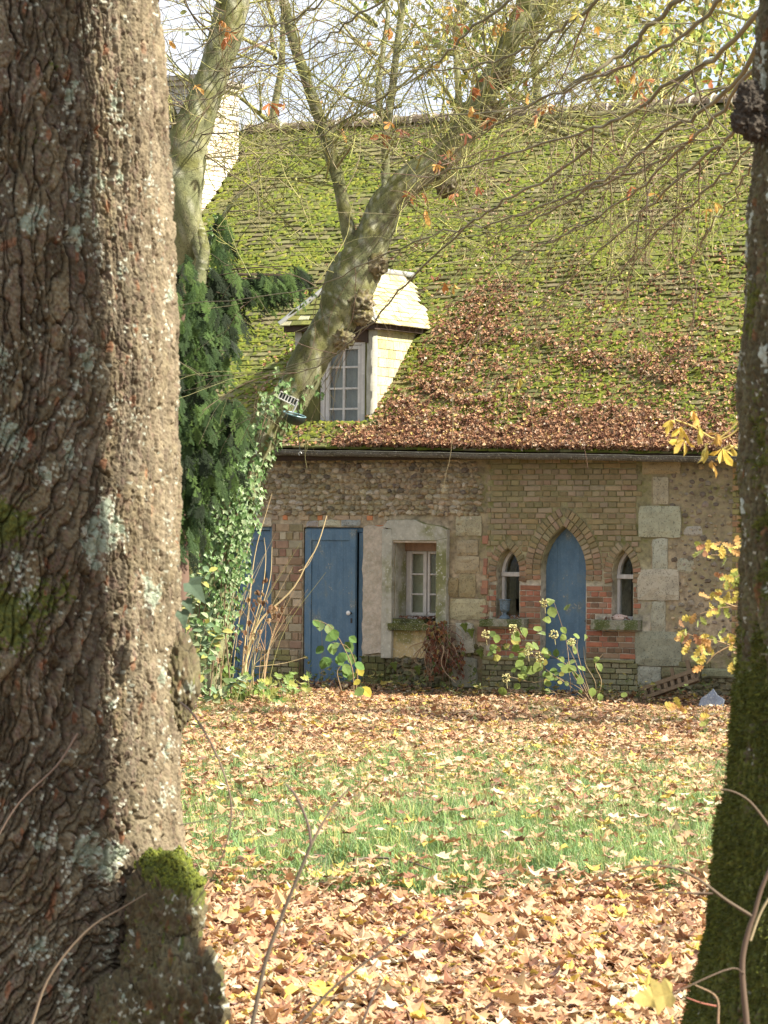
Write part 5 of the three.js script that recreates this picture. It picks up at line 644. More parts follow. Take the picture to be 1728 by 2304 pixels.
// ---- the leaning tree across the dormer
const DL = 38.4;
const leanTree = thing('leaning_tree', 'smooth green-grey tree leaning right across the dormer window, its foot wrapped in ivy', 'tree');
const limbPaths = {};
{
  const trunk = limbPath([[440, 1640, 120], [452, 1560, 108], [474, 1400, 96], [500, 1240, 90], [540, 1090, 88], [600, 960, 84], [665, 880, 78], [702, 800, 80], [733, 755, 84], [758, 715, 94], [774, 678, 106], [788, 640, 114], [812, 592, 104], [836, 540, 88], [858, 485, 74], [884, 438, 68], [930, 400, 66], [1000, 350, 62], [1050, 290, 57], [1083, 230, 60], [1112, 165, 52], [1150, 90, 46], [1185, 0, 42], [1230, -120, 36], [1290, -300, 26], [1330, -480, 14]], DL, 150);
  limbPaths.main = trunk; mesh('trunk', tube(trunk[0], trunk[1], 28, 0.11, 3, limbColour(3, 0.34)), M_limb, leanTree);
  // burr and scars on the thick bend, a stub below the upper bend
  for (const [px, py, w, s] of [[806, 678, 34, 1], [812, 706, 26, 2], [770, 760, 26, 3], [1141, 166, 22, 4], [1105, 250, 24, 5], [1008, 420, 26, 6], [842, 595, 30, 8]]) { const g = new THREE.IcosahedronGeometry(1, 8), P = g.attributes.position, c = onDepth(px, py, DL - 0.12), v = V(0, 0, 0), col = [], k0 = w / F * DL, lc = limbColour(s * 3, 0.15); for (let i = 0; i < P.count; i++) { v.fromBufferAttribute(P, i).normalize(); const k = k0 * (1 + 0.4 * fbm3(v.x * 2 + s, v.y * 2, v.z * 2, 3)); const p = c.clone().addScaledVector(v, k); P.setXYZ(i, p.x, p.y, p.z); const q = lc(p, v); col.push(q[0] * 0.85, q[1] * 0.72, q[2] * 0.75); } g.setAttribute('color', new THREE.Float32BufferAttribute(col, 3)); const b = boxUV(g); b.deleteAttribute('normal'); mesh('burr', mergeV(b), M_limb, leanTree); }
  const limb = (k, list, seed, sides = 12, moss = 0.25) => { const pth = limbPath(list, DL, 60); limbPaths[k] = pth; mesh('limb', tube(pth[0], pth[1], sides, 0.09, seed, limbColour(seed, moss)), M_limb, leanTree); };
  limb('thin', [[815, 605, 44], [795, 565, 36], [784, 520, 32], [776, 475, 30], [762, 410, 29], [745, 345, 29], [728, 295, 28], [705, 225, 27], [684, 165, 26], [660, 90, 24], [640, 10, 22], [622, -110, 18], [600, -300, 10]], 11, 12, 0.38);
  limb('up', [[872, 455, 30, 38.3], [868, 400, 21], [868, 330, 19], [872, 270, 19], [884, 190, 17], [893, 110, 16], [903, 30, 14], [915, -90, 10], [925, -220, 5]], 13, 9, 0.1);
  limb('stub', [[1115, 180, 34], [1128, 158, 26], [1146, 168, 18]], 17, 8);
  // fork of the thin limb to the right and curved boughs
  limb('b1', [[733, 310, 13], [760, 285, 9], [800, 262, 7], [850, 250, 6], [905, 240, 4]], 19, 6); limb('b2', [[480, 520, 11], [510, 475, 10], [545, 430, 9], [590, 405, 8], [660, 400, 5], [740, 402, 3]], 23, 6);
  limb('b3', [[1090, 225, 30], [1130, 130, 26], [1180, 60, 24], [1240, -10, 20], [1320, -120, 12]], 29, 8); limb('b4', [[1000, 352, 22], [1080, 290, 18], [1180, 268, 16], [1290, 262, 14], [1420, 250, 12], [1560, 235, 8]], 31, 7);
  limb('b5', [[1150, 265, 16], [1240, 290, 14], [1310, 320, 12], [1360, 370, 9], [1385, 402, 7]], 37, 7); limb('b6', [[1230, 270, 12], [1330, 290, 11], [1400, 320, 10], [1470, 370, 8], [1540, 420, 5]], 41, 6);
  // epicormic shoots and crown twigs, one collector per limb
  const r = mulberry(601);
  const fringe = (k, n, len, o) => { const m = new Mer(true), [pts, rad] = limbPaths[k]; for (let i = 0; i < n; i++) { const a = Math.floor(R(r, o.from ?? 0.1, o.to ?? 1) * (pts.length - 1)), p = pts[a], tan = pts[Math.min(pts.length - 1, a + 1)].clone().sub(pts[Math.max(0, a - 1)]).normalize(), sd = V(R(r, -1, 1), R(r, -1, 1), R(r, -1, 1)); sd.addScaledVector(tan, -sd.dot(tan)).normalize(); grow(m, p.clone().addScaledVector(sd, rad[a] * 0.7), sd.clone().addScaledVector(tan, R(r, 0, 0.8)).add(V(0, o.lift ?? 0.2, 0)), len * R(r, 0.5, 1.35), R(r, 0.007, 0.014), 0, { step: 0.12, wiggle: 0.13, rise: 0.2, bend: 0.9, tip: 0.0032, gap: 0.24, angle: 0.8, levels: 2, tones: TONES.green, ...o }, r); } stuff(m.build('twigs', M_twig, leanTree)); };
  fringe('thin', 46, 1.5, { from: 0.3 }); fringe('main', 85, 1.6, { from: 0.6, to: 0.98 }); fringe('up', 34, 1.2, { from: 0.15 }); fringe('b4', 26, 1.3, {}); fringe('b5', 14, 1.1, { rise: -0.2 }); fringe('b6', 16, 1.2, { rise: -0.1 }); fringe('b3', 36, 1.4, {}); fringe('b1', 10, 0.7, {}); fringe('b2', 16, 0.8, {});
  const m = new Mer(true); for (let i = 0; i < 90; i++) { const p = onDepth(R(r, 480, 1690), R(r, 320, 640), R(r, 36.5, 38.3)); grow(m, p, V(R(r, -1, 1), R(r, -0.2, 1), R(r, -0.4, 0.4)), R(r, 0.4, 1.1), 0.0065, 0, { step: 0.1, wiggle: 0.14, rise: 0.5, bend: 1.0, tip: 0.003, gap: 0.24, angle: 0.8, levels: 2, tones: TONES.green }, r); } stuff(m.build('twigs', M_twig, leanTree));
  // last leaves
  for (const [px, py] of [[770, 285], [1100, 175], [1065, 200], [1020, 330], [1003, 345], [990, 360], [1065, 245], [1100, 265], [1025, 440], [930, 440], [955, 440], [875, 58], [1120, 60], [1010, 60], [1030, 80], [1165, 20], [905, 290], [850, 300], [1205, 258], [1440, 225], [960, 470], [1230, 240]]) leafCluster(leanTree, onDepth(px + R(r, -6, 6), py + R(r, -6, 6), DL - R(r, 0.3, 1)), 4 + Math.floor(r() * 3), R(r, 0.13, 0.2), ORANGE, r);
}
// ---- pale trunk standing behind the big one, in front of the chimney
{
  const t = thing('forked_tree', 'slim pale trunk with a mossy fork in front of the white chimney', 'tree'), d = 37.2; const mk = (list, seed, n, moss = 0.3) => { const p = limbPath(list, d, 70); mesh(seed === 43 ? 'trunk' : 'limb', tube(p[0], p[1], n, 0.1, seed, limbColour(seed, moss)), M_limb, t); return p; };
  const a = mk([[440, 1600, 90, 39.6], [430, 1300, 82, 39.6], [432, 1000, 78, 39.4], [428, 760, 78, 38.6], [424, 600, 78, 37.6], [414, 480, 82], [412, 400, 96], [420, 330, 96], [440, 270, 86], [462, 215, 76], [482, 160, 72], [500, 105, 72], [514, 50, 76], [526, -10, 80], [540, -120, 70], [560, -320, 50]], 43, 22);
  const b = mk([[462, 610, 20], [446, 560, 26], [432, 500, 30], [424, 430, 30], [415, 365, 26], [404, 310, 22], [390, 260, 20], [376, 220, 18], [360, 170, 14]], 47, 10); mk([[448, 640, 30], [456, 560, 30], [440, 480, 24], [428, 410, 16]], 53, 8);
  const r = mulberry(607), m = new Mer(true); for (const [pth, n, l] of [[a, 60, 1.5], [b, 22, 0.9]]) for (let i = 0; i < n; i++) { const k = Math.floor(R(r, 0.42, 0.97) * (pth[0].length - 1)), sd = V(R(r, -1, 1), R(r, -0.5, 1), R(r, -1, 1)).normalize(); grow(m, pth[0][k].clone().addScaledVector(sd, pth[1][k] * 0.8), sd, l * R(r, 0.4, 1.3), R(r, 0.006, 0.013), 0, { step: 0.12, wiggle: 0.13, rise: 0.25, bend: 0.9, tip: 0.003, gap: 0.25, angle: 0.8, levels: 2, tones: [...TONES.green, ...TONES.brown] }, r); } stuff(m.build('twigs', M_twig, t));
  for (const [px, py] of [[440, 192], [512, 60], [505, 85], [500, 45], [520, 75], [606, 232], [380, 90]]) leafCluster(t, onDepth(px, py, d - 0.5), 4, R(r, 0.14, 0.2), ORANGE, r);
}
// ---- long drooping boughs that sweep in from the right
const sweep = thing('drooping_boughs', 'long bare drooping boughs sweeping down from the upper right in front of the roof', 'branch');
{
  const r = mulberry(613); const B = [
    [[1728, 10, 26, 15], [1614, 132, 20, 16], [1535, 175, 17, 16.5], [1395, 263, 14, 17], [1285, 303, 11, 17.5], [1132, 351, 8, 18], [1000, 386, 5, 18.5], [900, 400, 3, 19]],
    [[1560, -20, 26, 18], [1461, 57, 20, 18.5], [1408, 114, 17, 19], [1333, 162, 14, 19], [1246, 211, 11, 19.5], [1145, 246, 8, 20], [1000, 263, 5, 20.5], [880, 300, 3, 21]],
    [[1728, 60, 26, 15], [1649, 193, 20, 15.5], [1566, 259, 17, 16], [1483, 307, 14, 16.5], [1395, 377, 12, 17], [1300, 440, 10, 17.5], [1200, 500, 7, 18], [1100, 525, 5, 18.5], [1013, 540, 4, 19]],
    [[1740, 220, 22, 14], [1654, 290, 17, 14.5], [1601, 338, 14, 15], [1540, 395, 12, 15.5], [1465, 465, 10, 16], [1421, 505, 9, 16.5], [1351, 560, 7, 17], [1290, 625, 5, 17.5], [1200, 690, 4, 18], [1060, 765, 2.5, 19]],
    [[1720, 130, 22, 14], [1658, 200, 18, 14.5], [1583, 290, 15, 15], [1518, 347, 13, 15.5], [1461, 408, 11, 16], [1386, 461, 9, 16.5], [1307, 509, 7, 17], [1219, 553, 5, 17.5], [1120, 590, 3, 18]],
    [[1540, 330, 14, 17], [1400, 400, 11, 17.5], [1200, 470, 9, 18], [1100, 505, 8, 18.5], [1013, 520, 8, 19], [886, 562, 6.5, 19.5], [743, 632, 5, 20], [633, 659, 4, 20.5], [401, 689, 2.5, 21.5]],
    [[1330, 330, 13, 17.5], [1180, 430, 11, 18], [1090, 480, 10, 18.3], [1038, 520, 9, 18.6], [903, 651, 8, 19], [827, 731, 6, 19.3], [743, 807, 5, 19.6], [650, 841, 4, 20], [549, 870, 2.5, 20.5]],
    [[1690, 330, 12, 14.5], [1600, 420, 10, 15], [1530, 480, 8, 15.4], [1440, 560, 7, 15.8], [1370, 640, 5, 16.2], [1300, 720, 3.5, 16.6], [1240, 775, 2, 17]],
    [[1640, -20, 20, 16], [1560, 60, 16, 16.4], [1440, 130, 13, 17], [1300, 190, 10, 17.5], [1180, 240, 7, 18], [1060, 320, 5, 18.5], [960, 395, 3, 19]],
    [[1380, -30, 18, 20], [1270, 60, 14, 20.4], [1160, 120, 11, 20.8], [1050, 150, 8, 21.2], [900, 160, 5, 21.8], [760, 190, 3, 22.5]],
    [[1180, -30, 14, 21], [1060, 70, 11, 21.3], [960, 160, 9, 21.7], [850, 220, 7, 22], [720, 300, 5, 22.5], [600, 330, 3, 23]],
    [[900, -30, 12, 22], [800, 40, 9, 22.3], [700, 110, 7, 22.6], [600, 150, 5, 23], [480, 215, 3.5, 23.4], [390, 240, 2, 23.8]],
    [[760, -20, 9, 20], [640, 50, 7, 20.4], [540, 60, 5.5, 20.8], [440, 110, 4, 21.2], [370, 170, 2.5, 21.6]],
    [[1728, 330, 10, 13], [1660, 430, 8, 13.4], [1590, 520, 6, 13.8], [1560, 600, 4.5, 14.2], [1545, 700, 3, 14.6]]];
  for (const list of B) {
    const [pts, rad] = smoothPath(list.map(([x, y, , d]) => onDepth(x, y, d)), 34, list.map(([, , w, d]) => w * 0.55 / 2 / F * d)); for (let i = 1; i < pts.length; i++) pts[i].add(V(0.02 * n3(i * 1.3, list[0][0], 1), 0.02 * n3(i * 1.3, 3, list[0][1]), 0));
    const limb = mesh('bough', tube(pts, rad, 7, 0.05, list[0][0], (p) => { const k = 1 + 0.3 * n3(p.x * 9, p.y * 9, p.z * 9); return [0.17 * k, 0.145 * k, 0.085 * k]; }), M_twig, sweep);
    const m = new Mer(true), len = pts.reduce((s, p, i) => s + (i ? p.distanceTo(pts[i - 1]) : 0), 0), n = Math.round(len * 5);
    for (let i = 0; i < n; i++) { const a = Math.floor(R(r, 0.08, 0.97) * 33), tan = pts[a + 1].clone().sub(pts[a]).normalize(), sd = V(R(r, -1, 1), R(r, -0.9, 0.6), R(r, -1, 1)); sd.addScaledVector(tan, -sd.dot(tan)).normalize(); grow(m, pts[a], tan.clone().multiplyScalar(1.1).addScaledVector(sd, R(r, 0.3, 0.8)), R(r, 0.3, 1.0), Math.max(0.0022, rad[a] * R(r, 0.3, 0.6)), 1, { step: 0.06, wiggle: 0.12, rise: -0.25, bend: 0.5, tip: 0.0014, gap: 0.22, angle: 0.5, levels: 2, tones: TONES.brown }, r); }
    stuff(m.build('twigs', M_twig, limb));
    m.p.length = 0;
  }
  for (const [px, py, d, c] of [[1385, 170, 17, 0], [1435, 200, 17, 0], [1450, 180, 17, 0], [1428, 165, 17, 0], [1595, 110, 16, 0], [1600, 180, 16, 0], [1420, 420, 16.5, 0], [1475, 435, 16, 0], [1590, 470, 14, 1], [1610, 455, 14, 1], [1560, 300, 15, 0], [1185, 215, 19.5, 0], [1205, 258, 19.5, 0], [1020, 15, 21, 0], [1045, 55, 20, 0], [880, 275, 20, 0], [640, 235, 21, 0], [1062, 240, 19, 0], [985, 370, 18.6, 0], [1050, 300, 18.6, 0], [1000, 635, 18, 0], [1022, 640, 18, 0], [970, 620, 19, 0], [1070, 800, 19, 0], [1170, 850, 18, 1], [1075, 420, 18, 0], [1300, 30, 18, 1], [1500, 60, 16, 1], [1340, 60, 18, 1]]) leafCluster(sweep, onDepth(px, py, d - 0.15), 3 + Math.floor(r() * 3), R(r, 0.05, 0.085), c ? YELLOW : ORANGE, r);
  // a big drooping spray of yellow leaves by the right trunk, at the gutter
  for (const [px, py] of [[1510, 945], [1535, 960], [1560, 925], [1590, 1000], [1612, 975], [1625, 1010], [1600, 1035], [1540, 990], [1575, 960], [1640, 1000]]) { const p = onDepth(px, py, 13.2); leafCluster(sweep, p, 4, R(r, 0.06, 0.09), YELLOW, r); }
  const st = new Mer(true); for (const l of [[[1690, 900], [1650, 960], [1600, 1000]], [[1690, 940], [1620, 990], [1560, 960], [1520, 945]], [[1700, 990], [1650, 1005], [1610, 1035]], [[1580, 1000], [1565, 930]], [[1728, 700], [1690, 800], [1685, 905]], [[1685, 905], [1690, 950], [1700, 992]]]) st.add(tube(...smoothPath(l.map(([x, y]) => onDepth(x, y, 13.2)), 10, l.map(() => 0.0035)), 4, 0, 0, null, false), null, [0.42, 0.33, 0.1]); st.build('leaf_stalk', M_twig, sweep);
}
// =====================================================================  trees behind the house and beyond the frame
function treeCrown(name, label, x, z, h, cr, n, tones, seed, group, size = 0.11, base = 0.35) {
  const r = mulberry(seed), t = thing(name, label, 'tree', [0, 0, 0], group), trunkTop = h * 0.75; const wob = (i) => V(0.3 * n2(i * 0.6, seed), 0, 0.3 * n2(i * 0.6, seed + 5)); const pts = [], rad = []; for (let i = 0; i <= 10; i++) { pts.push(V(x, h * 0.95 * i / 10, z).add(wob(i))); rad.push(lerp(0.2, 0.03, i / 10)); }
  mesh('trunk', tube(pts, rad, 8, 0.12, seed, limbColour(seed, 0.3)), M_limb, t); const m = new Mer(true), tips = [];
  for (let i = 0; i < (n < 200 ? 11 : 20); i++) { const k = R(r, base, 0.97), p = pts[0].clone().lerp(pts[10], k); const az = R(r, 0, 6.28); grow(m, p, V(Math.cos(az), R(r, 0.1, 0.9), Math.sin(az)), cr * R(r, 0.6, 1.1) * (1.15 - 0.55 * k), 0.05, 0, { step: 0.35, wiggle: 0.12, rise: 0.3, bend: 0.4, tip: 0.006, gap: 0.75, angle: 0.75, levels: 2, tones: TONES.green, tips }, r); }
  stuff(m.build('branches', M_twig, t)); const L = []; const geos = [0, 1, 2].map((k) => leafGeo(k ? 'oval' : 'maple', 800 + k, 0.8, 0.6, 0.05)); const lists = [[], [], []];
  for (let i = 0; i < n; i++) { const [p, d] = tips[Math.floor(r() * tips.length)], q = p.clone().add(V(R(r, -1, 1), R(r, -1, 1), R(r, -1, 1)).multiplyScalar(0.4)).addScaledVector(d, -R(r, 0, 0.7)); const s = size * R(r, 0.6, 1.3), c = rough(tones[Math.floor(r() * tones.length)], r, 0.2); lists[i % 3].push([new THREE.Matrix4().compose(q, new THREE.Quaternion().setFromEuler(new THREE.Euler(R(r, 0, 6.3), R(r, 0, 6.3), R(r, 0, 6.3))), V(s, s, s)), c]); }
  const mm = new Mer(true); lists.forEach((l, i) => l.forEach(([a, c]) => mm.add(geos[i], a, c))); if (n) stuff(mm.build('crown', M_leafV, t)); return t;
}
{
  const G = [[0.22, 0.32, 0.06], [0.36, 0.4, 0.08], [0.5, 0.46, 0.09], [0.16, 0.25, 0.05], [0.58, 0.44, 0.12]], A = [[0.45, 0.22, 0.07], [0.5, 0.38, 0.09], [0.2, 0.22, 0.06]];
  const P = (px, d) => { const q = onDepth(px, 1240, d); return [q.x, q.z]; };
  const list = [[1010, 60, 13, 2.6, 700, 'thin yellowing tree rising behind the roof ridge, left of the others', 1], [1200, 57, 13.5, 3.2, 2600, 'leafy green and gold tree behind the ridge, above the pointed door', 0], [1390, 62, 14.5, 3.6, 3000, 'broad yellow-green tree behind the ridge between two other leafy trees', 0], [1580, 58, 13.5, 3.4, 2800, 'green tree behind the ridge, nearest the right mossy trunk', 0], [1790, 60, 15, 3.6, 2600, 'yellow tree behind the ridge, largely hidden by the right trunk', 0]];
  list.forEach(([px, d, h, cr, n, label, k], i) => treeCrown('leafy_tree', label, ...P(px, d), h, cr, n, k ? A : G, 900 + i * 7, 'trees behind the ridge', 0.14));
  const bare = [[620, 62, 14, 2.8, 'bare twiggy tree behind the chimney end of the roof'], [860, 70, 15, 3.2, 'bare tree far behind the middle of the ridge']]; bare.forEach(([px, d, h, cr, label], i) => treeCrown('bare_tree', label, ...P(px, d), h, cr, i ? 120 : 30, A, 950 + i * 9, 'trees behind the ridge', 0.12, 0.55));
  // beyond the frame on the right: thin crowns that dapple the far lawn
  const S = [[14.5, 3.2, 13, 3.4, 2400, 'half-bare tree beside the right end of the cottage'], [20.5, 7.5, 12, 3.0, 380, 'half-bare tree on the lawn well right of the cottage']]; S.forEach(([x, z, h, cr, n, label], i) => treeCrown('lawn_tree', label, x, z, h, cr, n, A, 970 + i * 11, 'trees beside the lawn', 0.16));
}
// =====================================================================  yew, ivy, thicket and shrubs
function orient(p, tip, face, s) { const y = tip.clone().normalize(), z = face.clone(); z.addScaledVector(y, -z.dot(y)).normalize(); return basis(y.clone().cross(z), y, z, p, s); }
const toCam = gf.clone().negate();
class Leaves { // leaves of one plant: the first as parts, the rest joined
  constructor(parent, name = 'leaf', most = 280) { this.parent = parent; this.name = name; this.most = most; this.list = []; }
  add(geo, m, c, rank = 0) { this.list.push([geo, m, c, rank]); }
  done(mat = M_leafV) { this.list.sort((a, b) => b[3] - a[3]); const rest = new Mer(true); this.list.forEach(([g, m, c], i) => { if (i < this.most) mesh(this.name, paint(g.clone().applyMatrix4(m), c), mat, this.parent); else rest.add(g, m, c); }); if (this.list.length > this.most) stuff(rest.build('foliage', mat, this.parent)); }
}
const stem = (pts, r0, r1, n = 10, sides = 5) => tube(...smoothPath(pts, n, pts.map((_, i) => lerp(r0, r1, i / (pts.length - 1)))), sides, 0, 0, null, false);
// ---- yew
{
  const t = thing('yew', 'dark green drooping yew between the big trunk and the cottage', 'shrub'), r = mulberry(631), d0 = 36.6;
  const frond = (seed) => { const q = mulberry(seed), pos = [], n = 7; for (let i = 0; i < n; i++) { const y0 = i / n, y1 = (i + 1.15) / n, L = 0.30 * Math.sin(Math.PI * (0.2 + 0.72 * (1 - y0))) + 0.03; for (const s of [-1, 1]) { const t = [s * L * R(q, 0.8, 1.15), y0 + L * R(q, 0.5, 0.85), R(q, -0.06, 0.06) - 0.12 * L]; pos.push(0, y0, 0.01, ...t, 0, Math.min(1, y1), 0.01); } } return triGeo(pos); };
  const F5 = [0, 1, 2, 3].map((i) => frond(640 + i)); const M = new Mer(true), wood = new Mer(true);
  const root = onDepth(415, 1600, d0); root.y = 0; wood.add(stem([root, onDepth(405, 1300, d0), onDepth(400, 900, d0 + 0.1), onDepth(415, 600, d0)], 0.14, 0.03, 16, 8), null, [0.13, 0.08, 0.055]);
  const masses = [[495, 540, 26, 50, 120, 0.2, 1], [500, 650, 45, 50, 260, 0.3, 1], [555, 650, 55, 30, 260, 0.8, 1], [618, 640, 42, 24, 190, 0.8, 1], [662, 625, 22, 26, 80, 0.8, 1], [505, 720, 45, 40, 240, 0.3, 0.6], [440, 700, 50, 60, 300, 0], [440, 790, 55, 60, 380, 0], [430, 880, 45, 60, 320, 0], [495, 925, 45, 30, 170, 0.4], [455, 980, 65, 55, 420, 0.2], [520, 985, 35, 45, 200, 0.4], [430, 1080, 50, 70, 400, 0], [485, 1070, 45, 50, 220, 0.1], [425, 1190, 45, 70, 300, 0], [412, 620, 20, 40, 60, 0], [405, 960, 25, 150, 300, 0], [480, 800, 50, 55, 220, 0.3]];
  for (const [cx, cy, rx, ry, n, out, back = 0] of masses) { const hub = onDepth(405, cy, d0 + 0.3 + back);
    for (let b = 0; b < n * 0.2; b++) { const a = R(r, 0, 6.28), q = Math.sqrt(r()), e = onDepth(cx + Math.cos(a) * q * rx, cy - 12 + Math.sin(a) * q * ry, d0 + back * 1.2 + R(r, -0.75, 0.5)); if (b < 3) wood.add(stem([hub, hub.clone().lerp(e, 0.5).add(V(0, 0.03, 0)), e], 0.014, 0.004, 7, 4), null, [0.09, 0.065, 0.04]);
      // a drooping branchlet with fronds set along it the same way
      const run = side0.clone().multiplyScalar(R(r, -0.35, 0.45) + 0.35 * out).addScaledVector(V(0, 1, 0), R(r, -1.2, -0.7)).addScaledVector(toCam, R(r, -0.2, 0.3)).normalize(), face = V(R(r, -0.4, 0.4), 0.3, R(r, -0.4, 0.4)).addScaledVector(toCam, 1).addScaledVector(side0, R(r, -0.2, 0.7)), L0 = R(r, 0.14, 0.3), tone = r(), c0 = tone < 0.4 ? [0.03, 0.062, 0.014] : tone < 0.72 ? [0.07, 0.125, 0.026] : [0.014, 0.026, 0.008]; const end = e.clone().addScaledVector(run, L0);
      for (let k = 0; k < 9; k++) { const f = k / 8, p = e.clone().lerp(end, f).add(V(0, 0.03 * Math.sin(f * 3), 0)), sd = run.clone().cross(face).normalize().multiplyScalar(k === 8 ? 0 : (k % 2 ? 0.42 : -0.42)); const dir = run.clone().add(sd); M.add(F5[k % 4], orient(p, dir, face, R(r, 0.065, 0.125) * (1.1 - 0.4 * f)), rough(c0.map((v) => v * 0.8), r, 0.2)); } } }
  mesh('trunk', wood.geo(), M_twig, t); stuff(M.build('foliage', leafMat({ vertexColors: true, transmission: 0.25 }), t));
}
const M_ivy = leafMat({ map: T_leaf, vertexColors: true, transmission: 0.3, roughness: 0.42 });
// ---- ivy on the leaning trunk
{
  const t = thing('ivy', 'ivy climbing the foot of the leaning trunk and hanging beside the gutter', 'ivy'), r = mulberry(641), L = new Leaves(t, 'leaf', 290), g = [0, 1, 2, 3].map((i) => leafGeo('ivy', 650 + i, 0.6, 0.5, 0.04)); const [pts, rad] = limbPaths.main;
  const rows = pts.map((p, i) => [i, toPixel(p)]).filter(([, q]) => q[1] < 1640 && q[1] > 840);
  const hue = () => { const k = r(); return rough(k < 0.4 ? [0.11, 0.2, 0.055] : k < 0.75 ? [0.2, 0.31, 0.12] : k < 0.94 ? [0.32, 0.41, 0.21] : [0.045, 0.08, 0.03], r, 0.2); };
  const put = (p, out, big = 1) => { const s = R(r, 0.042, 0.074) * big, tip = V(0, -1, 0).addScaledVector(side0, R(r, -0.8, 0.8)).addScaledVector(out, 0.35), [px, py] = toPixel(p); L.add(g[Math.floor(r() * 4)], orient(p, tip, out.clone().add(V(R(r, -0.5, 0.5), R(r, -0.1, 0.6), R(r, -0.5, 0.5))), s), hue(), out.dot(toCam) + r() * 0.8 + s * 6); };
  for (let i = 0; i < 2900; i++) { const [k, q] = rows[Math.floor(r() * rows.length)]; const dens = (sstep(850, 1010, q[1]) * 0.9 + 0.1) * (1 - 0.6 * sstep(1280, 1420, q[1])); if (r() > dens) continue; const a = R(r, -2.1, 2.1), out = toCam.clone().multiplyScalar(Math.cos(a)).addScaledVector(side0, Math.sin(a)); const bare = q[1] < 1080 && out.dot(side0) > -0.1 && out.dot(side0) < 0.75 && n2(q[1] * 0.02, a * 2) > -0.25; if (bare) continue; const grow2 = 1.02 + Math.abs(r() + r() - 1) * (q[1] > 1100 ? 0.55 : 0.25); put(pts[k].clone().addScaledVector(out, rad[k] * grow2).add(V(0, R(r, -0.06, 0.06), 0)), out); }
  for (const [cx, cy, rx, ry, n] of [[560, 1010, 28, 60, 70], [600, 905, 26, 26, 40], [635, 870, 14, 14, 14], [622, 830, 6, 8, 6], [560, 1120, 28, 80, 110], [470, 1180, 50, 120, 200], [440, 1060, 35, 90, 160], [500, 1330, 45, 90, 150], [510, 1130, 42, 120, 220], [450, 1400, 45, 80, 110], [540, 1220, 25, 90, 140], [720, 888, 8, 10, 6], [480, 520, 10, 40, 26], [460, 630, 18, 30, 24]]) for (let i = 0; i < n; i++) put(onDepth(cx + R(r, -1, 1) * rx, cy + R(r, -1, 1) * ry, DL - R(r, 0.3, 0.75)), toCam.clone().addScaledVector(side0, R(r, -0.4, 0.6)));
  L.done(M_ivy); for (const l of [[[520, 1560], [505, 1350], [535, 1150], [575, 1020], [610, 930]], [[470, 1580], [500, 1300], [520, 1100]], [[560, 1080], [590, 960], [625, 860]], [[440, 1560], [450, 1300], [440, 1050]]]) mesh('stem', paint(stem(l.map(([x, y]) => onDepth(x, y, DL - 0.36)), 0.012, 0.005, 14, 4), [0.15, 0.11, 0.06]), M_twig, t);
}
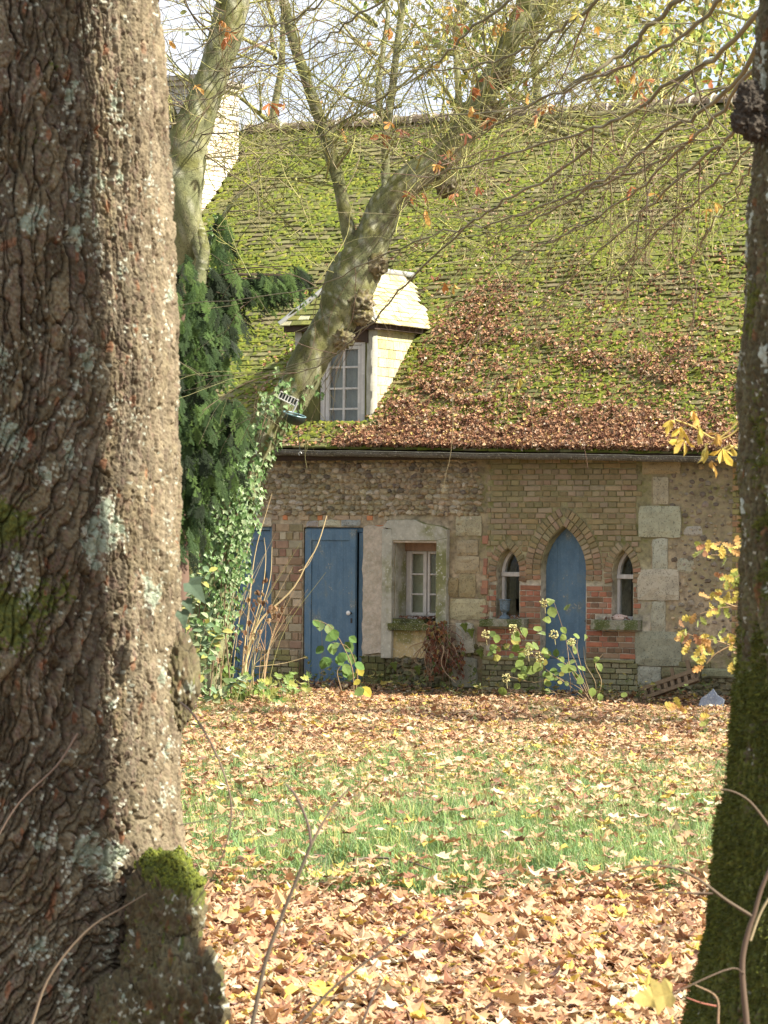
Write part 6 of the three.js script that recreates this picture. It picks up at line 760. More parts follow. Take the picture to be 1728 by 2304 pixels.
// ---- dry stems and undergrowth left of the doors
{
  const t = thing('dry_thicket', 'thicket of pale dry stems with brown leaves in front of the left blue door', 'undergrowth'), r = mulberry(661);
  for (let i = 0; i < 48; i++) { const bx = R(r, 420, 600), b = onDepth(bx, 1575, R(r, 37.8, 39.6)); b.y = 0; const h = R(r, 0.9, 2.1) * (bx > 540 ? 0.8 : 1), lean = R(r, -0.25, 0.35) + (bx > 520 ? 0.2 : 0); const e = b.clone().add(V(0, h, 0)).addScaledVector(side0, lean * h).addScaledVector(toCam, R(r, -0.3, 0.3)), mid = b.clone().lerp(e, 0.5).addScaledVector(side0, -lean * 0.25).add(V(0, h * 0.06, 0)); const c = rough(r() < 0.55 ? [0.42, 0.33, 0.18] : r() < 0.5 ? [0.32, 0.2, 0.1] : [0.25, 0.24, 0.09], r, 0.2); mesh('stem', paint(stem([b, mid, e], R(r, 0.004, 0.008), 0.0016, 8, 4), c), M_twig, t); if (r() < 0.5) { const s2 = mid.clone(), e2 = s2.clone().add(V(0, R(r, 0.2, 0.5), 0)).addScaledVector(side0, R(r, -0.3, 0.3)); mesh('stem', paint(stem([s2, s2.clone().lerp(e2, 0.5).addScaledVector(side0, 0.04), e2], 0.005, 0.0016, 6, 3), c), M_twig, t); } }
  for (const [l, w] of [[[[548, 1540], [560, 1450], [583, 1400], [602, 1378], [640, 1345], [668, 1312], [690, 1268], [708, 1240], [722, 1205], [735, 1160]], 0.016], [[[672, 1285], [690, 1275], [705, 1250]], 0.006], [[[552, 1500], [585, 1380], [608, 1300], [612, 1230]], 0.009], [[[560, 1440], [590, 1330], [598, 1250], [594, 1210]], 0.008], [[[540, 1560], [556, 1400], [575, 1240], [600, 1150], [612, 1110]], 0.009], [[[470, 1560], [520, 1400], [556, 1240], [575, 1180]], 0.01], [[[575, 1500], [640, 1492], [690, 1478]], 0.004]]) mesh('pale_stem', paint(stem(l.map(([x, y]) => onDepth(x, y, 38.6)), w, w * 0.35, 18, 6), [0.55, 0.43, 0.23]), M_twig, t);
  const g = [0, 1, 2].map((i) => leafGeo(i ? 'oval' : 'maple', 670 + i, 1.2, 1, 0.08)), L = new Leaves(t, 'dry_leaf', 120); for (let i = 0; i < 110; i++) { const [cx, cy, sx, sy] = [[570, 1430, 25, 40], [580, 1330, 22, 40], [520, 1380, 60, 60], [450, 1360, 30, 40], [618, 1375, 14, 16], [490, 1500, 60, 40]][Math.floor(r() * 6)], p = onDepth(cx + R(r, -1, 1) * sx, cy + R(r, -1, 1) * sy, R(r, 37.8, 38.9)); L.add(g[i % 3], orient(p, V(R(r, -0.6, 0.6), -1, R(r, -0.6, 0.6)), V(R(r, -1, 1), R(r, -0.4, 0.4), R(r, -1, 1)), R(r, 0.04, 0.085)), rough(r() < 0.5 ? [0.24, 0.13, 0.07] : [0.36, 0.23, 0.12], r, 0.25), r()); } L.done();
}
{ // green bush with long pale-edged leaves beside the big trunk
  const t = thing('variegated_bush', 'loose bush of long grey-green leaves right beside the big trunk', 'shrub'), r = mulberry(671), d = 31, L = new Leaves(t, 'leaf', 200), g = [0, 1, 2].map((i) => leafGeo('oval', 680 + i, 0.7, 0.7, 0.03));
  const stems = [[[405, 1600], [415, 1450], [440, 1330], [470, 1285]], [[420, 1600], [430, 1480], [425, 1380], [440, 1330]], [[430, 1610], [460, 1500], [480, 1440], [500, 1420]], [[410, 1600], [440, 1520], [452, 1440], [470, 1390]], [[415, 1620], [470, 1570], [520, 1540], [545, 1530]]];
  for (const s of stems) { const pth = smoothPath(s.map(([x, y]) => onDepth(x, y, d)), 12, s.map((_, i) => 0.007 - 0.0015 * i)); mesh('stem', paint(tube(...pth, 4, 0, 0, null, false), [0.3, 0.3, 0.12]), M_twig, t); for (let i = 3; i < 12; i++) for (let k = 0; k < 3; k++) { const p = pth[0][i], dir = side0.clone().multiplyScalar(R(r, -1, 1)).add(V(0, R(r, -0.6, 0.5), 0)).addScaledVector(toCam, R(r, -0.3, 0.5)); const q = r(); L.add(g[k], orient(p, dir, V(0, 1, 0).addScaledVector(toCam, R(r, 0.2, 1.4)).addScaledVector(side0, R(r, -0.5, 0.5)), R(r, 0.06, 0.115)), rough(q < 0.4 ? [0.16, 0.25, 0.12] : q < 0.7 ? [0.32, 0.38, 0.2] : q < 0.85 ? [0.4, 0.4, 0.1] : [0.12, 0.19, 0.06], r, 0.2), r()); } } L.done();
}
{ // lobed lime-green leaves at the foot of the wall on the left
  const t = thing('ground_cover', 'lime-green lobed leaves growing in front of the left blue door', 'plants'), r = mulberry(681), L = new Leaves(t, 'leaf', 200), g = [0, 1, 2].map((i) => leafGeo('maple', 690 + i, 0.6, 0.6, 0.04)); const st = new Mer(true);
  const spots = [[450, 1510], [470, 1490], [500, 1500], [520, 1545], [545, 1560], [560, 1535], [600, 1545], [640, 1530], [645, 1548], [675, 1540], [480, 1560], [440, 1570], [510, 1580], [590, 1570], [620, 1578], [470, 1600], [540, 1590]]; for (const [cx, cy] of spots) for (let i = 0; i < 8; i++) { const p = onDepth(cx + R(r, -22, 22), cy + R(r, -18, 18), R(r, 38.0, 39.4)), b = V(p.x + R(r, -0.08, 0.08), 0, p.z); if (p.y < 0.04) p.y = R(r, 0.05, 0.15); st.add(stem([b, b.clone().lerp(p, 0.6), p], 0.003, 0.002, 4, 3), null, [0.24, 0.26, 0.07]); L.add(g[i % 3], orient(p, V(R(r, -1, 1), R(r, -0.7, 0.2), R(r, -1, 1)), V(0, 1, 0).addScaledVector(toCam, R(r, 0.3, 1.2)).addScaledVector(side0, R(r, -0.4, 0.6)), R(r, 0.08, 0.16)), rough(r() < 0.7 ? [0.2, 0.3, 0.06] : r() < 0.5 ? [0.34, 0.36, 0.08] : [0.12, 0.2, 0.05], r, 0.2), r()); } L.done(); stuff(st.build('leaf_stalks', M_twig, t));
}
// ---- shrub with round leaves and seed heads by the pointed door
{
  const t = thing('door_shrub', 'shrub with round sunlit leaves and knobbly seed heads before the pointed door', 'shrub'), r = mulberry(691), d = 39.4, c = (x, y) => [1040 + x * 0.2773, 1300 + y * 0.2773], A = (x, y, q = 0) => onDepth(...c(x, y), d + q);
  for (const s of [[[1060, 1010], [1010, 860], [960, 700], [930, 560], [945, 470]], [[1050, 1010], [940, 850], [875, 730], [850, 540], [790, 330], [745, 200]], [[1040, 1010], [930, 780], [740, 640], [560, 590], [430, 600], [320, 545]], [[1050, 1010], [960, 900], [800, 820], [660, 730], [560, 600], [480, 470], [440, 400]], [[1070, 1010], [1080, 850], [1000, 700], [985, 560]], [[1080, 1010], [1130, 850], [1080, 700], [1140, 620]], [[1040, 1010], [880, 960], [700, 930], [540, 950], [370, 930]], [[1030, 1010], [900, 900], [740, 800], [600, 850], [380, 800]], [[860, 1010], [880, 860], [850, 680]], [[1060, 1010], [1000, 880], [900, 640], [860, 560]], [[780, 1000], [760, 940], [700, 900]]]) mesh('stem', paint(stem(s.map(([x, y]) => A(x, y, R(r, -0.15, 0.15))), 0.006, 0.0022, 14, 5), rough([0.25, 0.18, 0.1], r)), M_twig, t);
  const g = [0, 1, 2, 3].map((i) => leafGeo('oval', 710 + i, 0.7, 0.6, 0.03)).map((q) => q.scale(1.25, 1, 1)); const L = new Leaves(t, 'leaf', 260);
  const big = [[722, 165, 80], [715, 235, 90], [825, 260, 70], [725, 350, 70], [640, 400, 80], [560, 525, 85], [475, 395, 85], [470, 470, 60], [400, 465, 80], [275, 540, 70], [465, 550, 70], [645, 690, 90], [590, 725, 80], [495, 670, 80], [795, 735, 110], [850, 690, 75], [695, 590, 70], [915, 515, 70], [955, 485, 60], [993, 520, 65], [940, 715, 70], [780, 640, 60], [325, 955, 85], [770, 990, 75], [1060, 890, 70], [985, 820, 65], [680, 835, 70], [290, 460, 70], [600, 450, 80], [800, 400, 60], [840, 460, 60], [620, 580, 80], [450, 610, 80], [870, 720, 60], [500, 610, 70], [735, 780, 70], [1115, 935, 60], [1090, 690, 70], [1110, 640, 60], [930, 600, 80], [1290, 940, 60], [450, 780, 70], [470, 860, 60], [850, 1020, 50], [720, 920, 50], [885, 1000, 55]];
  for (const [x, y, w] of big) { const p = A(x, y, R(r, -0.35, 0.2)), a = R(r, -1, 1); L.add(g[Math.floor(r() * 4)], orient(p, V(0, R(r, -1, 0.5), 0).addScaledVector(side0, a).addScaledVector(toCam, 0.3), V(0, 0.6, 0).addScaledVector(toCam, R(r, 0.4, 1.3)).addScaledVector(side0, R(r, -0.3, 0.9)), w * 0.2773 / F * d * 1.15), rough([0.2, 0.27, 0.06], r, 0.2), 2); }
  for (let i = 0; i < 50; i++) { const k = r(), x = lerp(1040, 330, Math.pow(k, 0.8)) + R(r, -150, 150), y = lerp(900, 560, k) + R(r, -160, 130); const p = A(x, y, R(r, 0.0, 0.6)); L.add(g[i % 4], orient(p, V(0, R(r, -1, 0.6), 0).addScaledVector(side0, R(r, -1, 1)), V(0, 0.5, 0).addScaledVector(toCam, R(r, 0.3, 1)).addScaledVector(side0, R(r, -0.8, 0.8)), R(r, 0.06, 0.12)), rough(r() < 0.8 ? [0.13, 0.2, 0.045] : [0.36, 0.34, 0.08], r, 0.2), r()); } L.done();
  const bud = new THREE.IcosahedronGeometry(1, 0), pale = [0.48, 0.46, 0.2]; for (const [x, y] of [[665, 205], [190, 465], [410, 410], [745, 460], [890, 525], [530, 595], [625, 640], [355, 815]]) { const m = new Mer(true), o = A(x, y, -0.3); for (let i = 0; i < 46; i++) { const v = V(R(r, -1, 1), R(r, -1, 1), R(r, -1, 1)).normalize().multiplyScalar(0.05 * R(r, 0.7, 1.1)), s = R(r, 0.006, 0.012); m.add(bud, mat4(o.x + v.x, o.y + v.y * 1.1, o.z + v.z, r() * 3, r() * 3, 0, s), rough(r() < 0.7 ? pale : [0.25, 0.2, 0.08], r, 0.2)); } m.add(stem([o, o.clone().add(V(0.02, -0.12, 0))], 0.006, 0.005, 4, 4), null, [0.25, 0.22, 0.1]); m.build('seed_head', M_twig, t); }
}
// ---- young plant before the open blue door
{
  const t = thing('young_plant', 'arching green plant with rounded leaves in front of the ajar blue door', 'plant'), r = mulberry(701), d = 40.3, A = (x, y, q = 0) => onDepth(540 + x * 0.217, 1120 + y * 0.217, d + q);
  for (const s of [[[1180, 2000], [1170, 1800], [1100, 1600], [1000, 1420], [900, 1310], [760, 1265]], [[1200, 2000], [1220, 1850], [1190, 1700], [1110, 1540], [960, 1500]], [[1050, 1990], [1010, 1800], [1050, 1735]]]) mesh('stem', paint(stem(s.map(([x, y]) => A(x, y)), 0.008, 0.003, 14, 5), [0.24, 0.17, 0.09]), M_twig, t);
  const g = [0, 1, 2].map((i) => leafGeo('oval', 730 + i, 0.6, 0.5, 0.03).scale(1.3, 1, 1)); for (const [x, y, w, c] of [[755, 1270, 80], [835, 1268, 95, 2], [912, 1305, 100, 2], [965, 1360, 100], [1000, 1410, 110], [945, 1510, 100, 1], [1035, 1510, 80, 1], [1090, 1495, 110], [1110, 1615, 110], [1155, 1610, 100, 1], [950, 1670, 120], [1085, 1720, 100, 1], [1190, 1710, 100], [1065, 1780, 110], [1220, 1750, 90, 3], [1205, 1825, 90, 1], [1270, 1960, 110, 3], [870, 1540, 90], [1130, 1440, 80], [1000, 1640, 100], [1290, 1980, 100, 1], [1250, 1890, 70, 3], [890, 1680, 90]]) { const col = [[0.12, 0.22, 0.05], [0.22, 0.34, 0.1], [0.27, 0.36, 0.15], [0.5, 0.42, 0.06]][c ?? 0]; mesh('leaf', paint(g[Math.floor(r() * 3)].clone().applyMatrix4(orient(A(x, y, R(r, -0.2, 0.2)), V(0, -0.6, 0).addScaledVector(side0, R(r, -1, 1)), V(0, 0.6, 0).addScaledVector(toCam, R(r, 0.5, 1.2)), w * 0.217 / F * d * 1.25)), rough(col, r, 0.15)), M_leafV, t); }
}
// ---- withered creeper under the casement window
{
  const t = thing('withered_creeper', 'withered brown creeper hanging against the wall below the small casement window', 'creeper'), r = mulberry(711), m = new Mer(true), A = (x, y, z) => onZ(820 + x * 0.208, 1120 + y * 0.208, z);
  for (let i = 0; i < 95; i++) { const s = [R(r, 700, 900), R(r, 1380, 1560)], e = [s[0] + R(r, -260, 260), s[1] + R(r, 80, 560)], mid = [(s[0] + e[0]) / 2 + R(r, -90, 90), (s[1] + e[1]) / 2 + R(r, -120, 60)]; m.add(stem([A(...s, R(r, 0.1, 0.3)), A(...mid, R(r, 0.16, 0.42)), A(...e, R(r, 0.12, 0.4))], R(r, 0.003, 0.007), 0.0018, 10, 4), null, rough(r() < 0.4 ? [0.36, 0.27, 0.17] : [0.2, 0.11, 0.07], r)); }
  m.add(stem([A(830, 1560, 0.36), A(860, 1640, 0.4), A(830, 1780, 0.4), A(870, 1880, 0.38), A(985, 2000, 0.4)], 0.008, 0.004, 16, 5), null, [0.42, 0.31, 0.2]); m.add(stem([A(660, 1270, 0.05), A(700, 1230, 0.08), A(790, 1215, 0.06)], 0.004, 0.002, 8, 4), null, [0.2, 0.15, 0.12]); stuff(m.build('stems', M_twig, t));
  const g = [0, 1, 2].map((i) => leafGeo(i ? 'ivy' : 'maple', 750 + i, 1.3, 1.1, 0.1)), L = new Leaves(t, 'leaf', 260); for (let i = 0; i < 360; i++) { const k = r(), cx = k < 0.35 ? 780 + R(r, -90, 110) : 850 + R(r, -190, 230), cy = k < 0.35 ? R(r, 1330, 1520) : R(r, 1480, 1880) + (Math.abs(cx - 850) > 120 ? 80 : 0); L.add(g[i % 3], orient(A(cx, cy, R(r, 0.1, 0.42)), V(R(r, -0.7, 0.7), -1, R(r, -0.3, 0.5)), V(R(r, -0.8, 0.8), R(r, -0.2, 0.8), 1), R(r, 0.03, 0.075)), rough(r() < 0.4 ? [0.24, 0.085, 0.045] : r() < 0.3 ? [0.14, 0.18, 0.05] : r() < 0.6 ? [0.32, 0.16, 0.07] : r() < 0.7 ? [0.14, 0.08, 0.055] : [0.38, 0.27, 0.09], r, 0.25), r()); } for (const [x, y] of [[1080, 1360], [1250, 1640], [575, 1820], [320, 1780], [1150, 1420]]) L.add(g[1], orient(A(x, y, 0.12), V(0.2, -1, 0), V(0.3, 0.4, 1), 0.12), [0.17, 0.22, 0.04], 3); L.done();
}
// ---- low growth along the foot of the wall
{
  const t = stuff(thing('wall_weeds', 'small weeds and dry stalks along the foot of the cottage wall', null)), r = mulberry(721), m = new Mer(true), g = [leafGeo('oval', 760, 0.7, 0.6, 0.04), leafGeo('maple', 761, 0.7, 0.6, 0.05), leafGeo('lance', 762, 0.5, 1, 0.02)];
  for (let i = 0; i < 110; i++) { const x = R(r, -2.4, 4.9), z = R(r, 0.15, 0.75), b = V(x, groundY(x, z), z), h = R(r, 0.08, 0.38), e = b.clone().add(V(R(r, -0.12, 0.12), h, R(r, -0.1, 0.2))); m.add(stem([b, b.clone().lerp(e, 0.5).add(V(R(r, -0.03, 0.03), 0, 0)), e], 0.0035, 0.0015, 5, 3), null, rough(r() < 0.5 ? [0.38, 0.3, 0.15] : [0.2, 0.22, 0.07], r)); for (let k = 0; k < 5; k++) { const p = b.clone().lerp(e, R(r, 0.3, 1)); m.add(g[Math.floor(r() * 3)], orient(p, V(R(r, -1, 1), R(r, -0.3, 0.5), R(r, -0.4, 1)), V(R(r, -0.4, 0.4), 1, 0.5), R(r, 0.03, 0.085)), rough(r() < 0.55 ? [0.17, 0.22, 0.05] : r() < 0.6 ? [0.4, 0.34, 0.08] : [0.1, 0.14, 0.04], r, 0.25)); } }
  for (const [px, h, c] of [[665, 0.55, 0], [662, 0.6, 0], [672, 0.5, 0], [725, 0.75, 1], [722, 0.8, 1], [684, 0.6, 1], [1365, 0.45, 1], [1010, 0.35, 1]]) { const b = onZ(px, 1560, 0.5); b.y = 0; m.add(stem([b, b.clone().add(V(0.01, h / 2, 0)), b.clone().add(V(R(r, -0.04, 0.04), h, 0))], 0.0035, 0.0014, 6, 3), null, c ? [0.42, 0.33, 0.24] : [0.32, 0.16, 0.09]); }
  const mm = m.build('weeds', M_leafV, t); stuff(mm);
}
// ---- oak spray hanging in front of the wall on the right
{
  const t = thing('oak_branch', 'gold and green oak leaves hanging beside the right trunk, sunlit against the wall', 'branch'), r = mulberry(731), d = 16, A = (x, y, q = 0) => onDepth(1040 + x * 0.4147, 1000 + y * 0.4147, d + q);
  const tw = [[[1600, 600], [1500, 590], [1420, 600], [1350, 600]], [[1620, 640], [1520, 700], [1450, 740]], [[1620, 860], [1480, 880], [1380, 890], [1290, 920]], [[1620, 1140], [1500, 1110], [1400, 1070], [1300, 1050], [1190, 1020]], [[1450, 1095], [1370, 1140], [1325, 1190]], [[1600, 1000], [1500, 1040], [1460, 1070]], [[1620, 1180], [1480, 1195]], [[1480, 880], [1400, 850], [1340, 820]], [[1600, 600], [1590, 760], [1600, 1000], [1620, 1200]]];
  for (const s of tw) mesh('twig', paint(stem(s.map(([x, y]) => A(x, y)), 0.004, 0.0016, 10, 4), [0.25, 0.17, 0.09]), M_twig, t);
  const g = [0, 1, 2, 3].map((i) => leafGeo('oak', 770 + i, 0.9, 0.7, 0.04)); for (const [cx, cy, n, s] of [[1345, 580, 7, 45], [1395, 545, 5, 30], [1440, 590, 2, 20], [1430, 715, 7, 40], [1470, 760, 6, 40], [1485, 690, 4, 25], [1440, 800, 4, 30], [1330, 840, 5, 35], [1375, 885, 5, 35], [1285, 930, 4, 30], [1430, 870, 3, 25], [1200, 1025, 5, 30], [1260, 1045, 6, 35], [1310, 1065, 6, 35], [1375, 1040, 5, 30], [1340, 1110, 6, 40], [1320, 1185, 4, 22], [1480, 1040, 5, 35], [1465, 1090, 4, 30], [1480, 1195, 5, 30], [1490, 590, 3, 30], [1180, 1420, 4, 25], [1170, 1440, 2, 20], [1340, 1460, 3, 30]]) for (let i = 0; i < n; i++) { const k = r(), p = A(cx + R(r, -s, s), cy + R(r, -s, s), R(r, -0.12, 0.12)); mesh('leaf', paint(g[Math.floor(r() * 4)].clone().applyMatrix4(orient(p, V(0, R(r, -1, 0.4), 0).addScaledVector(side0, R(r, -1, 0.6)), V(0, R(r, -0.2, 0.8), 0).addScaledVector(toCam, R(r, 0.2, 1)).addScaledVector(side0, R(r, -0.8, 0.8)), R(r, 0.036, 0.068))), rough(k < 0.35 ? [0.52, 0.42, 0.09] : k < 0.6 ? [0.30, 0.34, 0.08] : k < 0.85 ? [0.5, 0.29, 0.1] : [0.34, 0.17, 0.08], r, 0.18)), M_leafV, t); }
}
// =====================================================================  small things
const lathe = (pts, n = 24) => new THREE.LatheGeometry(pts.map(([r, y]) => new THREE.Vector2(r, y)), n);
{ // urn on the left sill
  const p = W(1139, 1391), t = thing('urn', 'blue-grey footed urn on the sill of the left pointed window', 'urn', [p.x, 0.931, 0.035]), m = std({ map: stainTex([0.10, 0.155, 0.2], [0.06, 0.09, 0.11], 211, 0.4), roughness: 0.6, side: THREE.DoubleSide });
  mesh('foot', lathe([[0.001, 0.001], [0.075, 0.001], [0.077, 0.015], [0.05, 0.04], [0.026, 0.055], [0.022, 0.075], [0.03, 0.085]]), m, t); mesh('bowl', lathe([[0.028, 0.084], [0.05, 0.095], [0.062, 0.12], [0.06, 0.16], [0.062, 0.215], [0.07, 0.235], [0.063, 0.236], [0.055, 0.2], [0.001, 0.13]]), m, t); mesh('rim', new THREE.TorusGeometry(0.069, 0.007, 8, 26).rotateX(Math.PI / 2).translate(0, 0.237, 0), m, t);
}
{ // pale shell on the right sill
  const p = W(1394, 1398), t = thing('shell', 'pale pink seashell lying on the mossy sill of the right pointed window', 'shell', [p.x, 0.978, 0.03]), r = mulberry(741), m = std({ map: stainTex([0.52, 0.38, 0.33], [0.36, 0.26, 0.2], 221, 0.2), roughness: 0.5 });
  const g = lathe([[0.001, -0.13], [0.016, -0.1], [0.03, -0.06], [0.043, -0.02], [0.04, 0.0], [0.046, 0.02], [0.036, 0.035], [0.038, 0.045], [0.026, 0.058], [0.028, 0.066], [0.014, 0.082], [0.001, 0.1]], 18); g.rotateZ(Math.PI / 2 + 0.12); mesh('whorls', g, m, t); const lip = new THREE.SphereGeometry(0.04, 14, 8); lip.scale(1.6, 0.7, 0.5); lip.translate(0.03, -0.008, 0.03); mesh('lip', lip, std({ color: rgb(0.55, 0.42, 0.36), roughness: 0.45 }), t);
}
{ // dead leaves gathered on the three sills
  const t = stuff(thing('sill_leaves', 'dead brown leaves gathered on the window sills', null)), r = mulberry(743), m = new Mer(true), g = [leafGeo('oval', 781, 1.3, 1, 0.1), leafGeo('maple', 782, 1.2, 1, 0.1)]; for (const [x0, x1, y, z0, z1, n] of [[1.5, 2.0, 0.935, -0.1, 0.09, 26], [3.05, 3.5, 0.95, -0.1, 0.08, 26], [0.2, 0.76, 0.91, -0.2, 0.05, 46], [0.55, 0.8, 0.9, -0.05, 0.1, 20]]) for (let i = 0; i < n; i++) m.add(g[i % 2], mat4(R(r, x0, x1), y + R(r, 0.0, 0.03), R(r, z0, z1), R(r, -2, -1), R(r, -0.5, 0.5), R(r, 0, 6), R(r, 0.03, 0.065)), rough(r() < 0.6 ? [0.2, 0.095, 0.065] : [0.36, 0.2, 0.12], r, 0.25)); stuff(m.build('dead_leaves', M_leafV, t));
}
{ // broken pallet against the footing
  const a = onZ(1440, 1576, 0.55), b = onZ(1566, 1530, 0.5), t = thing('pallet', 'small broken wooden pallet tilted against the stone footing at the right', 'pallet', [a.x, a.y, 0.5]), m = std({ map: T_wood, color: rgb(0.21, 0.155, 0.095), bumpMap: T_grainB, bumpScale: 0.004 }), L = Math.hypot(b.x - a.x, b.y - a.y); t.rotation.set(-0.25, 0, Math.atan2(b.y - a.y, b.x - a.x));
  for (const [y, h, z] of [[0.0, 0.045, 0], [0.115, 0.05, 0.0]]) mesh('board', boxUV(block(L, h, 0.028, 0.003).translate(L / 2, y + h / 2, z)), m, t); for (let i = 0; i < 8; i++) mesh('slat', boxUV(block(0.045, 0.068, 0.05, 0.003).translate(0.06 + i * (L - 0.12) / 7, 0.08, -0.004)), m, t); mesh('rear_board', boxUV(block(L * 0.95, 0.14, 0.02, 0.003).translate(L / 2, 0.08, -0.07)), m, t); mesh('upright', boxUV(block(0.05, 0.2, 0.025, 0.003).translate(L - 0.1, 0.2, -0.03)), m, t); mesh('upright', boxUV(block(0.04, 0.15, 0.025, 0.003).translate(L * 0.58, 0.2, -0.032)), m, t);
}
{ // grey slate shard
  const p = onZ(1601, 1580, 0.8), t = thing('slate_shard', 'blue-grey pointed slate shard leaning on the ground by the right footing', 'slate'), pts = [[-0.15, -0.05], [0.15, -0.05], [0.16, 0.03], [0.06, 0.085], [0.0, 0.155], [-0.05, 0.095], [-0.13, 0.04]]; const m = slab('slate', pts, null, 0, 0.02, std({ map: stainTex([0.16, 0.19, 0.245], [0.13, 0.15, 0.19], 231, 0.5), roughness: 0.6 }), t); t.position.copy(p); t.rotation.x = -0.35;
}
{ // lamp and bracket on the leaning trunk
  const d = DL - 0.42, A = (x, y, q = 0) => onDepth(600 + x * 0.241, 640 + y * 0.241, d + q), o = A(240, 1240), t = thing('old_lamp', 'dark bowl-shaped lamp on a pale slotted bracket fixed to the leaning trunk', 'lamp', o.toArray()), lo = (v) => v.sub(o);
  const dark = std({ color: rgb(0.035, 0.05, 0.042), roughness: 0.4, metalness: 0.3, side: THREE.DoubleSide }), pale = std({ color: rgb(0.55, 0.55, 0.52), roughness: 0.45, metalness: 0.4 });
  const bowl = lathe([[0.001, -0.085], [0.06, -0.08], [0.1, -0.055], [0.125, -0.01], [0.13, 0.03], [0.122, 0.03], [0.11, -0.02], [0.05, -0.06], [0.001, -0.065]], 22); bowl.rotateZ(-0.3); bowl.translate(0.03, 0.0, 0); mesh('bowl', bowl, dark, t); const rim = new THREE.TorusGeometry(0.128, 0.009, 6, 28).rotateX(Math.PI / 2).rotateZ(-0.3).translate(0.03, 0.03, 0); mesh('rim', rim, std({ color: rgb(0.2, 0.33, 0.36), roughness: 0.35, metalness: 0.3 }), t);
  const p0 = lo(A(112, 1028)), p1 = lo(A(285, 1112)), dir = p1.clone().sub(p0), L = dir.length(), x = dir.normalize(), z = toCam.clone(); z.addScaledVector(x, -z.dot(x)).normalize(); const y = z.clone().cross(x), M = basis(x, y, z, p0, 1); const put = (n, g, m) => mesh(n, g.applyMatrix4(M), m, t); put('bracket', block(L, 0.012, 0.02, 0.002).translate(L / 2, 0.042, 0), pale); put('bracket', block(L, 0.012, 0.02, 0.002).translate(L / 2, -0.034, 0), pale); for (let i = 0; i <= 6; i++) put('rung', block(0.014, 0.07, 0.016, 0.002).translate(0.008 + i * (L - 0.016) / 6, 0.004, -0.002), pale); put('back_plate', block(L, 0.07, 0.006, 0.001).translate(L / 2, 0.004, -0.02), dark);
  mesh('arm', tube([p1, lo(A(262, 1160)), lo(A(240, 1195))], [0.012, 0.011, 0.011], 6), pale, t); mesh('cable', tube(...smoothPath([lo(A(290, 1110)), lo(A(300, 1250)), lo(A(296, 1420)), lo(A(312, 1560))], 16, [0.004, 0.004, 0.004, 0.004]), 5), dark, t); mesh('hook', new THREE.TorusGeometry(0.018, 0.005, 6, 14, 4.4).translate(...lo(A(312, 1580)).toArray()), pale, t);
}
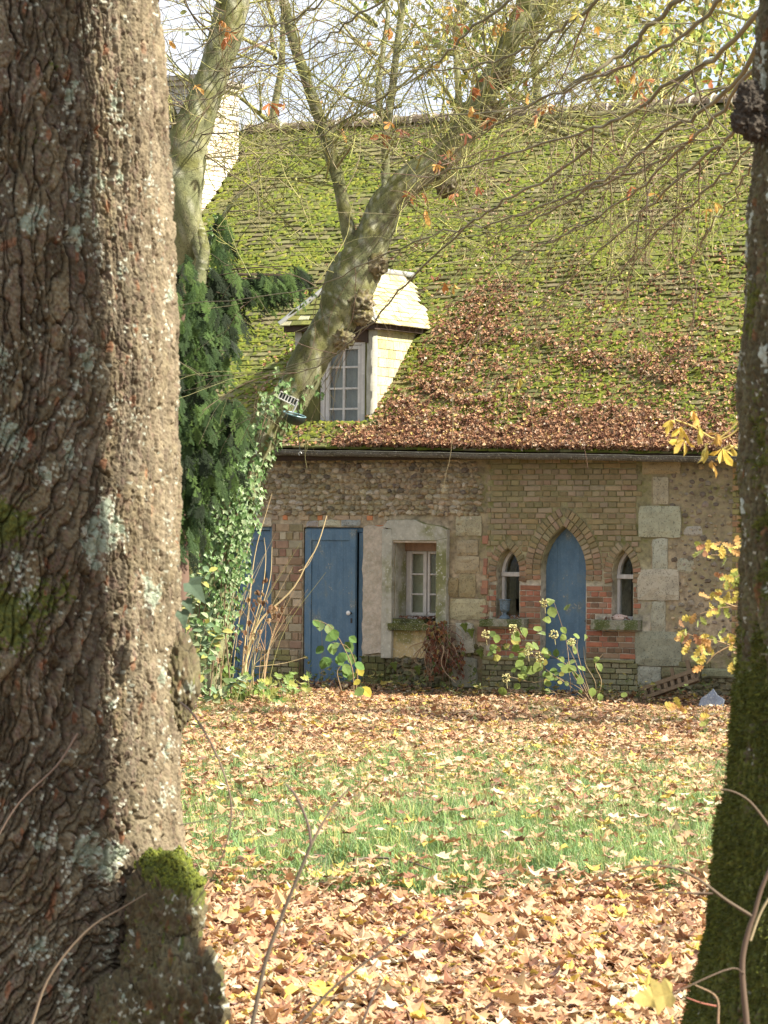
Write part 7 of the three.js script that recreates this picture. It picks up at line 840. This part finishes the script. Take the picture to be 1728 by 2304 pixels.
// ---- saplings and twigs close to the viewer
{
  const r = mulberry(751), C7 = (x, y) => [400 + x * 0.8, 1540 + y * 0.8], T = (list, d, tone, t, name, w0, w1) => mesh(name, paint(stem(list.map(([x, y]) => onDepth(...C7(x, y), d)), w0, w1, 22, 6), tone), M_twig, t);
  const rise = (t, px, d, w, tone) => { const p = onDepth(px, 2300, d), b = p.clone(); b.y = -0.02; mesh('stem', paint(stem([b, b.clone().lerp(p, 0.5), p], w * 1.1, w, 8, 6), tone), M_twig, t); };
  const a = thing('forked_sapling', 'slender bare sapling forking in a Y in front of the lawn', 'sapling'), tone = [0.105, 0.082, 0.055]; T([[210, 954], [250, 770], [330, 560], [375, 450]], 8.6, tone, a, 'stem', 0.0066, 0.0046); T([[375, 450], [365, 390], [330, 310], [303, 280]], 8.6, [0.12, 0.085, 0.07], a, 'twig', 0.0042, 0.0024); T([[375, 450], [420, 370], [470, 305], [495, 285]], 8.6, [0.2, 0.155, 0.1], a, 'twig', 0.004, 0.0015); rise(a, 568, 8.6, 0.0068, tone);
  const b = thing('arching_shoot', 'thin bare shoot arching to the right over the near leaves', 'shoot'); T([[345, 954], [430, 860], [600, 730], [700, 670], [820, 618]], 8.8, [0.12, 0.09, 0.06], b, 'stem', 0.0042, 0.0012); T([[410, 950], [470, 895], [530, 850], [580, 828]], 8.7, [0.2, 0.15, 0.1], b, 'twig', 0.003, 0.0012); T([[520, 950], [540, 900], [575, 830]], 8.7, [0.12, 0.09, 0.07], b, 'twig', 0.004, 0.003); T([[900, 954], [970, 890]], 8.7, [0.25, 0.17, 0.1], b, 'twig', 0.002, 0.001); T([[345, 860], [350, 900], [362, 930]], 8.8, [0.25, 0.17, 0.1], b, 'twig', 0.0025, 0.002); { const p = onDepth(...C7(345, 954), 8.8), q = p.clone().addScaledVector(side0, -0.05); q.y = -0.02; mesh('stem', paint(stem([q, p], 0.005, 0.005, 4, 6), [0.2, 0.14, 0.1]), M_twig, b); for (const [x, y] of [[410, 954], [520, 954], [900, 954]]) { const p2 = onDepth(...C7(x, y), 8.7), q2 = p2.clone(); q2.y = -0.02; mesh('stem', paint(stem([q2, p2], 0.003, 0.003, 4, 5), [0.2, 0.14, 0.1]), M_twig, b); } }
  const c = thing('near_sapling', 'reddish-brown sapling with arching side shoots in front of the mossy right trunk', 'sapling'), red = [0.1, 0.066, 0.042]; T([[1600, 954], [1588, 780], [1606, 690], [1622, 645]], 8.2, red, c, 'stem', 0.0085, 0.006); T([[1622, 645], [1640, 580], [1665, 520], [1690, 470]], 8.2, red, c, 'stem', 0.006, 0.005); T([[1620, 655], [1540, 605], [1460, 545], [1390, 515], [1300, 512], [1200, 545], [1130, 575]], 8.2, [0.11, 0.08, 0.05], c, 'side_shoot', 0.0042, 0.0014); T([[1505, 588], [1400, 586], [1265, 582]], 8.2, red, c, 'twig', 0.003, 0.0012); T([[1690, 440], [1650, 380], [1600, 322], [1545, 297], [1480, 300]], 8.3, [0.11, 0.08, 0.05], c, 'side_shoot', 0.0036, 0.0014); T([[1610, 720], [1640, 640], [1690, 560]], 8.2, [0.34, 0.28, 0.16], c, 'twig', 0.004, 0.003); T([[1520, 954], [1515, 880], [1455, 845]], 7.9, [0.3, 0.2, 0.12], c, 'twig', 0.003, 0.0014); T([[1515, 905], [1470, 895], [1430, 880]], 7.9, [0.4, 0.15, 0.1], c, 'twig', 0.002, 0.001); rise(c, 1680, 8.2, 0.0088, red); { const p2 = onDepth(...C7(1520, 954), 7.9), q2 = p2.clone(); q2.y = -0.02; mesh('twig', paint(stem([q2, p2], 0.003, 0.003, 4, 5), red), M_twig, c); }
  const g = leafGeo('maple', 791, 0.8, 0.6, 0.05); const tw = onDepth(1512, 2236, 7); mesh('leaf', paint(g.clone().applyMatrix4(orient(tw, V(0, -0.2, 0).addScaledVector(side0, -1), toCam.clone().add(V(0, 0.5, 0)), 0.085)), [0.55, 0.45, 0.14]), M_leafV, c); mesh('twig', paint(stem([tw, onDepth(1640, 2180, 7.6), onDepth(1674, 2190, 8.2)], 0.0012, 0.002, 8, 4), red), M_twig, c);
  // shoots growing from the big trunk
  const t = house.oldTree; const P = (l, d, w0, w1, tone2) => mesh('shoot', paint(stem(l.map(([x, y]) => onDepth(x, y, d)), w0, w1, 18, 5), tone2), M_twig, t); P([[405, 1580], [432, 1604], [488, 1700], [520, 1804], [516, 1868], [488, 1956], [440, 2030]], 10.2, 0.004, 0.0016, [0.2, 0.15, 0.11]); P([[405, 1856], [460, 1846], [520, 1832]], 10.3, 0.0024, 0.0012, [0.13, 0.11, 0.07]); P([[175, 1650], [130, 1720], [40, 1810], [-30, 1930]], 9.9, 0.0035, 0.002, [0.2, 0.14, 0.1]); P([[70, 2310], [110, 2200], [200, 2090], [280, 2040], [330, 2010]], 9.8, 0.005, 0.0016, [0.17, 0.125, 0.08]); 
  const iv = leafGeo('ivy', 795, 0.5, 0.5, 0.03); for (const [x, y, s, a] of [[425, 1310, 0.085, 0.7], [408, 1375, 0.06, 0.2], [418, 1350, 0.05, 0.4]]) mesh('ivy_leaf', paint(iv.clone().applyMatrix4(orient(onDepth(x, y, 10.3), V(0, -0.8, 0).addScaledVector(side0, a), toCam.clone().addScaledVector(side0, 0.4).add(V(0, 0.3, 0)), s)), [0.09, 0.14, 0.085]), M_leafV, t);
  // two sticks lying on the leaves
  for (const [l, label] of [[[[495, 525], [560, 518], [640, 528], [715, 553]], 'thin dark stick lying on the leaves at the edge of the grass']]) { const s = thing('fallen_stick', label, 'stick'); const pts = l.map(([x, y]) => { const q = onGround(...C7(x, y)); q.y = 0.06; return q; }); mesh('stick', paint(stem(pts, 0.009, 0.004, 12, 5), [0.12, 0.09, 0.065]), M_twig, s); }
}
renderer.render(scene, camera);
